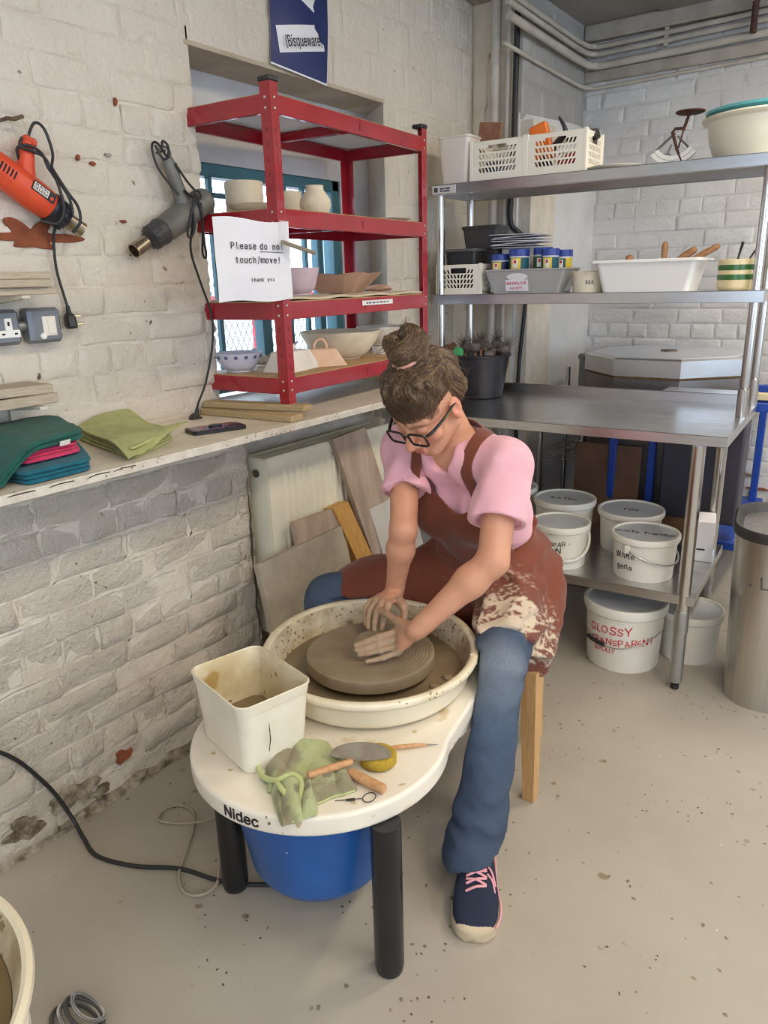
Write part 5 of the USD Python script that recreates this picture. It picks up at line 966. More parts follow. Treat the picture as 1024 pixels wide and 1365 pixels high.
# ------------------------------------------------------------------ cloths and the phone on the ledge
LZ = 1.0567
def folded(name, quad, z0, layers, lh, mat, label, cat_='towel', seed=1, amp=.003, droop=None, hem=None, bulge=.006, lift=None):
    """A folded cloth: layers with rounded folded edges over a quadrilateral of (x, y) corners."""
    Q = A(quad, float); n = 14; R = []
    def ring(s, z):
        c = Q.mean(0); P = c+(Q-c); out = []
        for i in range(4):
            a, b = P[i], P[(i+1) % 4]
            for k in range(n): out.append(a+(b-a)*(k+.0)/n)
        out = A(out); d = out-c; L = np.linalg.norm(d, axis=1, keepdims=True); out = out+d/L*s
        for _ in range(2): out = .5*out+.25*(np.roll(out, 1, 0)+np.roll(out, -1, 0))
        return np.c_[out, np.full(len(out), z)]
    z = z0
    for k in range(layers):
        rr = np.random.default_rng(seed*31+k); o = rr.uniform(-.006, .006)
        for q, s in ((.04, -bulge*1.2), (.25, -bulge*.2), (.5, 0), (.75, -bulge*.2), (.96, -bulge*1.2)): R.append(ring(s+o, z+q*lh))
        z += lh
    c = Q.mean(0); top = R[-1]
    for s in (.8, .5, .2): R.append(np.c_[c+(top[:, :2]-c)*s, np.full(len(top), z+.0015*(1-s))])
    m = loft(R); v = A(m.vertices); w = np.clip((v[:, 2]-z0)/.02, 0, 1)[:, None]
    d = np.stack([meshkit.fbm(v*22+i*13.7, 3, seed+i)-.5 for i in range(3)], 1)*2*amp; v = v+d*(w*A([1, 1, 1.0])+(1-w)*A([1, 1, 0]))
    if lift: v[:, 2] += np.clip(lift(v[:, 0], v[:, 1]), 0, 1)*w[:, 0]*1.0 if False else lift(v[:, 0], v[:, 1])*np.clip((v[:, 2]-z0)/.01, 0, 1)
    if droop: v = droop(v)
    v[:, 2] = np.maximum(v[:, 2], z0+.0002 if not droop else LZ+.001); m.vertices = v
    t = T(name, label, cat_, (*c, z0)); t.add('cloth', m, mat, w=True, smooth=60)
    if hem:
        hm, hr = hem[:2]
        for e in hem[2:]:
            zt = z0+layers*lh if len(e) < 3 else e[2]
            pts = [(*(Q[e[0]]+(Q[e[1]]-Q[e[0]])*q), 0) for q in np.linspace(.02, .98, 30)]; P = []
            for p in pts:
                j = np.argmin(np.hypot(v[:, 0]-p[0], v[:, 1]-p[1])-1.2*(v[:, 2]-z0)); P.append(v[j])
            P = A(P)
            for _ in range(3): P[1:-1] = .5*P[1:-1]+.25*(P[:-2]+P[2:])
            t.add('hem', tube(P, hr, 7), hm, w=True, smooth=60)
    return t
def cloth_m(name, c, c2, sc=160, b=.8): return M(name, srgb(c), srgb(c2), sc=30, rough=.95, sheen=.1, bump=b, bsc=sc*3, bd=.002, bdetail=2)
teal_c = cloth_m('teal_towel', (0, 104, 122), (0, 90, 108)); pink_c = cloth_m('pink_towel', (224, 62, 108), (206, 50, 96)); green_c = cloth_m('green_towel', (18, 96, 82), (12, 80, 70)); lime_c = cloth_m('lime_cloth', (176, 178, 116), (160, 162, 102)); lime_h = cloth_m('lime_hem', (196, 198, 134), (184, 186, 124))
folded('folded_towel', [(.275, .80), (.27, .955), (.06, 1.06), (.04, .80)], LZ, 3, .010, teal_c, 'teal folded towel at the bottom of the pile on the ledge', seed=2)
folded('folded_towel', [(.225, .83), (.215, .965), (.05, 1.05), (.04, .83)], LZ+.0335, 3, .0088, pink_c, 'pink folded towel in the middle of the pile on the ledge', seed=3)
def droop_g(v):
    s = np.clip((.86-v[:, 1])/.10, 0, 1)*np.clip((v[:, 0]-.02)/.1, 0, 1); v = v.copy(); v[:, 2] -= s**1.5*.058; return v
gtw = folded('folded_towel', [(.265, .70), (.215, .985), (-.06, 1.085), (-.075, .74)], LZ+.062, 2, .011, green_c, 'dark green towel laid over the top of the towel pile', seed=4, droop=droop_g, amp=.005)
gtw.add('tag', place(rb(.03, .012, .001, r=.0004), (.232, .925, LZ+.066), (-.2, 1, 0), (.3, 0, 1)), M('tag_white', srgb(226, 222, 210), rough=.7), w=True)
obj('dark_bag', mv(jitter(ball((0, 0, .02), .05, 3, (1.2, .9, .42)), .008, 25, 3), (.08, .74, LZ+.002)), M('dark_cloth', srgb(52, 46, 44), srgb(70, 60, 54), sc=30, rough=.9), 'dark crumpled cloth tucked beside the towel pile at the edge of the photo', 'cloth')
lime = folded('folded_cloth', [(.275, 1.065), (.165, 1.285), (-.075, 1.325), (-.08, 1.15)], LZ, 4, .0075, lime_c, 'pale olive folded cloth leaning up the wall behind the phone', 'cloth', seed=6, amp=.004, hem=(lime_h, .0022, (0, 1), (3, 0), (1, 2)),
    lift=lambda x, y: np.clip((.06-x)/.14, 0, 1)**1.5*.035*np.clip((y-1.10)/.15, 0.3, 1))
lime.add('flap', thick(grid(14, 10, lambda u, v: np.stack([.285-.12*v-.10*u*(1-v)*.4, 1.045+.10*u+.16*v*u+.03*v, LZ+.040-.030*(1-v)**2+.002*np.sin(u*9)], -1)), .003), lime_c, w=True, smooth=60)
ph = T('phone', 'smartphone in a black case lying face down on the ledge', 'phone', (.165, 1.43, LZ), math.atan2(.155, .055))
ph.add('case', loft([rrect(.156, .078, .014, 0, 6), rrect(.160, .082, .015, .0015, 6), rrect(.160, .082, .015, .009, 6), rrect(.157, .079, .014, .0105, 6)]), M('case_black', srgb(26, 26, 30), rough=.4), smooth=40)
ph.add('back_print', mv(loft([rrect(.146, .068, .011, .0104, 6), rrect(.146, .068, .011, .0109, 6)]), (0, 0, 0)), M('case_print', srgb(60, 54, 92), srgb(150, 84, 96), sc=34, rough=.2, detail=2, mixr=(.45, .52), spots=[(70, .25, srgb(120, 170, 210), 12, .5)]))
ph.add('ring_grip', mv(lathe([(0, 0), (.019, 0), (.019, .004), (.015, .006), (0, .006)], 28), (-.0, .002, .0108)), M('grip_dark', srgb(34, 34, 40), rough=.3), smooth=40)
ph.add('camera_island', mv(rb(.05, .024, .0025, r=.001), (.048, -.018, .0115)), M('case_black', srgb(26, 26, 30)))
# ------------------------------------------------------------------ the potter's wheel
clay = M('wet_clay', srgb(150, 134, 110), srgb(134, 118, 94), sc=14, rough=.38, bump=.06, bsc=40, bd=.003)
slip = M('slip_water', srgb(138, 122, 98), srgb(122, 106, 82), sc=6, rough=.12, bump=.03, bsc=12)
pan_out = M('pan_cream', srgb(234, 224, 198), srgb(224, 212, 184), sc=4, rough=.3, spots=[(18, .11, srgb(150, 132, 98), 4, .60)])
pan_in = M('pan_splattered', srgb(222, 208, 178), srgb(170, 150, 116), sc=9, rough=.4, mixr=(.40, .62), detail=6, spots=[(26, .28, srgb(142, 124, 94), 5, .46), (60, .26, srgb(128, 112, 86), 8, .46)], bump=.15, bsc=60)
pan_rim = M('pan_rim_splashed', srgb(232, 222, 196), srgb(214, 198, 164), sc=12, rough=.35, spots=[(60, .24, srgb(150, 134, 104), 3.2, .53), (22, .12, srgb(160, 126, 70), 4, .58)])
PC = A([.69, 1.425, 0]); CD = math.atan2(-.816, .577)
LC = A([.738, 1.153, 0]); LR = .303
def oval(m): # the pan is a little longer towards the table
    v = A(m.vertices).copy(); c, s = math.cos(CD), math.sin(CD); a = v[:, 0]*c+v[:, 1]*s; b = -v[:, 0]*s+v[:, 1]*c
    a *= 1.045; b *= .985; m = m.copy(); m.vertices = np.stack([a*c-b*s+PC[0], a*s+b*c+PC[1], v[:, 2]], 1); return m
wheel = T('throwing_machine', 'pottery wheel with a white round table, cream splash pan and black legs', 'pottery wheel', (LC[0], LC[1], 0))
tp_ = LC[:2]; ax2 = (PC-LC)[:2]; ax2 /= np.linalg.norm(ax2); px2 = A([ax2[1], -ax2[0]])
body_poly = Point(*LC[:2]).buffer(LR, 48).union(Polygon([tuple(LC[:2]+px2*s*.262+ax2*q) for s, q in ((-1, .1), (1, .1), (1, .50), (-1, .50))]).buffer(.03, 8)).buffer(-.04).buffer(.04)
tab_white = M('table_white', srgb(236, 228, 212), srgb(228, 218, 200), sc=5, rough=.28, spots=[(7.5, .26, srgb(208, 188, 150), 3.2, .50), (22, .20, srgb(196, 174, 134), 5, .53), (50, .20, srgb(122, 98, 70), 6, .56)])
def rounded_slab(poly, z0, z1, r, n=5):
    pr_ = []; pts = None; N = 160
    def ringof(p, z):
        e = p.exterior; return A([[*e.interpolate(k/N, normalized=True).coords[0], z] for k in range(N)])
    R = []
    for k in range(n+1): a = -PI/2+k*PI/2/n; R.append((poly.buffer(-r*(1-math.cos(a)), 12), z0+r*(1+math.sin(a))))
    for k in range(n+1): a = k*PI/2/n; R.append((poly.buffer(-r*(1-math.cos(a)), 12), z1-r*(1-math.sin(a))))
    base = ringof(poly, 0); out = []
    for p, z in R:
        d = A([p.exterior.interpolate(p.exterior.project(Point(q[0], q[1]))).coords[0] for q in base]); out.append(np.c_[d, np.full(N, z)])
    return loft(out)
wheel.add('table', rounded_slab(body_poly, .388, .437, .010), tab_white, w=True, smooth=40)
NC = '/'
ntx = wrap('Nidec', .024, LR+.0002, math.atan2(.83-LC[1], .775-LC[0])-.0, .402, .088, depth=.0009, bold=True)
sk = A(ntx.vertices); ntx.vertices = sk
wheel.add('lettering', mv(ntx, (LC[0], LC[1], 0)), M('logo_black', srgb(30, 28, 30), rough=.5), w=True)
leg_m = M('leg_black', srgb(22, 22, 25), srgb(30, 30, 33), sc=8, rough=.28, spots=[(30, .06, srgb(150, 146, 140), 5, .62)])
for x, y in ((1.012, 1.025), (.556, 1.004), (.957, 1.565), (.475, 1.53)):
    l = wheel.add('leg', mv(lathe([(0, .012), (.031, .012), (.0325, .02), (.0325, .39), (0, .39)], 32), (x, y, 0)), leg_m, w=True, smooth=40)
    wheel.add('foot', mv(lathe([(0, 0), (.026, 0), (.030, .004), (.030, .014), (0, .014)], 32), (x, y, 0)), black_plastic, w=True, under=l)
bluep = M('blue_housing', srgb(24, 92, 166), srgb(20, 82, 152), sc=4, rough=.32, spots=[(26, .07, srgb(190, 200, 214), 4, .62)])
wheel.add('motor_housing', mv(lathe([(0, .125), (.125, .125), (.150, .135), (.165, .16), (.180, .25), (.205, .388), (0, .388)], 56), (.765, 1.10, 0)), bluep, w=True, smooth=50)
sp = wheel.add('splash_pan', oval(lathe([(.06, .444), (.245, .444), (.256, .448), (.264, .46), (.274, .508), (.281, .512), (.284, .518)], 96)), pan_out, w=True, smooth=50)
wheel.add('pan_rim', oval(lathe([(.280, .511), (.287, .513), (.2905, .519), (.2905, .527), (.287, .532), (.278, .533), (.271, .530), (.268, .524)], 96)), pan_rim, w=True, under=sp, smooth=60)
wheel.add('pan_wall', oval(lathe([(.2685, .526), (.262, .515), (.252, .462), (.244, .452), (.06, .450)], 96)), pan_in, w=True, under=sp, smooth=50)
for a in (.35, .35+PI):
    wheel.add('pan_joint', oval(rot(rb(.022, .012, .03, (.279, 0, .519), .004), a)), pan_rim, w=True, under=sp)
wheel.add('slip_pool', oval(lathe([(.1, .4585), (.2515, .4585), (.2515, .4592), (.1, .4596)], 80)), slip, w=True, smooth=40)
hd = wheel.add('wheel_head', mv(lathe([(0, .452), (.05, .452), (.05, .474), (.158, .476), (.160, .480), (0, .482)], 64), PC), zincg, w=True, smooth=40)
rip = [(.1705, .4805), (.1712, .485), (.1712, .506), (.1695, .511), (.166, .5128)]
for k, r in enumerate(np.linspace(.162, .055, 60)): rip.append((r, .5132+.0004*math.sin(k*1.25)+.0003*math.sin(k*3.1+1)))
bat = wheel.add('clay_bat', mv(lathe([(0, .4805)]+rip+[(0, .5135)], 96), PC), clay, w=True, smooth=35)
clump = obj('clay_lump', mv(jitter(lathe([(0, 0), (.058, 0), (.052, .008), (.043, .022), (.036, .036), (.026, .043), (0, .044)], 40), .0025, 30, 4), PC+A([0.0, 0, .5136])), clay, 'low centred lump of wet clay between the hands', 'clay')
rng = np.random.default_rng(4)
obj('clay_scrap', cat(*[mv(jitter(ball((0, 0, 0), r, 2, (1.4, .8, .5)), r*.3, 60, k), PC+A([rr*math.cos(a), rr*math.sin(a), .4615])) for k, (a, rr, r) in enumerate([(rng.uniform(-1.5, .4), rng.uniform(.19, .235), rng.uniform(.006, .014)) for _ in range(16)])]), clay, 'wet clay trimmings lying in the splash pan round the wheel head', 'clay trimmings', kind='stuff')
wheel.add('side_box', rb2((.925, 1.40, .35), (.975, 1.475, .436), .008), M('side_grey', srgb(206, 204, 196), rough=.4), w=True)
# square water tub
def tub2(inner, outer, prof, r=.028, n=6):
    return loft([rrect(a, b, max(r+min(a-prof[0][0], 0)/2, .004), z, n) for a, b, z in prof], cap0=not inner, cap1=inner)
wt = T('water_tub', 'square white tub with clay stains standing on the wheel table', 'tub', (.640, 1.033, .4373), math.atan2(-.262, .965))
tubw = M('tub_stained', srgb(232, 224, 204), srgb(220, 208, 184), sc=6, rough=.35, spots=[(24, .10, srgb(150, 128, 86), 4, .60), (44, .11, srgb(80, 62, 44), 5, .63)])
tubi = M('tub_inside_stained', srgb(226, 214, 184), srgb(200, 180, 138), sc=9, rough=.4, mixr=(.42, .66), spots=[(11, .26, srgb(178, 148, 90), 4, .50), (26, .17, srgb(140, 114, 70), 6, .55)])
wt.add('body', tub2(False, True, [(.205, .150, 0), (.212, .157, .006), (.232, .176, .148), (.236, .180, .150), (.240, .184, .168), (.243, .187, .171), (.243, .187, .1745), (.238, .182, .176)], .028, 6), tubw, smooth=40)
wt.add('inside', tub2(True, False, [(.238, .182, .1755), (.232, .176, .172), (.222, .166, .14), (.200, .146, .006), (.19, .136, .0045)], .028, 6), tubi, smooth=40)
wt.add('water', loft([rrect(.207, .153, .026, .052, 6), rrect(.2075, .1535, .026, .0522, 6)]), M('tub_water', srgb(132, 116, 86), srgb(118, 102, 74), sc=9, rough=.08))
wt.add('rubber_mark', place(tube([(0, 0, 0), (.004, .03, 0), (.002, .07, 0)], [.0007, .0013, .0008], 6), (.118, -.03, .05), (0, 1, 0), (.07, 0, 1)), ink)
# the clayed green cloth: a crumpled sheet over the pile, with its stitched edges
rag_m = M('rag_clayed', srgb(168, 174, 124), srgb(136, 128, 98), sc=9, rough=.95, bump=.9, bsc=420, bd=.002, mixr=(.44, .56), bdetail=2, sheen=.3, spots=[(14, .30, srgb(118, 110, 88), 4, .50)])
rag_h = cloth_m('rag_hem', (196, 204, 142), (178, 186, 122))
TZ = .4373
def ragf(P, hgt, seed, n=40, folds=7.0):
    """A crumpled patch over an outline: ridges run along its length."""
    Q = A(P, float)
    def f(u, v):
        a = Q[0]*(1-u[..., None])+Q[1]*u[..., None]; b = Q[3]*(1-u[..., None])+Q[2]*u[..., None]; p = a*(1-v[..., None])+b*v[..., None]
        e = np.minimum(np.minimum(u, 1-u), np.minimum(v, 1-v)); q = np.stack([p[..., 0]*14, p[..., 1]*14, np.full_like(u, seed)], -1)
        ridge = np.abs(np.sin(folds*(u+.25*v)+6*meshkit.fbm(q*.5, 2, seed)))**.7
        z = TZ+.003+hgt*np.clip(e*7, 0, 1)**.6*(.40+.60*ridge)*(.6+.8*meshkit.fbm(q, 2, seed+3))
        d = (meshkit.fbm(q+7, 3, seed+5)-.5)*.025
        return np.stack([p[..., 0]+d, p[..., 1]-d*.6, z], -1)
    return grid(n, n, f)
rg_ = T('green_rag', 'crumpled pale green cloth smeared with clay on the wheel table', 'cloth', (.82, .98, TZ))
for k, (P, hg, s, fo) in enumerate(((((.685, 1.02), (.80, 1.11), (.86, 1.075), (.80, .91)), .030, 3, 6.0), (((.74, .945), (.845, 1.095), (.945, 1.02), (.875, .895)), .026, 5, 8.0), (((.785, .93), (.86, .985), (.925, .915), (.885, .855)), .030, 8, 5.0))):
    g_ = ragf(P, hg, s, 36, fo); rg_.add('fold', thick(g_, .003), rag_m, w=True, smooth=60)
    v = A(g_.vertices).reshape(36, 36, 3)
    for e in (v[0], v[:, 0], v[-1]) if k != 1 else (v[:, -1],): rg_.add('hem', tube(e[::2]+A([0, 0, .001]), .0026, 6), rag_h, w=True, smooth=60)
def roll(pts, r, **k): return tube([(*p[:2], TZ+p[2]) for p in pts], r, 8, smooth=5, **k)
rg_.add('rolled_edge', roll([(.705, 1.02, .014), (.71, .975, .016), (.755, .935, .018), (.80, .93, .026), (.825, .955, .034), (.855, .95, .030), (.885, .905, .018), (.898, .872, .006)], [.004, .005, .006, .006, .007, .006, .005, .003]), rag_h, w=True, smooth=60)
rg_.add('rolled_edge', roll([(.80, .93, .026), (.83, .915, .030), (.855, .905, .022), (.862, .885, .01)], [.004, .006, .006, .004]), rag_h, w=True, smooth=60)
# tools on the table
rib_w = M('tool_wood_pale', srgb(206, 158, 112), srgb(184, 134, 88), sc=20, rough=.5, stretch=(4, 4, 4))
for k, (p, q, l) in enumerate((((.855, .972, .034), (.902, 1.062, .032), 'wooden toggle handle of the cutting wire lying on the green cloth'), ((.905, 1.048, .014), (.997, 1.045, .012), 'wooden toggle handle lying on the bare white table in front of the sponge'))):
    P, Q = A([*p[:2], TZ+p[2]]), A([*q[:2], TZ+q[2]]); obj('toggle_handle', tube([P, P+(Q-P)*.04, P+(Q-P)*.5, P+(Q-P)*.96, Q], [.0085, .0105, .011, .0105, .0085] if k else [.0065, .0075, .008, .0075, .006], 18), rib_w, l, 'wooden handle', smooth=40)
sponge_m = M('yellow_sponge', srgb(196, 166, 52), srgb(160, 130, 44), sc=20, rough=.95, bump=1.0, bsc=140, bd=.004, spots=[(60, .25, srgb(110, 88, 40), 9, .55)])
obj('sponge', mv(jitter(lathe([(0, 0), (.034, 0), (.041, .006), (.041, .02), (.034, .027), (0, .028)], 36), .0025, 40, 2), (.925, 1.125, TZ+.0005)), sponge_m, 'round yellow sponge behind the grey scraper on the wheel table', 'sponge', smooth=50)
def rib_outline():
    t = np.linspace(0, 2*PI, 40, endpoint=False); return Polygon([(.066*math.cos(a), .029*math.sin(a)*(1.15 if math.sin(a) > 0 else .55)+.008*math.cos(a)) for a in t])
obj('scraper', rot(place(extr(rib_outline(), .0022), (.905, 1.088, TZ+.034), (.86, .42, -.06), (-.4, .85, .25)), 0), M('scraper_clayed', srgb(150, 142, 128), srgb(126, 116, 100), sc=20, rough=.5, metal=.2), 'grey curved metal scraper resting between the cloth and the sponge', 'scraper', smooth=20)
nd = T('needle_tool', 'thin wooden handled needle tool lying behind the sponge', 'tool', (.95, 1.20, TZ))
nd.add('handle', tube([(.915, 1.172, TZ+.006), (.935, 1.186, TZ+.007), (.965, 1.213, TZ+.007), (.985, 1.232, TZ+.005)], [.003, .0055, .005, .0025], 10), rib_w, w=True, smooth=60)
nd.add('needle', tube([(.845, 1.135, TZ+.006), (.917, 1.174, TZ+.006)], .0011, 6), zincg, w=True)
nd.add('tip', tube([(.985, 1.232, TZ+.005), (1.004, 1.25, TZ+.003)], [.0022, .0006], 8), zincg, w=True)
lp2 = T('loop_tool', 'little wire loop with a wound shank near the edge of the wheel table', 'tool', (.96, 1.0, TZ))
lp2.add('loop', tube([(.975+.012*math.cos(a)+.003, 1.018+.016*math.sin(a), TZ+.0025) for a in np.linspace(0, 2*PI, 24)], .0010, 6), M('dark_wire', srgb(70, 64, 56), rough=.4, metal=.6), w=True)
lp2.add('shank', cat(tube([(.925, .972, TZ+.002), (.967, 1.006, TZ+.0025)], .0009, 6), tube([(.944, .985, TZ+.003), (.957, .996, TZ+.003)], .0026, 8)), M('dark_wire', srgb(70, 64, 56)), w=True)

# second wheel at the corner of the photo: table, pan, legs
w2 = T('throwing_machine', 'second pottery wheel with a white splash pan, cut by the lower corner of the photo', 'pottery wheel', (.69, .13, 0))
c2_ = A([.695, .120, 0])
w2.add('splash_pan', mv(lathe([(.06, .43), (.255, .43), (.272, .445), (.288, .50), (.297, .507), (.300, .516), (.298, .523), (.290, .526), (.283, .522)], 96), c2_), pan_out, w=True, smooth=50)
w2.add('pan_wall', mv(lathe([(.283, .522), (.276, .508), (.258, .452), (.06, .444)], 96), c2_), pan_in, w=True, smooth=50)
w2.add('slip_pool', mv(lathe([(.0, .468), (.262, .468), (.262, .4685), (0, .469)], 72), c2_), M('slip_dark', srgb(126, 108, 74), srgb(112, 94, 62), sc=6, rough=.15), w=True)
w2.add('table', mv(lathe([(0, .39), (.27, .39), (.278, .395), (.278, .428), (.27, .432), (0, .432)], 72), c2_), tab_white, w=True, smooth=40)
for x, y in ((.50, .02), (.86, -.06), (.55, -.10)): w2.add('leg', mv(lathe([(0, 0), (.031, 0), (.0325, .01), (.0325, .392), (0, .392)], 24), (x, y, 0)), leg_m, w=True)
# cables on the floor
pipe_ = T('floor_cable', 'black mains cable running from the wall across the floor to the wheel', 'cable', (.2, .88, 0))
pipe_.add('cord', tube([(.012, .60, .43), (.013, .753, .334), (.014, .849, .178), (.03, .893, .05), (.09, .885, .012), (.176, .868, .007), (.29, .901, .007), (.397, .96, .007), (.508, .987, .007), (.60, 1.03, .007), (.70, 1.10, .02), (.74, 1.12, .14)], .0056, 10, smooth=8), rubber, w=True, smooth=60)
gc = T('floor_cable', 'thin grey cord lying in a loop on the floor beside the black wheel leg', 'cable', (.3, 1.05, 0))
gc.add('cord', tube([(.545, 1.08, .36), (.47, 1.10, .20), (.37, 1.12, .05), (.29, 1.095, .006), (.235, 1.06, .006), (.195, 1.052, .006), (.178, 1.09, .006), (.20, 1.125, .006), (.255, 1.128, .006), (.315, 1.075, .007), (.36, 1.012, .007), (.41, .945, .006), (.465, .915, .006), (.507, .93, .006), (.515, .975, .006), (.49, 1.015, .03), (.50, 1.05, .15), (.53, 1.075, .30), (.55, 1.085, .37)], .0042, 8, smooth=8), M('grey_cord', srgb(168, 158, 140), rough=.5), w=True, smooth=60)
ct = T('clear_tubing', 'loose coils of clear tubing lying on the floor at the lower edge of the photo', 'tubing', (.57, .57, 0))
tubec = M('clear_tube', srgb(150, 150, 148), rough=.15, trans=.6, ior=1.4); ths = np.linspace(0, 2*PI, 40)
for k in range(4): ct.add('coil', tube(np.stack([.555+.07*np.cos(ths+.5)*(1-.10*k), .555+.035*np.sin(ths+.5)*(1-.16*k)+.01*k, .008+.006*k+.003*np.sin(ths*2+k)], 1), .0045, 8), tubec if k % 2 else M('dark_tube', srgb(74, 72, 70), rough=.3), w=True, smooth=60)
# wooden stool
nrm2 = lambda v: v/np.linalg.norm(v)
st_w = M('stool_beech', srgb(206, 164, 112), srgb(188, 144, 92), sc=10, rough=.45, stretch=(14, 14, 1.2), bump=.05, bsc=30)
st = T('wooden_stool', 'light wooden stool with tapered legs under the seated potter', 'stool', (.84, 1.90, 0))
FT = [(1.022, 1.722), (.915, 1.985), (.655, 1.985), (.665, 1.735)]; ctr_ = A(FT).mean(0)
sp4 = Polygon([tuple(ctr_+(A(q)-ctr_)*1.0) for q in FT]).buffer(.012, 4)
st.add('seat', rounded_slab(sp4, .415, .443, .006), st_w, w=True)
for x, y in FT:
    d = nrm2(A([x, y])-ctr_)*.018
    st.add('leg', hull([(x+a*w+o*d[0], y+b*w+o*d[1], z) for z, w, o in ((0, .015, 1), (.004, .017, 1), (.415, .024, 0)) for a in (-1, 1) for b in (-1, 1)]), st_w, w=True)
for k in range(4):
    p, q = A([*FT[k], .385]), A([*FT[(k+1) % 4], .385]); L_ = np.linalg.norm(q-p)
    st.add('rail', place(rb(L_-.03, .018, .05, (L_/2, 0, 0), .003), p, q-p, np.cross((0, 0, 1.0), q-p)), st_w, w=True)
# ------------------------------------------------------------------ the potter: fields of smoothly joined tapering limbs, meshed by surface nets
def nrm(v): v = A(v, float); return v/np.linalg.norm(v)
def rc(a, b, r1, r2):
    """Tapering limb: a cone with round ends."""
    a, b = A(a, float), A(b, float); ba = b-a; l2 = ba@ba; rr = r1-r2; a2 = l2-rr*rr; il2 = 1/l2
    def f(P):
        pa = P-a; y = pa@ba; z = y-l2; x2 = ((pa*l2-y[:, None]*ba)**2).sum(1); y2 = y*y*l2; z2 = z*z*l2
        k = np.sign(rr)*rr*rr*x2
        o = (np.sqrt(x2*a2*il2)+y*rr)*il2-r1
        c1 = np.sign(z)*a2*z2 > k; c2 = np.sign(y)*a2*y2 < k
        o = np.where(c2, np.sqrt(x2+y2)*il2-r1, o); return np.where(c1, np.sqrt(x2+z2)*il2-r2, o)
    return f
def el(c, r, R=None):
    c, r = A(c, float), A(r, float)
    def f(P):
        q = P-c
        if R is not None: q = q@R.T
        k0 = np.linalg.norm(q/r, axis=1); k1 = np.linalg.norm(q/(r*r), axis=1)+1e-9
        return k0*(k0-1)/k1
    return f
def sph(c, r):
    c = A(c, float); return lambda P: np.linalg.norm(P-c, axis=1)-r
def half(p, n):
    """Negative on the side away from n."""
    p, n = A(p, float), nrm(n); return lambda P: (P-p)@n
def bxf(c, h, R, r=.0):
    c, h = A(c, float), A(h, float)
    def f(P):
        q = np.abs((P-c)@R.T)-h+r; return np.linalg.norm(np.maximum(q, 0), axis=1)+np.minimum(q.max(1), 0)-r
    return f
class Field:
    def __init__(s): s.ops = []
    def add(s, f, k=.01): s.ops.append(('+', f, k)); return s
    def cut(s, f, k=.004): s.ops.append(('-', f, k)); return s
    def keep(s, f, k=.004): s.ops.append(('&', f, k)); return s
    def warp(s, f, lim): s.ops.append(('w', f, lim)); return s
    def __call__(s, P, near=None):
        d = np.full(len(P), 9.0); q = -1
        for op, f, k in s.ops:
            q += 1
            if op == '+' and near is not None:
                m = near(q, k)
                if not m.any(): continue
                e = f(P[m]); d0 = d[m]; h = np.clip(.5+.5*(e-d0)/k, 0, 1); d[m] = e*(1-h)+d0*h-k*h*(1-h)
            elif op == '+':
                e = f(P); h = np.clip(.5+.5*(e-d)/k, 0, 1) if k > 0 else (e > d)*1.0; d = e*(1-h)+d*h-k*h*(1-h)
            elif op == 'w': d = d+f(P, d)
            else:
                e = -f(P) if op == '-' else f(P); h = np.clip(.5-.5*(e-d)/k, 0, 1); d = e*(1-h)+d*h+k*h*(1-h)
        return d
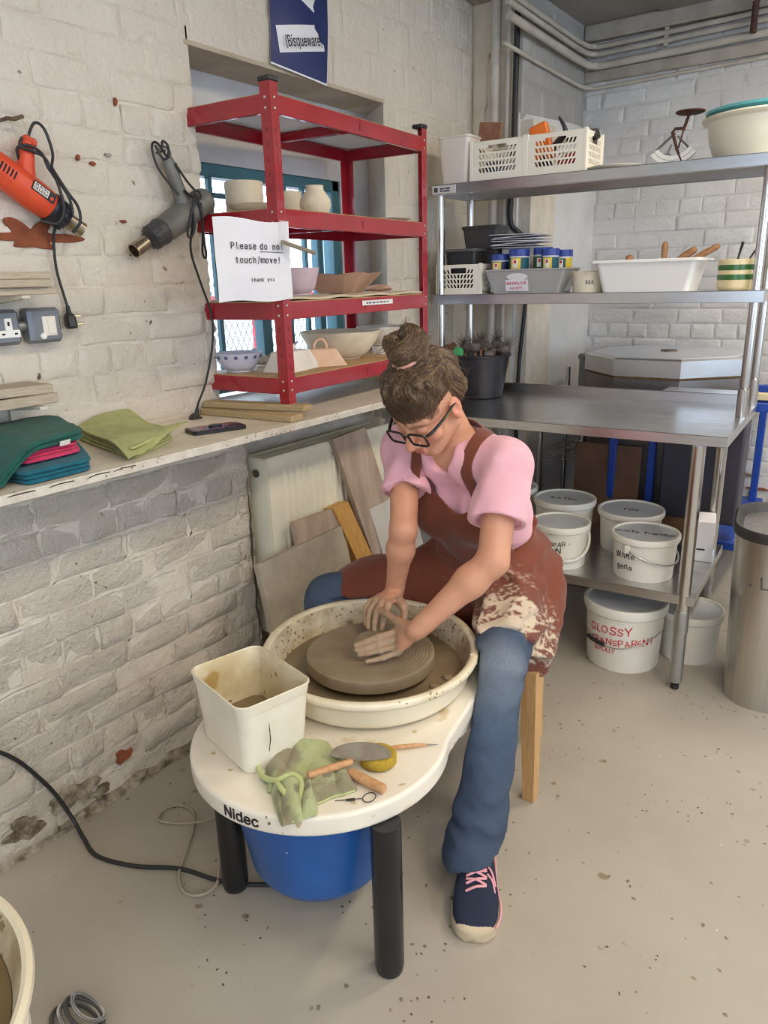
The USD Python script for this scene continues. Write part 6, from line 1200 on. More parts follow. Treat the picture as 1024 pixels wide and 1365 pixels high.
def nets(F, lo, hi, h, B=8, margin=.006, deep=None):
    """Surface nets over the blocks that the surface may pass through."""
    lo, hi = A(lo, float), A(hi, float); S = B*h; n = np.ceil((hi-lo)/S).astype(int)
    I = np.stack(np.meshgrid(*[np.arange(k) for k in n], indexing='ij'), -1).reshape(-1, 3)
    C = lo+(I+.5)*S; D = np.concatenate([F(c) for c in np.array_split(C, max(1, len(C)//200000))]); act0 = np.abs(D) < S*.87+margin; I = I[act0]; D = D[act0]
    pd = [f(C[act0]) if op == '+' else None for op, f, k in F.ops] if isinstance(F, Field) else None
    g = np.arange(B+1); G = np.stack(np.meshgrid(g, g, g, indexing='ij'), -1).reshape(-1, 3)
    keys, pos, corner = [], [], []
    for ci in np.array_split(np.arange(len(I)), max(1, len(I)//1200)):
        ch = I[ci]; base = ch*B; P = lo+(base[:, None, :]+G[None])*h
        nr = None if pd is None else (lambda q, k: np.repeat(pd[q][ci] < D[ci]+S*1.75+k+.012, len(G)))
        V = (F(P.reshape(-1, 3)) if nr is None else F(P.reshape(-1, 3), nr)).reshape(len(ch), B+1, B+1, B+1)
        c8 = np.stack([V[:, x:x+B, y:y+B, z:z+B] for x in (0, 1) for y in (0, 1) for z in (0, 1)], -1)
        neg = c8 < 0; act = neg.any(-1) & ~neg.all(-1); w = np.argwhere(act); vals = c8[act]
        off = A([(x, y, z) for x in (0, 1) for y in (0, 1) for z in (0, 1)], float); acc = np.zeros((len(w), 3)); cnt = np.zeros(len(w))
        for a, b in ((0, 1), (2, 3), (4, 5), (6, 7), (0, 2), (1, 3), (4, 6), (5, 7), (0, 4), (1, 5), (2, 6), (3, 7)):
            va, vb = vals[:, a], vals[:, b]; m = (va < 0) != (vb < 0); t = np.where(m, va/np.where(m, va-vb, 1), 0)
            acc += np.where(m[:, None], off[a]+(off[b]-off[a])*t[:, None], 0); cnt += m
        cell = base[w[:, 0]]+w[:, 1:]; pos.append(lo+(cell+acc/cnt[:, None])*h); keys.append(cell); corner.append(vals[:, [0, 4, 2, 1]])
    K = np.vstack(keys); V = np.vstack(pos); Q = np.vstack(corner); N = (n*B+4).astype(np.int64)
    key = ((K[:, 0].astype(np.int64)+1)*N[1]+K[:, 1]+1)*N[2]+K[:, 2]+1; o = np.argsort(key); key, K, V, Q = key[o], K[o], V[o], Q[o]
    def find(c):
        k = ((c[:, 0].astype(np.int64)+1)*N[1]+c[:, 1]+1)*N[2]+c[:, 2]+1; i = np.clip(np.searchsorted(key, k), 0, len(key)-1); return np.where(key[i] == k, i, -1)
    F_ = []
    for ax in range(3):
        s0 = Q[:, 0] < 0; s1 = Q[:, ax+1] < 0; m = np.nonzero(s0 != s1)[0]; b, c = [(1, 2), (2, 0), (0, 1)][ax]
        eb, ec = np.eye(3, dtype=int)[b], np.eye(3, dtype=int)[c]
        q = np.stack([m, find(K[m]-eb), find(K[m]-eb-ec), find(K[m]-ec)], 1); ok = (q >= 0).all(1); q = q[ok]; fl = s0[m][ok]
        q = np.where(fl[:, None], q, q[:, ::-1]); F_ += [q[:, [0, 1, 2]], q[:, [0, 2, 3]]]
    return trimesh.Trimesh(V, np.vstack(F_), process=False)
def relax(m, it=6, lim=.004):
    """Evens out the steps of the net; no vertex moves further than lim."""
    from scipy.sparse import coo_matrix
    v0 = A(m.vertices); e = m.edges_unique; n = len(v0); e = np.vstack([e, e[:, ::-1]]); W = coo_matrix((np.ones(len(e)), (e[:, 0], e[:, 1])), (n, n)).tocsr()
    deg = A(W.sum(1)).ravel(); v = v0.copy(); ok = deg > 0
    for k in range(it*2):
        l = np.where(ok[:, None], W@v/np.maximum(deg, 1)[:, None]-v, 0); v = v+(.5 if k % 2 == 0 else -.5)*l
        d = v-v0; q = np.linalg.norm(d, axis=1, keepdims=True); v = v0+d*np.minimum(1, lim/np.maximum(q, 1e-9))
    return trimesh.Trimesh(v, m.faces, process=False)
def fold_noise(P, sc, seed): return meshkit.fbm(P*sc, 3, seed)-.5

# joints
Hip = A([.79, 1.965, .57]); Neck = A([.79, 1.715, 1.035])
Lf = nrm((.993, -.119, 0)); Ax = nrm(Neck-Hip); Lf = nrm(Lf-Ax*(Lf@Ax)); Fr = np.cross(Lf, Ax)   # her left, up the spine, to the front
TR = np.stack([Lf, Fr, Ax])
def tp(l, f, a): return Hip+Lf*l+Fr*f+Ax*a
J = dict(Lsh=(.945, 1.685, .992), Rsh=(.628, 1.705, 1.0), Lel=(.985, 1.545, .785), Lwr=(.822, 1.440, .613), Rel=(.712, 1.560, .815), Rwr=(.664, 1.575, .622),
         Lhip=(.885, 1.945, .555), Rhip=(.69, 1.965, .555), Lkn=(.985, 1.578, .490), Rkn=(.385, 1.635, .51), Lan=(1.045, 1.350, .085), Ran=(.345, 1.50, .085))
J = {k: A(v) for k, v in J.items()}
# head frame
HF = nrm((-.10, -.78, -.62)); HL = nrm((.993, -.119, 0)); HL = nrm(HL-HF*(HL@HF)); HU = np.cross(HF, HL); HO = A([.768, 1.597, 1.145])
HU = HU if HU[2] > 0 else -HU
HR = np.stack([HL, HF, HU])
def hp(l, f, u): return HO+HL*l+HF*f+HU*u

# hands: joints read from the pose, wrist first
HANDS = {}
HANDS['L'] = {
    'wrist': [(0.8442, 1.4257, 0.6170)], # []
    'thumb': [(0.8113, 1.4311, 0.6020), (0.7652, 1.4487, 0.6040), (0.7230, 1.4654, 0.6060), (0.6700, 1.4920, 0.6000)], # [0.049, 0.045, 0.06]
    'index': [(0.7668, 1.4455, 0.5800), (0.7363, 1.4003, 0.5740), (0.7114, 1.3781, 0.5640), (0.6901, 1.3609, 0.5550)], # [0.055, 0.035, 0.029]
    'middle': [(0.7787, 1.4307, 0.5680), (0.7419, 1.3917, 0.5600), (0.7182, 1.3682, 0.5510), (0.6972, 1.3540, 0.5450)], # [0.054, 0.035, 0.026]
    'ring': [(0.7869, 1.4145, 0.5560), (0.7518, 1.3838, 0.5470), (0.7272, 1.3650, 0.5400), (0.7067, 1.3536, 0.5350)], # [0.047, 0.032, 0.024]
    'pinky': [(0.7927, 1.4020, 0.5440), (0.7669, 1.3750, 0.5340), (0.7499, 1.3591, 0.5300), (0.7361, 1.3455, 0.5280)], # [0.039, 0.024, 0.019]
}
HANDS['R'] = {
    'wrist': [(0.6549, 1.5946, 0.6070)], # []
    'thumb': [(0.7052, 1.5460, 0.6120), (0.7245, 1.5350, 0.6030), (0.7344, 1.5234, 0.5900), (0.7391, 1.5121, 0.5780)], # [0.024, 0.02, 0.017]
    'index': [(0.6929, 1.5095, 0.6120), (0.6990, 1.4855, 0.5920), (0.6960, 1.4783, 0.5720), (0.6969, 1.4693, 0.5560)], # [0.032, 0.021, 0.018]
    'middle': [(0.6706, 1.5130, 0.6120), (0.6719, 1.4853, 0.5920), (0.6722, 1.4733, 0.5680), (0.6814, 1.4562, 0.5530)], # [0.034, 0.027, 0.025]
    'ring': [(0.6456, 1.5197, 0.6080), (0.6397, 1.4987, 0.5900), (0.6457, 1.4787, 0.5680), (0.6570, 1.4623, 0.5530)], # [0.028, 0.03, 0.025]
    'pinky': [(0.6252, 1.5229, 0.6020), (0.6168, 1.5088, 0.5850), (0.6278, 1.4892, 0.5660), (0.6410, 1.4739, 0.5530)], # [0.024, 0.029, 0.024]
}

J['Lwr'] = A(HANDS['L']['wrist'][0]); J['Rwr'] = A(HANDS['R']['wrist'][0])
def add_hand(F, side):
    H = {k: [A(p) for p in v] for k, v in HANDS[side].items()}; w = H['wrist'][0]; el_ = J[side+'el']
    names = ['index', 'middle', 'ring', 'pinky']; rad = {'index': .0084, 'middle': .0086, 'ring': .0081, 'pinky': .0071}
    for n in names:
        m = H[n][0]; F.add(rc(w+(m-w)*.12, m, .0165 if n in ('index', 'middle') else .0145, rad[n]*1.22), .012)
    mid = (H['index'][0]+H['pinky'][0]+w)/3; F.add(el(mid, (.026, .026, .014), np.stack([nrm(H['middle'][0]-w), nrm(np.cross(np.cross(nrm(H['middle'][0]-w), nrm(H['index'][0]-H['pinky'][0])), nrm(H['middle'][0]-w))), nrm(np.cross(nrm(H['middle'][0]-w), nrm(H['index'][0]-H['pinky'][0])))])), .012)
    t = H['thumb']; F.add(rc(w+(t[0]-w)*.5, t[1], .014, .0125), .012)
    for n in names+['thumb']:
        p = H[n]; r = rad.get(n, .0105)
        k = .003
        F.add(rc(p[0], p[1], r*1.08, r*.98), .006); F.add(rc(p[1], p[2], r*.99, r*.90), k); F.add(rc(p[2], p[3], r*.90, r*.78), k)
        F.add(sph(p[1], r*1.06), .004)
        # nail: a small plate on the back of the fingertip
def build_skin():
    F = Field()
    # trunk, kept inside the clothes
    F.add(rc(tp(0, .0, .02), tp(0, -.01, .22), .085, .07), .03); F.add(rc(tp(0, -.01, .22), tp(0, -.01, .40), .07, .075), .04)
    F.add(rc(J['Lsh'], J['Rsh'], .045, .045), .04)
    # neck and shoulders
    F.add(rc(Neck+Ax*-.02, hp(.0, -.035, -.045), .052, .047), .03)
    for s in 'LR': F.add(rc(Neck+Ax*-.03, J[s+'sh'], .04, .042), .04)
    # arms
    for s, u, e, w in (('L', .046, .039, .0265), ('R', .043, .036, .0255)):
        sh, elb, wr = J[s+'sh'], J[s+'el'], J[s+'wr']
        F.add(rc(sh, elb, u, e), .02); m = elb+(wr-elb)*.30
        F.add(rc(elb, m, e*.98, e*1.02), .015); F.add(rc(m, wr, e*1.0, w*.92), .02)
        F.add(rc(elb+(wr-elb)*.9, wr+(wr-elb)*.06, w*.92, w*.85), .012)
    # head
    F.add(el(hp(0, -.012, .035), (.073, .093, .086), HR), .02)
    F.add(el(hp(0, .035, .03), (.064, .055, .065), HR), .02)            # brow and forehead
    F.add(el(hp(0, .045, -.035), (.056, .048, .055), HR), .02)          # mid face
    F.add(rc(hp(0, .060, -.088), hp(0, .050, -.07), .022, .034), .02)     # chin
    for s in (-1, 1):
        F.add(rc(hp(s*.053, -.005, -.055), hp(s*.018, .060, -.092), .019, .017), .02)   # jaw
        F.add(el(hp(s*.043, .058, -.028), (.022, .02, .02), HR), .016)               # cheek
        F.add(rc(hp(s*.012, .086, .020), hp(s*.046, .070, .022), .0085, .008), .010)  # brow ridge
        F.cut(el(hp(s*.031, .099, .002), (.017, .014, .011), HR), .010)
        F.add(el(hp(s*.031, .078, .002), (.0155, .0125, .0125), HR), .004)             # closed lids
        F.add(rc(hp(s*.046, .080, -.0035), hp(s*.018, .0885, -.0045), .0022, .0022), .003)  # lash line
        # ear
        F.add(el(hp(s*.079, -.012, -.005), (.009, .019, .031), HR), .008); F.cut(el(hp(s*.0865, -.006, -.002), (.006, .009, .015), HR), .004)
        F.add(el(hp(s*.079, -.008, -.031), (.008, .009, .010), HR), .006)
    F.add(rc(hp(0, .090, .006), hp(0, .113, -.033), .0085, .0125), .008)   # nose
    for s in (-1, 1): F.add(sph(hp(s*.0125, .101, -.037), .0085), .006)
    F.add(rc(hp(-.016, .0925, -.062), hp(.016, .0925, -.062), .0055, .0055), .006); F.add(rc(hp(-.013, .091, -.072), hp(.013, .091, -.072), .0062, .0062), .006)   # lips
    F.cut(rc(hp(-.020, .0985, -.0668), hp(.020, .0985, -.0668), .0014, .0014), .002)
    add_hand(F, 'L'); add_hand(F, 'R')
    return F
skin_field = build_skin()
skin_mesh = relax(nets(skin_field, (.50, 1.30, .49), (1.10, 2.12, 1.30), .0028), 4)
# keep what belongs to the one body
sv = A(skin_mesh.vertices)
def near_hand(v):
    d = np.full(len(v), 9.0)
    for s in 'LR':
        for n, p in HANDS[s].items():
            p = A(p)
            if n == 'wrist': continue
            for i in range(len(p)-1):
                ba = p[i+1]-p[i]; t = np.clip(((v-p[i])@ba)/(ba@ba), 0, 1); d = np.minimum(d, np.linalg.norm(v-p[i]-t[:, None]*ba, axis=1))
    return d
def mixc(a, b, w): return A(a)*(1-w[:, None])+A(b)*w[:, None]
base_c = A(srgb(204, 148, 118)); col = np.tile(base_c, (len(sv), 1))
q = (sv-HO)@HR.T
cheek = np.exp(-(((np.abs(q[:, 0])-.043)/.022)**2+((q[:, 1]-.07)/.03)**2+((q[:, 2]+.028)/.02)**2)); nose = np.exp(-((q[:, 0]/.014)**2+((q[:, 1]-.112)/.02)**2+((q[:, 2]+.032)/.016)**2))
col = mixc(col, srgb(216, 128, 110), np.clip(cheek*.5+nose*.6, 0, 1))
ear = np.clip((np.abs(q[:, 0])-.077)/.006, 0, 1)*(np.abs(q[:, 1]+.01) < .03)*(np.abs(q[:, 2]+.005) < .045); col = mixc(col, srgb(222, 140, 116), ear*.6)
lip = np.exp(-((q[:, 0]/.02)**4+((q[:, 1]-.095)/.02)**2+((q[:, 2]+.067)/.010)**4)); col = mixc(col, srgb(196, 104, 98), np.clip(lip, 0, 1)*.8)
br = np.zeros(len(sv))
for s in (-1, 1): br = np.maximum(br, np.exp(-(((q[:, 0]-s*.031)/.018)**4+((q[:, 2]-.0215+.004*np.abs(q[:, 0]-s*.026)/.02)/.0038)**2))*(q[:, 1] > .06))
col = mixc(col, srgb(92, 66, 48), br*.8)
hd_ = near_hand(sv)
# clay on the fingers, thinning out over the knuckles towards the wrists
cn = meshkit.fbm(sv*70, 3, 4); cl_ = np.clip((.026-hd_)/.014, 0, 1)*np.clip((cn-.22)/.14, 0, 1)*np.clip(1.25-(sv[:, 2]-.53)/.16, .0, 1)
for s in 'LR':
    w = J[s+'wr']; d = np.linalg.norm(sv-w, axis=1); cl_ = np.maximum(cl_, np.clip(1-(d-.02)/.03, 0, 1)*np.clip((meshkit.fbm(sv*130, 3, 9)-.56)/.08, 0, 1)*.7)
cl_ = np.clip(cl_*.85, 0, .9); col = mixc(col, srgb(158, 138, 112), cl_)
tipm = np.zeros(len(sv))
for s in 'LR':
    for n in ('index', 'middle', 'ring', 'pinky', 'thumb'): tipm = np.maximum(tipm, np.clip(1-np.linalg.norm(sv-A(HANDS[s][n][3]), axis=1)/.016, 0, 1))
col = mixc(col, srgb(204, 132, 112), tipm*.12*(1-cl_))
mott = meshkit.fbm(sv*40, 3, 21); col = col*(1+(mott[:, None]-.5)*A([.10, .16, .18]))
skin_mat = M('skin', (1, 1, 1), rough=.48, vcol='tint', sss=.08, bump=.12, bsc=320, bd=.001, spec=.4)
person = T('person', 'woman in a pink t-shirt and brown apron seated at the pottery wheel shaping clay', 'person', (.84, 1.85, 0))
person.add('body', skin_mesh, skin_mat, w=True, smooth=True, col=np.clip(col, 0, 1))
# ------------------------------------------------------------------ t-shirt
def torso(F, o=0.0):
    F.add(el(tp(0, -.01, .03), (.165+o, .125+o, .13+o), TR), .03)
    F.add(el(tp(0, -.005, .19), (.145+o, .108+o, .14+o), TR), .06)
    F.add(el(tp(0, -.008, .33), (.158+o, .115+o, .15+o), TR), .06)
    for s in (-1, 1): F.add(el(tp(s*.068, .085, .335), (.064+o, .052+o, .062+o), TR), .04)
    F.add(el(tp(0, -.035, .43), (.145+o, .085+o, .085+o), TR), .05)
    F.add(rc(J['Lsh'], J['Rsh'], .058+o, .058+o), .05)
    F.add(rc(Neck+Ax*-.035, J['Lsh'], .052+o, .056+o), .04); F.add(rc(Neck+Ax*-.035, J['Rsh'], .052+o, .056+o), .04)
    return F
def shirt():
    F = torso(Field(), .004)
    for s, r0, r1, ext in (('L', .068, .073, .60), ('R', .062, .066, .55)):
        sh, elb = J[s+'sh'], J[s+'el']; e = sh+(elb-sh)*(ext+.15); F2 = rc(sh, e, r0, r1)
        c = half(sh+(elb-sh)*ext, (elb-sh)); inner = rc(sh, e+(elb-sh)*.4, r0-.012, r1-.011); dp = half(sh+(elb-sh)*(ext-.035), (sh-elb))
        F.add(lambda P, F2=F2, c=c, inner=inner, dp=dp: np.maximum(np.maximum(F2(P), c(P)), -np.maximum(inner(P), dp(P))), .018)
    F.cut(rc(Neck+Ax*-.005, hp(0, -.03, -.06), .057, .062), .006)
    F.cut(rc(Neck+Fr*.045+Ax*-.015, Neck+Fr*.10+Ax*.04, .036, .05), .012)
    F.keep(half(tp(0, 0, .13), -Ax), .004)
    def w(P, d):
        n = np.abs(d) < .03; o = np.zeros(len(P)); Q = P[n]
        t = (Q-Hip)@TR.T
        side = np.clip((np.abs(t[:, 0])-.07)/.08, 0, 1)
        o[n] = .0065*np.sin(46*t[:, 2]+34*np.abs(t[:, 0])+14*fold_noise(Q, 6, 3))*np.clip((.40-t[:, 2])/.2, 0.25, 1)*(.4+.6*side)+.006*np.sin(70*t[:, 0]+9*fold_noise(Q, 5, 11))*np.clip((t[:, 1]-.03)/.04, 0, 1)*np.clip((t[:, 2]-.33)/.05, 0, 1)+.014*fold_noise(Q, 9, 5); o[n] *= 1-.75*np.clip((np.abs(t[:, 0])-.165)/.03, 0, 1)
        return o
    F.warp(w, .03); return F
shirt_m = relax(nets(shirt(), (.48, 1.42, .60), (1.12, 2.14, 1.16), .0045), 5)
pink = M('pink_jersey', srgb(232, 176, 186), srgb(224, 166, 176), sc=12, rough=.9, bump=.15, bsc=600, bd=.001, sheen=.25)
person.add('shirt', shirt_m, pink, w=True, smooth=True)
def panf(P, o=.0):
    c, s_ = math.cos(CD), math.sin(CD); a = ((P[:, 0]-PC[0])*c+(P[:, 1]-PC[1])*s_)/1.045; b = (-(P[:, 0]-PC[0])*s_+(P[:, 1]-PC[1])*c)/.985
    r = np.hypot(a, b); return np.maximum(r-(.2915+o), P[:, 2]-(.536+o))
# ------------------------------------------------------------------ jeans
def jeans():
    F = Field(); F.add(el(tp(0, -.01, .0), (.165, .13, .13), TR), .03)
    for s, rk, rh in (('L', .074, .076), ('R', .074, .07)):
        h, k, a = J[s+'hip'], J[s+'kn'], J[s+'an']; F.add(rc(h, k, .096, rk), .04)
        F.add(rc(k, k+(a-k)*.5, rk*.99, .068), .025); F.add(rc(k+(a-k)*.45, a+(a-k)*.12, .0685, rh), .03)
        up = nrm(k-a); toe = nrm((.42, -.90, 0)) if s == 'L' else nrm((-.40, -.92, 0))
        F.cut(half(a+up*.0+toe*.03, up*.82+toe*-.5) if False else half(a+up*.012, -(up*-1)) if False else (lambda P, a=a, up=up, toe=toe: ((P-(a+A([0, 0, -.020])))@nrm(A([0, 0, 1.0])+toe*.22))), .003)
        F.cut(rc(a+up*.07, a-up*.12, .050, rh-.013), .004)
    def w(P, d):
        n = np.abs(d) < .02; o = np.zeros(len(P)); Q = P[n]
        lo = np.clip((.36-Q[:, 2])/.2, 0, 1); kn = np.exp(-((Q[:, 2]-.44)/.06)**2)
        o[n] = .010*fold_noise(Q*A([1, 1, .45]), 17, 3)+.0045*lo*np.sin(Q[:, 2]*52+18*fold_noise(Q, 7, 8)+9*Q[:, 0])+.004*kn*np.sin(Q[:, 2]*85+10*fold_noise(Q, 8, 9)); return o
    F.warp(w, .02); F.cut(lambda P: panf(P, .003), .012); return F
jm = relax(nets(jeans(), (.28, 1.24, .03), (1.18, 2.16, .72), .0050), 4)
jv = A(jm.vertices); kL = J['Lkn']; aL = J['Lan']
jc = np.tile(A(srgb(68, 83, 104)), (len(jv), 1))
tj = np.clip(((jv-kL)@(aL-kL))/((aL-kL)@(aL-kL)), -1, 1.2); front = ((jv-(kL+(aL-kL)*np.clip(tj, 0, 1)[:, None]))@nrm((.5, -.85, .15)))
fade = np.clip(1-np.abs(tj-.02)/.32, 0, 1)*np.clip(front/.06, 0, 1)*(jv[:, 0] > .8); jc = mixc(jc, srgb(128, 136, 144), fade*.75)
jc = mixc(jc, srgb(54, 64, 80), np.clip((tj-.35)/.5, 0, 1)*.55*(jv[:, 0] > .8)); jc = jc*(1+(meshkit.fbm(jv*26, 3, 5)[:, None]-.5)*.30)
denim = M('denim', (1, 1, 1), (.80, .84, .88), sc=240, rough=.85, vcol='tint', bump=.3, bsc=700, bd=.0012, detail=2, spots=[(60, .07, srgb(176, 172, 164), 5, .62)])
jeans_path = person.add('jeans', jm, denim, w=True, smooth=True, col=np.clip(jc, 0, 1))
def ring_at(field, c, u, tilt=None, n=72, r0=.02, r1=.12):
    """Where a plane through c cuts a field's skin: points found along rays."""
    u = nrm(u); x = nrm(np.cross(u, (0, 0, 1) if abs(u[2]) < .9 else (1, 0, 0))); y = np.cross(u, x); rs_ = np.linspace(r0, r1, 60); out = []
    for a in np.linspace(0, 2*PI, n, endpoint=False):
        d = x*math.cos(a)+y*math.sin(a); v = field(c+rs_[:, None]*d); i = np.nonzero((v[:-1] < 0) & (v[1:] >= 0))[0]
        out.append(c+d*(rs_[i[-1]] if len(i) else r0))
    return A(out)
jf = jeans(); upL = nrm(kL-aL); hem_n = nrm(A([0, 0, 1.0])+nrm((.42, -.90, 0))*.22)
for off, r_ in ((-.006, .0022), (.014, .0014)):
    rr_ = ring_at(jf, aL+A([0, 0, -.020])+hem_n*(.004+max(off, 0)+.0), hem_n, r0=.045, r1=.12); person.add('hem', tube(np.vstack([rr_, rr_[:1]]), r_, 6), M('denim_hem', srgb(92, 112, 140), srgb(58, 76, 104), sc=90, rough=.85) if off < 0 else M('denim_stitch', srgb(150, 160, 172), rough=.8), w=True, under=jeans_path, smooth=60)
sm = [kL+(aL-kL)*q for q in np.linspace(.0, 1.0, 26)]; sd = nrm(np.cross(nrm((.42, -.90, 0)), (0, 0, 1))*-1); sp_ = []
for c in sm:
    t_ = np.linspace(.03, .13, 80); v = jf(c+t_[:, None]*nrm(A([.80, .35, 0]))); i = np.nonzero((v[:-1] < 0) & (v[1:] >= 0))[0]
    if len(i): sp_.append(c+nrm(A([.80, .35, 0]))*t_[i[0]])
if len(sp_) > 4: person.add('side_seam', tube(sp_, .0018, 6, smooth=2), M('denim_seam', srgb(46, 64, 94), rough=.85), w=True, under=jeans_path, smooth=60)
# ------------------------------------------------------------------ apron: bib, straps and a skirt over the lap
apron_m = M('apron_cloth', srgb(120, 60, 37), srgb(106, 51, 31), sc=8, rough=.85, bump=.25, bsc=500, bd=.001, sheen=.2)
apron_v = M('apron_splashed', (1, 1, 1), rough=.85, vcol='tint', bump=.25, bsc=300, bd=.0015, sheen=.15)
def bib_field():
    T0 = torso(Field(), .019)
    poly = [(-.125, .13), (.130, .13), (.140, .24), (.128, .345), (.105, .425), (-.070, .475), (-.115, .375), (-.150, .24)]
    P2 = Polygon(poly)
    import shapely
    ring = A(P2.exterior.coords)
    def sd(q):
        a, b = ring[:-1], ring[1:]; d = np.full(len(q), 9.0); ins = np.zeros(len(q), bool)
        for (x0, y0), (x1, y1) in zip(a, b):
            e = A([x1-x0, y1-y0]); w = q-A([x0, y0]); t = np.clip((w@e)/(e@e), 0, 1); d = np.minimum(d, np.linalg.norm(w-t[:, None]*e, axis=1))
            c = ((y0 <= q[:, 1]) & (q[:, 1] < y1)) | ((y1 <= q[:, 1]) & (q[:, 1] < y0)); xi = x0+(q[:, 1]-y0)/(y1-y0+1e-12)*(x1-x0); ins ^= c & (q[:, 0] < xi)
        return np.where(ins, -d, d)
    def f(P):
        t = (P-Hip)@TR.T; sag = .055*np.clip(1-((t[:, 0]-.015)/.092)**2, 0, 1); q = np.stack([t[:, 0], t[:, 1]*0+t[:, 2]+sag*np.clip((t[:, 2]-.28)/.1, 0, 1)], 1)
        o = .006*np.sin(30*t[:, 0]+20*t[:, 2])*np.clip((.33-t[:, 2])/.1, 0, 1)+.012*fold_noise(P, 8, 3)
        s = T0(P)+o; return np.maximum(np.maximum(np.abs(s+.0)-.0028, sd(q)), -(t[:, 1]-.01))
    return f
bib = nets(bib_field(), (.50, 1.42, .58), (1.10, 2.05, 1.06), .0038, margin=.012); bib = relax(bib, 3)
ap = person.add('apron_bib', bib, apron_m, w=True, smooth=True)
shirt_f = shirt()
def on_shirt(c, n, base=.0085):
    n = nrm(n); r = np.linspace(.07, -.10, 86); v = np.minimum(shirt_f(c+r[:, None]*n), rc(Neck+Ax*-.02, hp(.0, -.035, -.045), .052, .047)(c+r[:, None]*n)); i = np.nonzero(v < base)[0]
    return c+n*(r[i[0]] if len(i) else 0), n
def strap(keys, wd, nm='apron_strap'):
    """A flat band laid over the shirt: (point, outward direction) pairs, found by casting inwards."""
    P = smooth_path([k[0] for k in keys], 8); N = smooth_path([k[1] for k in keys], 8); o, g = [], []
    for c, n in zip(P, N): q, n = on_shirt(c, n); o.append(q); g.append(n)
    o, g = A(o), A(g)
    for _ in range(4): o[1:-1] = .5*o[1:-1]+.25*(o[:-2]+o[2:]); g[1:-1] = .5*g[1:-1]+.25*(g[:-2]+g[2:])
    t = np.gradient(o, axis=0); t /= np.linalg.norm(t, axis=1, keepdims=True); b = np.cross(t, g); b /= np.linalg.norm(b, axis=1, keepdims=True)
    R = [A([c+bb*wd/2-gg*.0012, c+bb*wd/2+gg*.0018, c+bb*wd*.25+gg*.0026, c-bb*wd*.25+gg*.0026, c-bb*wd/2+gg*.0018, c-bb*wd/2-gg*.0012]) for c, bb, gg in zip(o, b, g)]
    return person.add(nm, loft(R), apron_m, w=True, smooth=40)
nk = lambda l, f, a: Neck+Lf*l+Fr*f+Ax*a
strap([(tp(.092, .10, .385), Fr), (tp(.090, .09, .43), Fr*.9+Ax*.3), (nk(.082, .04, -.04), Fr*.6+Ax*.7), (nk(.072, .0, -.01), Ax*.9+Lf*.35), (nk(.060, -.03, .0), Ax*.6-Fr*.5+Lf*.4), (nk(.03, -.055, .01), -Fr*.9+Ax*.4), (nk(0, -.06, .012), -Fr*.9+Ax*.4)], .034)
strap([(tp(-.062, .10, .455), Fr), (nk(-.066, .05, -.04), Fr*.8+Ax*.5), (nk(-.070, .01, -.01), Ax*.9-Lf*.35), (nk(-.058, -.03, .0), Ax*.6-Fr*.5-Lf*.4), (nk(-.03, -.055, .01), -Fr*.9+Ax*.4), (nk(0, -.06, .012), -Fr*.9+Ax*.4)], .032)
def skirt_field():
    F = Field(); F.add(el(tp(0, -.01, .05), (.186, .150, .16), TR), .03); F.add(el(tp(0, -.005, .19), (.166, .130, .14), TR), .05)
    for s in 'LR':
        h, k = J[s+'hip'], J[s+'kn']; F.add(rc(h, h+(k-h)*.80, .118, .098), .09)
    m = (J['Lkn']+J['Rkn'])/2+A([0, .22, -.01]); F.add(rc((J['Lhip']+J['Rhip'])/2, m, .10, .075), .10)
    # the edge that hangs outside the left thigh
    h, k = J['Lhip'], J['Lkn']; F.add(rc(h+A([.085, -.02, -.03]), k+A([.068, .12, -.06]), .055, .03), .06); F.add(rc(k+A([.065, .13, -.05]), k+A([.060, .10, -.135]), .026, .016), .04)
    F.cut(half(tp(0, 0, .205), -Ax), .004)                         # waist
    kn = nrm(J['Lkn']-J['Lhip']); F.keep(lambda P: ((P-(J['Lkn']-kn*.055))@nrm(kn+A([.30, 0, -.30]))), .004)
    F.keep(lambda P: -((P[:, 2]-.455)+.0*P[:, 0]+np.clip((P[:, 0]-.93)/.1, 0, 1)*.125), .01)
    def w(P, d):
        n = np.abs(d) < .035; o = np.zeros(len(P)); Q = P[n]; t = (Q-Hip)@TR.T
        r = 78*(Q[:, 0]*.30+Q[:, 2]*.9-Q[:, 1]*.10)+16*fold_noise(Q, 5, 2)
        o[n] = (.0085+.008*np.clip((Q[:, 0]-.86)/.06, 0, 1)*np.clip((t[:, 2]+.06)/.08, 0, 1))*np.abs(np.sin(r*.5))*np.clip((t[:, 2]+.14)/.12, .45, 1)-.004+.024*fold_noise(Q, 8, 6); return o
    F.warp(w, .035); F.cut(lambda P: panf(P, .004), .012); return F
SF = skirt_field()
def skirt_shell(P): return SF(P)
sk_m = relax(nets(SF, (.36, 1.38, .33), (1.20, 2.20, .80), .0050, margin=.016), 5)
kv = A(sk_m.vertices); kc = np.tile(A(srgb(118, 58, 36)), (len(kv), 1)); tk = (J['Lkn']-kv)@nrm(J['Lkn']-J['Lhip'])
zone = np.exp(-(((kv[:, 0]-1.0)/.12)**4))*np.clip((.27-tk)/.14, 0, 1)*np.clip((kv[:, 2]-.40)/.08, .35, 1)
wv = np.stack([meshkit.fbm(kv*14+k*9, 2, k) for k in range(3)], 1)*.09
sp1 = meshkit.fbm((kv+wv)@np.stack([nrm((.8, .5, -.3)), nrm((-.5, .8, .2)), nrm((.3, 0, .9))], 1)*A([20, 62, 50]), 4, 3); sp2 = meshkit.fbm(kv*120, 3, 9); sp3 = meshkit.fbm(kv*13, 2, 31)
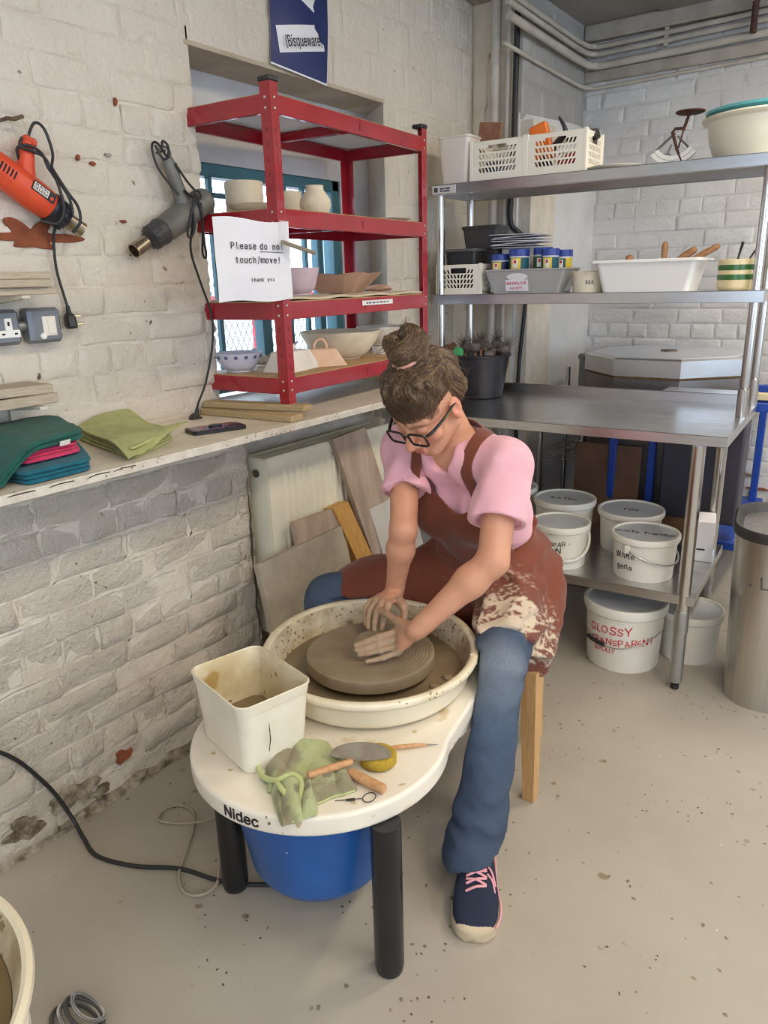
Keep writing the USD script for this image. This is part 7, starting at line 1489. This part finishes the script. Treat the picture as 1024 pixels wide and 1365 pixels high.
kc = mixc(kc, srgb(112, 66, 54), np.clip((.28-tk)/.16, 0, 1)*.8*(kv[:, 0] > .84))
m1 = np.clip((sp1-.60+.19*zone*np.clip((sp3-.36)/.2, 0, 1))/.05, 0, 1)*np.clip(zone*2, 0, 1); m2 = np.clip((sp2-.60+.06*zone)/.04, 0, 1)*np.clip(zone*1.6, 0, 1)*np.clip((sp3-.34)/.15, 0, 1)
kc = mixc(kc, srgb(206, 188, 162), np.clip(m1*.9+m2*.8, 0, .95))
person.add('apron_skirt', sk_m, apron_v, w=True, smooth=True, col=np.clip(kc, 0, 1))
# waist tape and the clay line along the bib's top
# ------------------------------------------------------------------ hair
def hairf():
    sk = Field().add(el(hp(0, -.012, .035), (.073, .093, .086), HR), .02).add(el(hp(0, .035, .03), (.064, .055, .065), HR), .02)
    def cap(P):
        q = (P-HO)@HR.T; x, y, z = q[:, 0], q[:, 1], q[:, 2]
        front = .052*z/.06+.030-y+.012*np.cos(x*26)*0-(np.abs(x)/.07)**2*.022-.004*np.sin(x*70)   # behind the hairline over the brow
        side = np.maximum(-(y+.022)+.0*z, (z-.040)*.9)                        # above and behind the ears
        nape = z+.055+.3*(y+.07)
        s = np.minimum(np.minimum(front, side), nape); t = .027*np.clip(s/.055, 0, 1)**.65-.006*np.clip(-s/.01, 0, 1)-.003
        a = np.arctan2(x, -(y-.02)); nz = fold_noise(P, 26, 4)
        t = t*(1+.26*np.sin(a*9+5*nz)*np.clip(s/.03, 0, 1)+.08*np.sin(a*31+8*nz))
        return sk(P)-t-.004*fold_noise(P, 16, 7)*np.clip(s/.03, 0, 1)
    F = Field(); F.add(cap, .004)
    b = hp(-.006, -.032, .172)
    def bunf(P):
        q = (P-b)@HR.T; x, y, z = q[:, 0], q[:, 1], q[:, 2]; a = np.arctan2(y, x); r = np.hypot(x, y)
        ph_ = np.arctan2(z, r-.025); tor = np.hypot(r-.025-.005*np.sin(a*2+1), z+.007*np.sin(2*a+.6))-.0275
        return tor+.0060*np.sin(3*a+ph_*2.0)+.0018*np.sin(14*a+ph_*5)+.006*fold_noise(P, 20, 3)
    F.add(bunf, .006); F.add(el(hp(.0, -.028, .136), (.042, .044, .026), HR), .010)
    for p, q, r in (((-.062, .02, .105), (.050, .038, .120), .020), ((-.045, .05, .092), (.060, .005, .118), .019), ((-.070, -.03, .10), (-.02, .045, .118), .018), ((.066, -.03, .10), (.02, .05, .108), .018)):
        F.add(rc(hp(*p), hp(*q), r, r*.85), .010)
    def w(P, d):
        n = np.abs(d) < .012; o = np.zeros(len(P)); q = (P[n]-HO)@HR.T; nz = fold_noise(P[n], 18, 4); top = np.clip((q[:, 2]-.10)/.02, 0, 1)
        o[n] = top*.0016*np.sin(q[:, 0]*300+q[:, 1]*210+q[:, 2]*120+16*nz); return o
    F.warp(w, .012); return F
HFld = hairf()
hair_m = nets(HFld, HO-A([.2, .2, .17]), HO+A([.2, .2, .28]), .0026, margin=.01)
hcomp = hair_m.split(only_watertight=False); hair_m = max(hcomp, key=lambda m: len(m.faces)) if len(hcomp) else hair_m
hv = A(hair_m.vertices); hq = (hv-HO)@HR.T; ha = np.arctan2(hq[:, 0], -(hq[:, 1]-.02)); st_ = meshkit.fbm(np.stack([ha*9, hq[:, 2]*9, hq[:, 1]*5], 1), 3, 2); st2 = meshkit.fbm(np.stack([ha*40, hq[:, 2]*10, hq[:, 1]*10], 1), 2, 5)
hc = mixc(np.tile(A(srgb(72, 54, 40)), (len(hv), 1)), srgb(150, 122, 88), np.clip((st_-.42)/.3, 0, 1)*.45+np.clip((st2-.5)/.3, 0, 1)*.3)
hair_mat = M('brown_hair', (1, 1, 1), rough=.45, vcol='tint', bump=.3, bsc=400, bd=.001)
hair_path = person.add('hair', hair_m, hair_mat, w=True, smooth=True, col=np.clip(hc, 0, 1))
def curves(name, strands, r, mat, under, colors=None):
    path = under+'/'+numbered(under, name); c = UsdGeom.BasisCurves.Define(stage, path)
    pts = np.vstack(strands)-person.loc; c.CreateTypeAttr('linear'); c.CreateCurveVertexCountsAttr(Vt.IntArray([len(s) for s in strands]))
    c.CreatePointsAttr(Vt.Vec3fArray.FromNumpy(pts.astype(np.float32))); c.CreateWidthsAttr(Vt.FloatArray.FromNumpy(np.concatenate([np.linspace(r*2, r*1.0, len(s)) for s in strands]).astype(np.float32))); c.SetWidthsInterpolation('vertex')
    UsdShade.MaterialBindingAPI.Apply(c.GetPrim()).Bind(mat); c.GetPrim().SetCustomDataByKey('kind', 'stuff')
rng = np.random.default_rng(8); hn = A(hair_m.vertex_normals); ctr = hp(0, -.03, .150); bunc = hp(-.006, -.032, .172)
pick = rng.choice(len(hv), 7000, replace=False); p = hv[pick].copy(); nst = 10; S = [p+hn[pick]*.0006]; L = rng.uniform(.06, .12, len(pick)); lift = rng.uniform(.0004, .0018, len(pick)); u = hq[pick, 2]
for k in range(nst):
    d1 = ctr-p; d1 /= np.linalg.norm(d1, axis=1, keepdims=True); d2 = np.cross(HU, p-bunc); d2 /= np.linalg.norm(d2, axis=1, keepdims=True)
    d = np.where((u < .128)[:, None], d1, d2)+rng.normal(0, .05, p.shape); d /= np.linalg.norm(d, axis=1, keepdims=True); p = p+d*(L/nst)[:, None]
    f0 = HFld(p); g = np.stack([HFld(p+A(x)*.001)-f0 for x in np.eye(3)], 1); g /= np.linalg.norm(g, axis=1, keepdims=True)+1e-9; p = p-g*np.clip(f0-lift*(.5+k/nst), -.015, .015)[:, None]; p = p-g*np.clip(HFld(p)-lift, -.006, .006)[:, None]; S.append(p.copy())
S = np.stack(S, 1); lists = [[S[i] for i in range(len(S)) if i % 3 == k] for k in range(3)]
for k, c in enumerate(((90, 68, 50), (134, 106, 74), (58, 44, 34))):
    curves('hair_strands', lists[k], .0006, M(f'hair_strand_{k}', srgb(c), rough=.4), hair_path)
fly = []
for i in rng.choice(len(hv), 420, replace=False):
    if hq[i, 1] > .05 and hq[i, 2] < .09: continue
    p = hv[i].copy(); d = nrm(hn[i]*.7+nrm(ctr-p)*.5+rng.normal(0, .45, 3)); S = [p]; cu = rng.normal(0, .25, 3)
    for k in range(8): d = nrm(d+cu+rng.normal(0, .06, 3)); p = p+d*rng.uniform(.003, .007); S.append(p.copy())
    fly.append(A(S))
bh = []
fr = np.nonzero((hq[:, 1] > .03) & (hq[:, 2] > .02) & (hq[:, 2] < .10))[0]; e0 = skin_field(hv[fr]); fr = fr[e0 < .010]
ii = rng.choice(fr, min(900, len(fr)), replace=False); p = hv[ii]+HF*rng.uniform(.001, .010, (len(ii), 1))-HU*rng.uniform(0, .004, (len(ii), 1)); S = []
for k in range(9):
    S.append(p); d = ctr-p; d /= np.linalg.norm(d, axis=1, keepdims=True); d = d+rng.normal(0, .12, p.shape); p = p+d/np.linalg.norm(d, axis=1, keepdims=True)*.0065
S = np.stack(S, 1); fl = S.reshape(-1, 3); both = lambda q: np.minimum(skin_field(q), HFld(q)); f0 = both(fl); g = np.stack([both(fl+A(x)*.001)-f0 for x in np.eye(3)], 1); g /= np.linalg.norm(g, axis=1, keepdims=True)+1e-9
bh = list((fl-g*(f0-.0008)[:, None]).reshape(S.shape))
curves('hairline_strands', bh, .00045, M('hair_strand_0', srgb(76, 57, 42)), hair_path)
curves('stray_hair', fly, .0002, M('hair_strand_1', srgb(132, 104, 74)), hair_path)
tie = [hp(-.002+.0455*math.cos(a), -.030+.0465*math.sin(a), .147+.006*math.cos(a)) for a in np.linspace(0, 2*PI, 40)]
person.add('hair_tie', tube(A(tie)+HF*.0-HU*0.002, .0042, 8), M('tie_pink', srgb(232, 168, 160), rough=.7), w=True, under=hair_path, smooth=60)
# ------------------------------------------------------------------ glasses
gm = M('glasses_black', srgb(20, 18, 22), rough=.25); gg = M('glasses_green', srgb(96, 104, 40), rough=.35)
gp = person.add('glasses', cat(*[tube([hp(s*(.035+.0265*math.copysign(abs(math.cos(a))**.45, math.cos(a))), .108-.6*(.035+.0265*math.cos(a))**2, -.006+.0195*math.copysign(abs(math.sin(a))**.45, math.sin(a))) for a in np.linspace(0, 2*PI, 48)], .0029, 8) for s in (-1, 1)], tube([hp(-.0105, .107, .002), hp(0, .110, .004), hp(.0105, .107, .002)], .002, 8)), gm, w=True, smooth=60)
for s in (-1, 1):
    person.add('temple_arm', tube([hp(s*.0595, .100, .003), hp(s*.070, .080, .004), hp(s*.0815, .03, .008), hp(s*.083, -.008, .010), hp(s*.080, -.030, -.006)], [.0042, .0042, .0034, .003, .0026], 8, smooth=5), gm, w=True, under=gp, smooth=60)
    person.add('arm_inlay', tube([hp(s*.0835, .045, .0075), hp(s*.0850, .0, .0098)], .0017, 8), gg, w=True, under=gp, smooth=60)
    person.add('lens', thick(grid(9, 9, lambda u, v, s=s: HO+((s*(.034+.024*(u-.5)*2))[..., None]*HL+(.1078-.6*(.034+.024*(u-.5)*2)**2)[..., None]*HF+(-.006+.017*(v-.5)*2)[..., None]*HU)), .001), glass, w=True, under=gp, smooth=60)
# ------------------------------------------------------------------ shoes
navy_k = M('shoe_knit', srgb(22, 30, 50), srgb(28, 38, 60), sc=300, rough=.8, bump=.4, bsc=600, bd=.001)
sole_m = M('shoe_sole', srgb(206, 188, 158), srgb(188, 168, 138), sc=20, rough=.7, bump=.2, bsc=60); lace_m = M('lace_pink', srgb(226, 160, 166), rough=.8)
def shoe(toe, d):
    d = nrm(d); s_ = np.cross(A([0, 0, 1.0]), d); toe = A(toe, float)
    def sect(q, w, z0, z1, n=24, sh=.0, p=.75):
        w = w*1.16; t = np.arange(n)*2*PI/n; c = toe-d*q
        return A([c+s_*(w*math.copysign(abs(math.cos(a))**p, math.cos(a))+sh)+A([0, 0, (z0+z1)/2+(z1-z0)/2*math.copysign(abs(math.sin(a))**p, math.sin(a))]) for a in t])
    up = [(.004, .022, .02, .036), (.015, .036, .016, .046), (.04, .045, .014, .056), (.075, .047, .014, .068), (.11, .044, .014, .084), (.14, .040, .014, .098), (.17, .036, .014, .104), (.20, .034, .014, .108), (.228, .033, .014, .100), (.246, .026, .016, .085)]
    pa = person.add('shoe', loft([sect(*u) for u in up]), navy_k, w=True, smooth=50)
    so_ = [(-.004, .020), (.004, .032), (.016, .041), (.045, .049), (.08, .0505), (.12, .045), (.16, .040), (.20, .039), (.235, .037), (.252, .027)]
    person.add('sole', loft([sect(q, w, .0005, .027 if q > .02 else .033, 24, 0, .35) for q, w in so_]), sole_m, w=True, under=pa, smooth=45)
    person.add('toe_cap', loft([sect(q, w, .010, z, 24) for q, w, z in ((-.003, .018, .030), (.003, .029, .036), (.009, .036, .040), (.013, .0385, .0405))]), sole_m, w=True, under=pa, smooth=50)
    pip = [toe-d*q+s_*(w*1.16+.0005)*1+A([0, 0, .029]) for q, w in so_[2:-1]]; person.add('piping', tube(pip, .0026, 8, smooth=4), lace_m, w=True, under=pa, smooth=60)
    top = lambda q, w: toe-d*q+s_*w+A([0, 0, np.interp(q, [u[0] for u in up], [u[3] for u in up])-abs(w)**2*7+.002])
    for k, q in enumerate((.078, .094, .110, .126, .142)):
        person.add('lace', tube([top(q, -.024), top(q+.006, 0)+A([0, 0, .003]), top(q+.014, .024)], .0032, 8, smooth=4), lace_m, w=True, under=pa, smooth=60)
        if k: person.add('lace', tube([top(q, .024), top(q+.004, 0)+A([0, 0, .004]), top(q+.010, -.024)], .003, 8, smooth=4), lace_m, w=True, under=pa, smooth=60)
    person.add('lace', tube([top(.118, .026), top(.105, .038)+A([0, 0, .004]), top(.085, .044), top(.09, .040)+A([0, 0, -.004])], .0026, 8, smooth=4), lace_m, w=True, under=pa, smooth=60)
    person.add('lace', tube([top(.140, .02), top(.12, .036)+A([0, 0, .008]), top(.098, .046)+A([0, 0, .002])], .0026, 8, smooth=4), lace_m, w=True, under=pa, smooth=60)
shoe((1.135, 1.188, 0), (.44, -.90, 0)); shoe((.27, 1.345, 0), (-.40, -.92, 0))
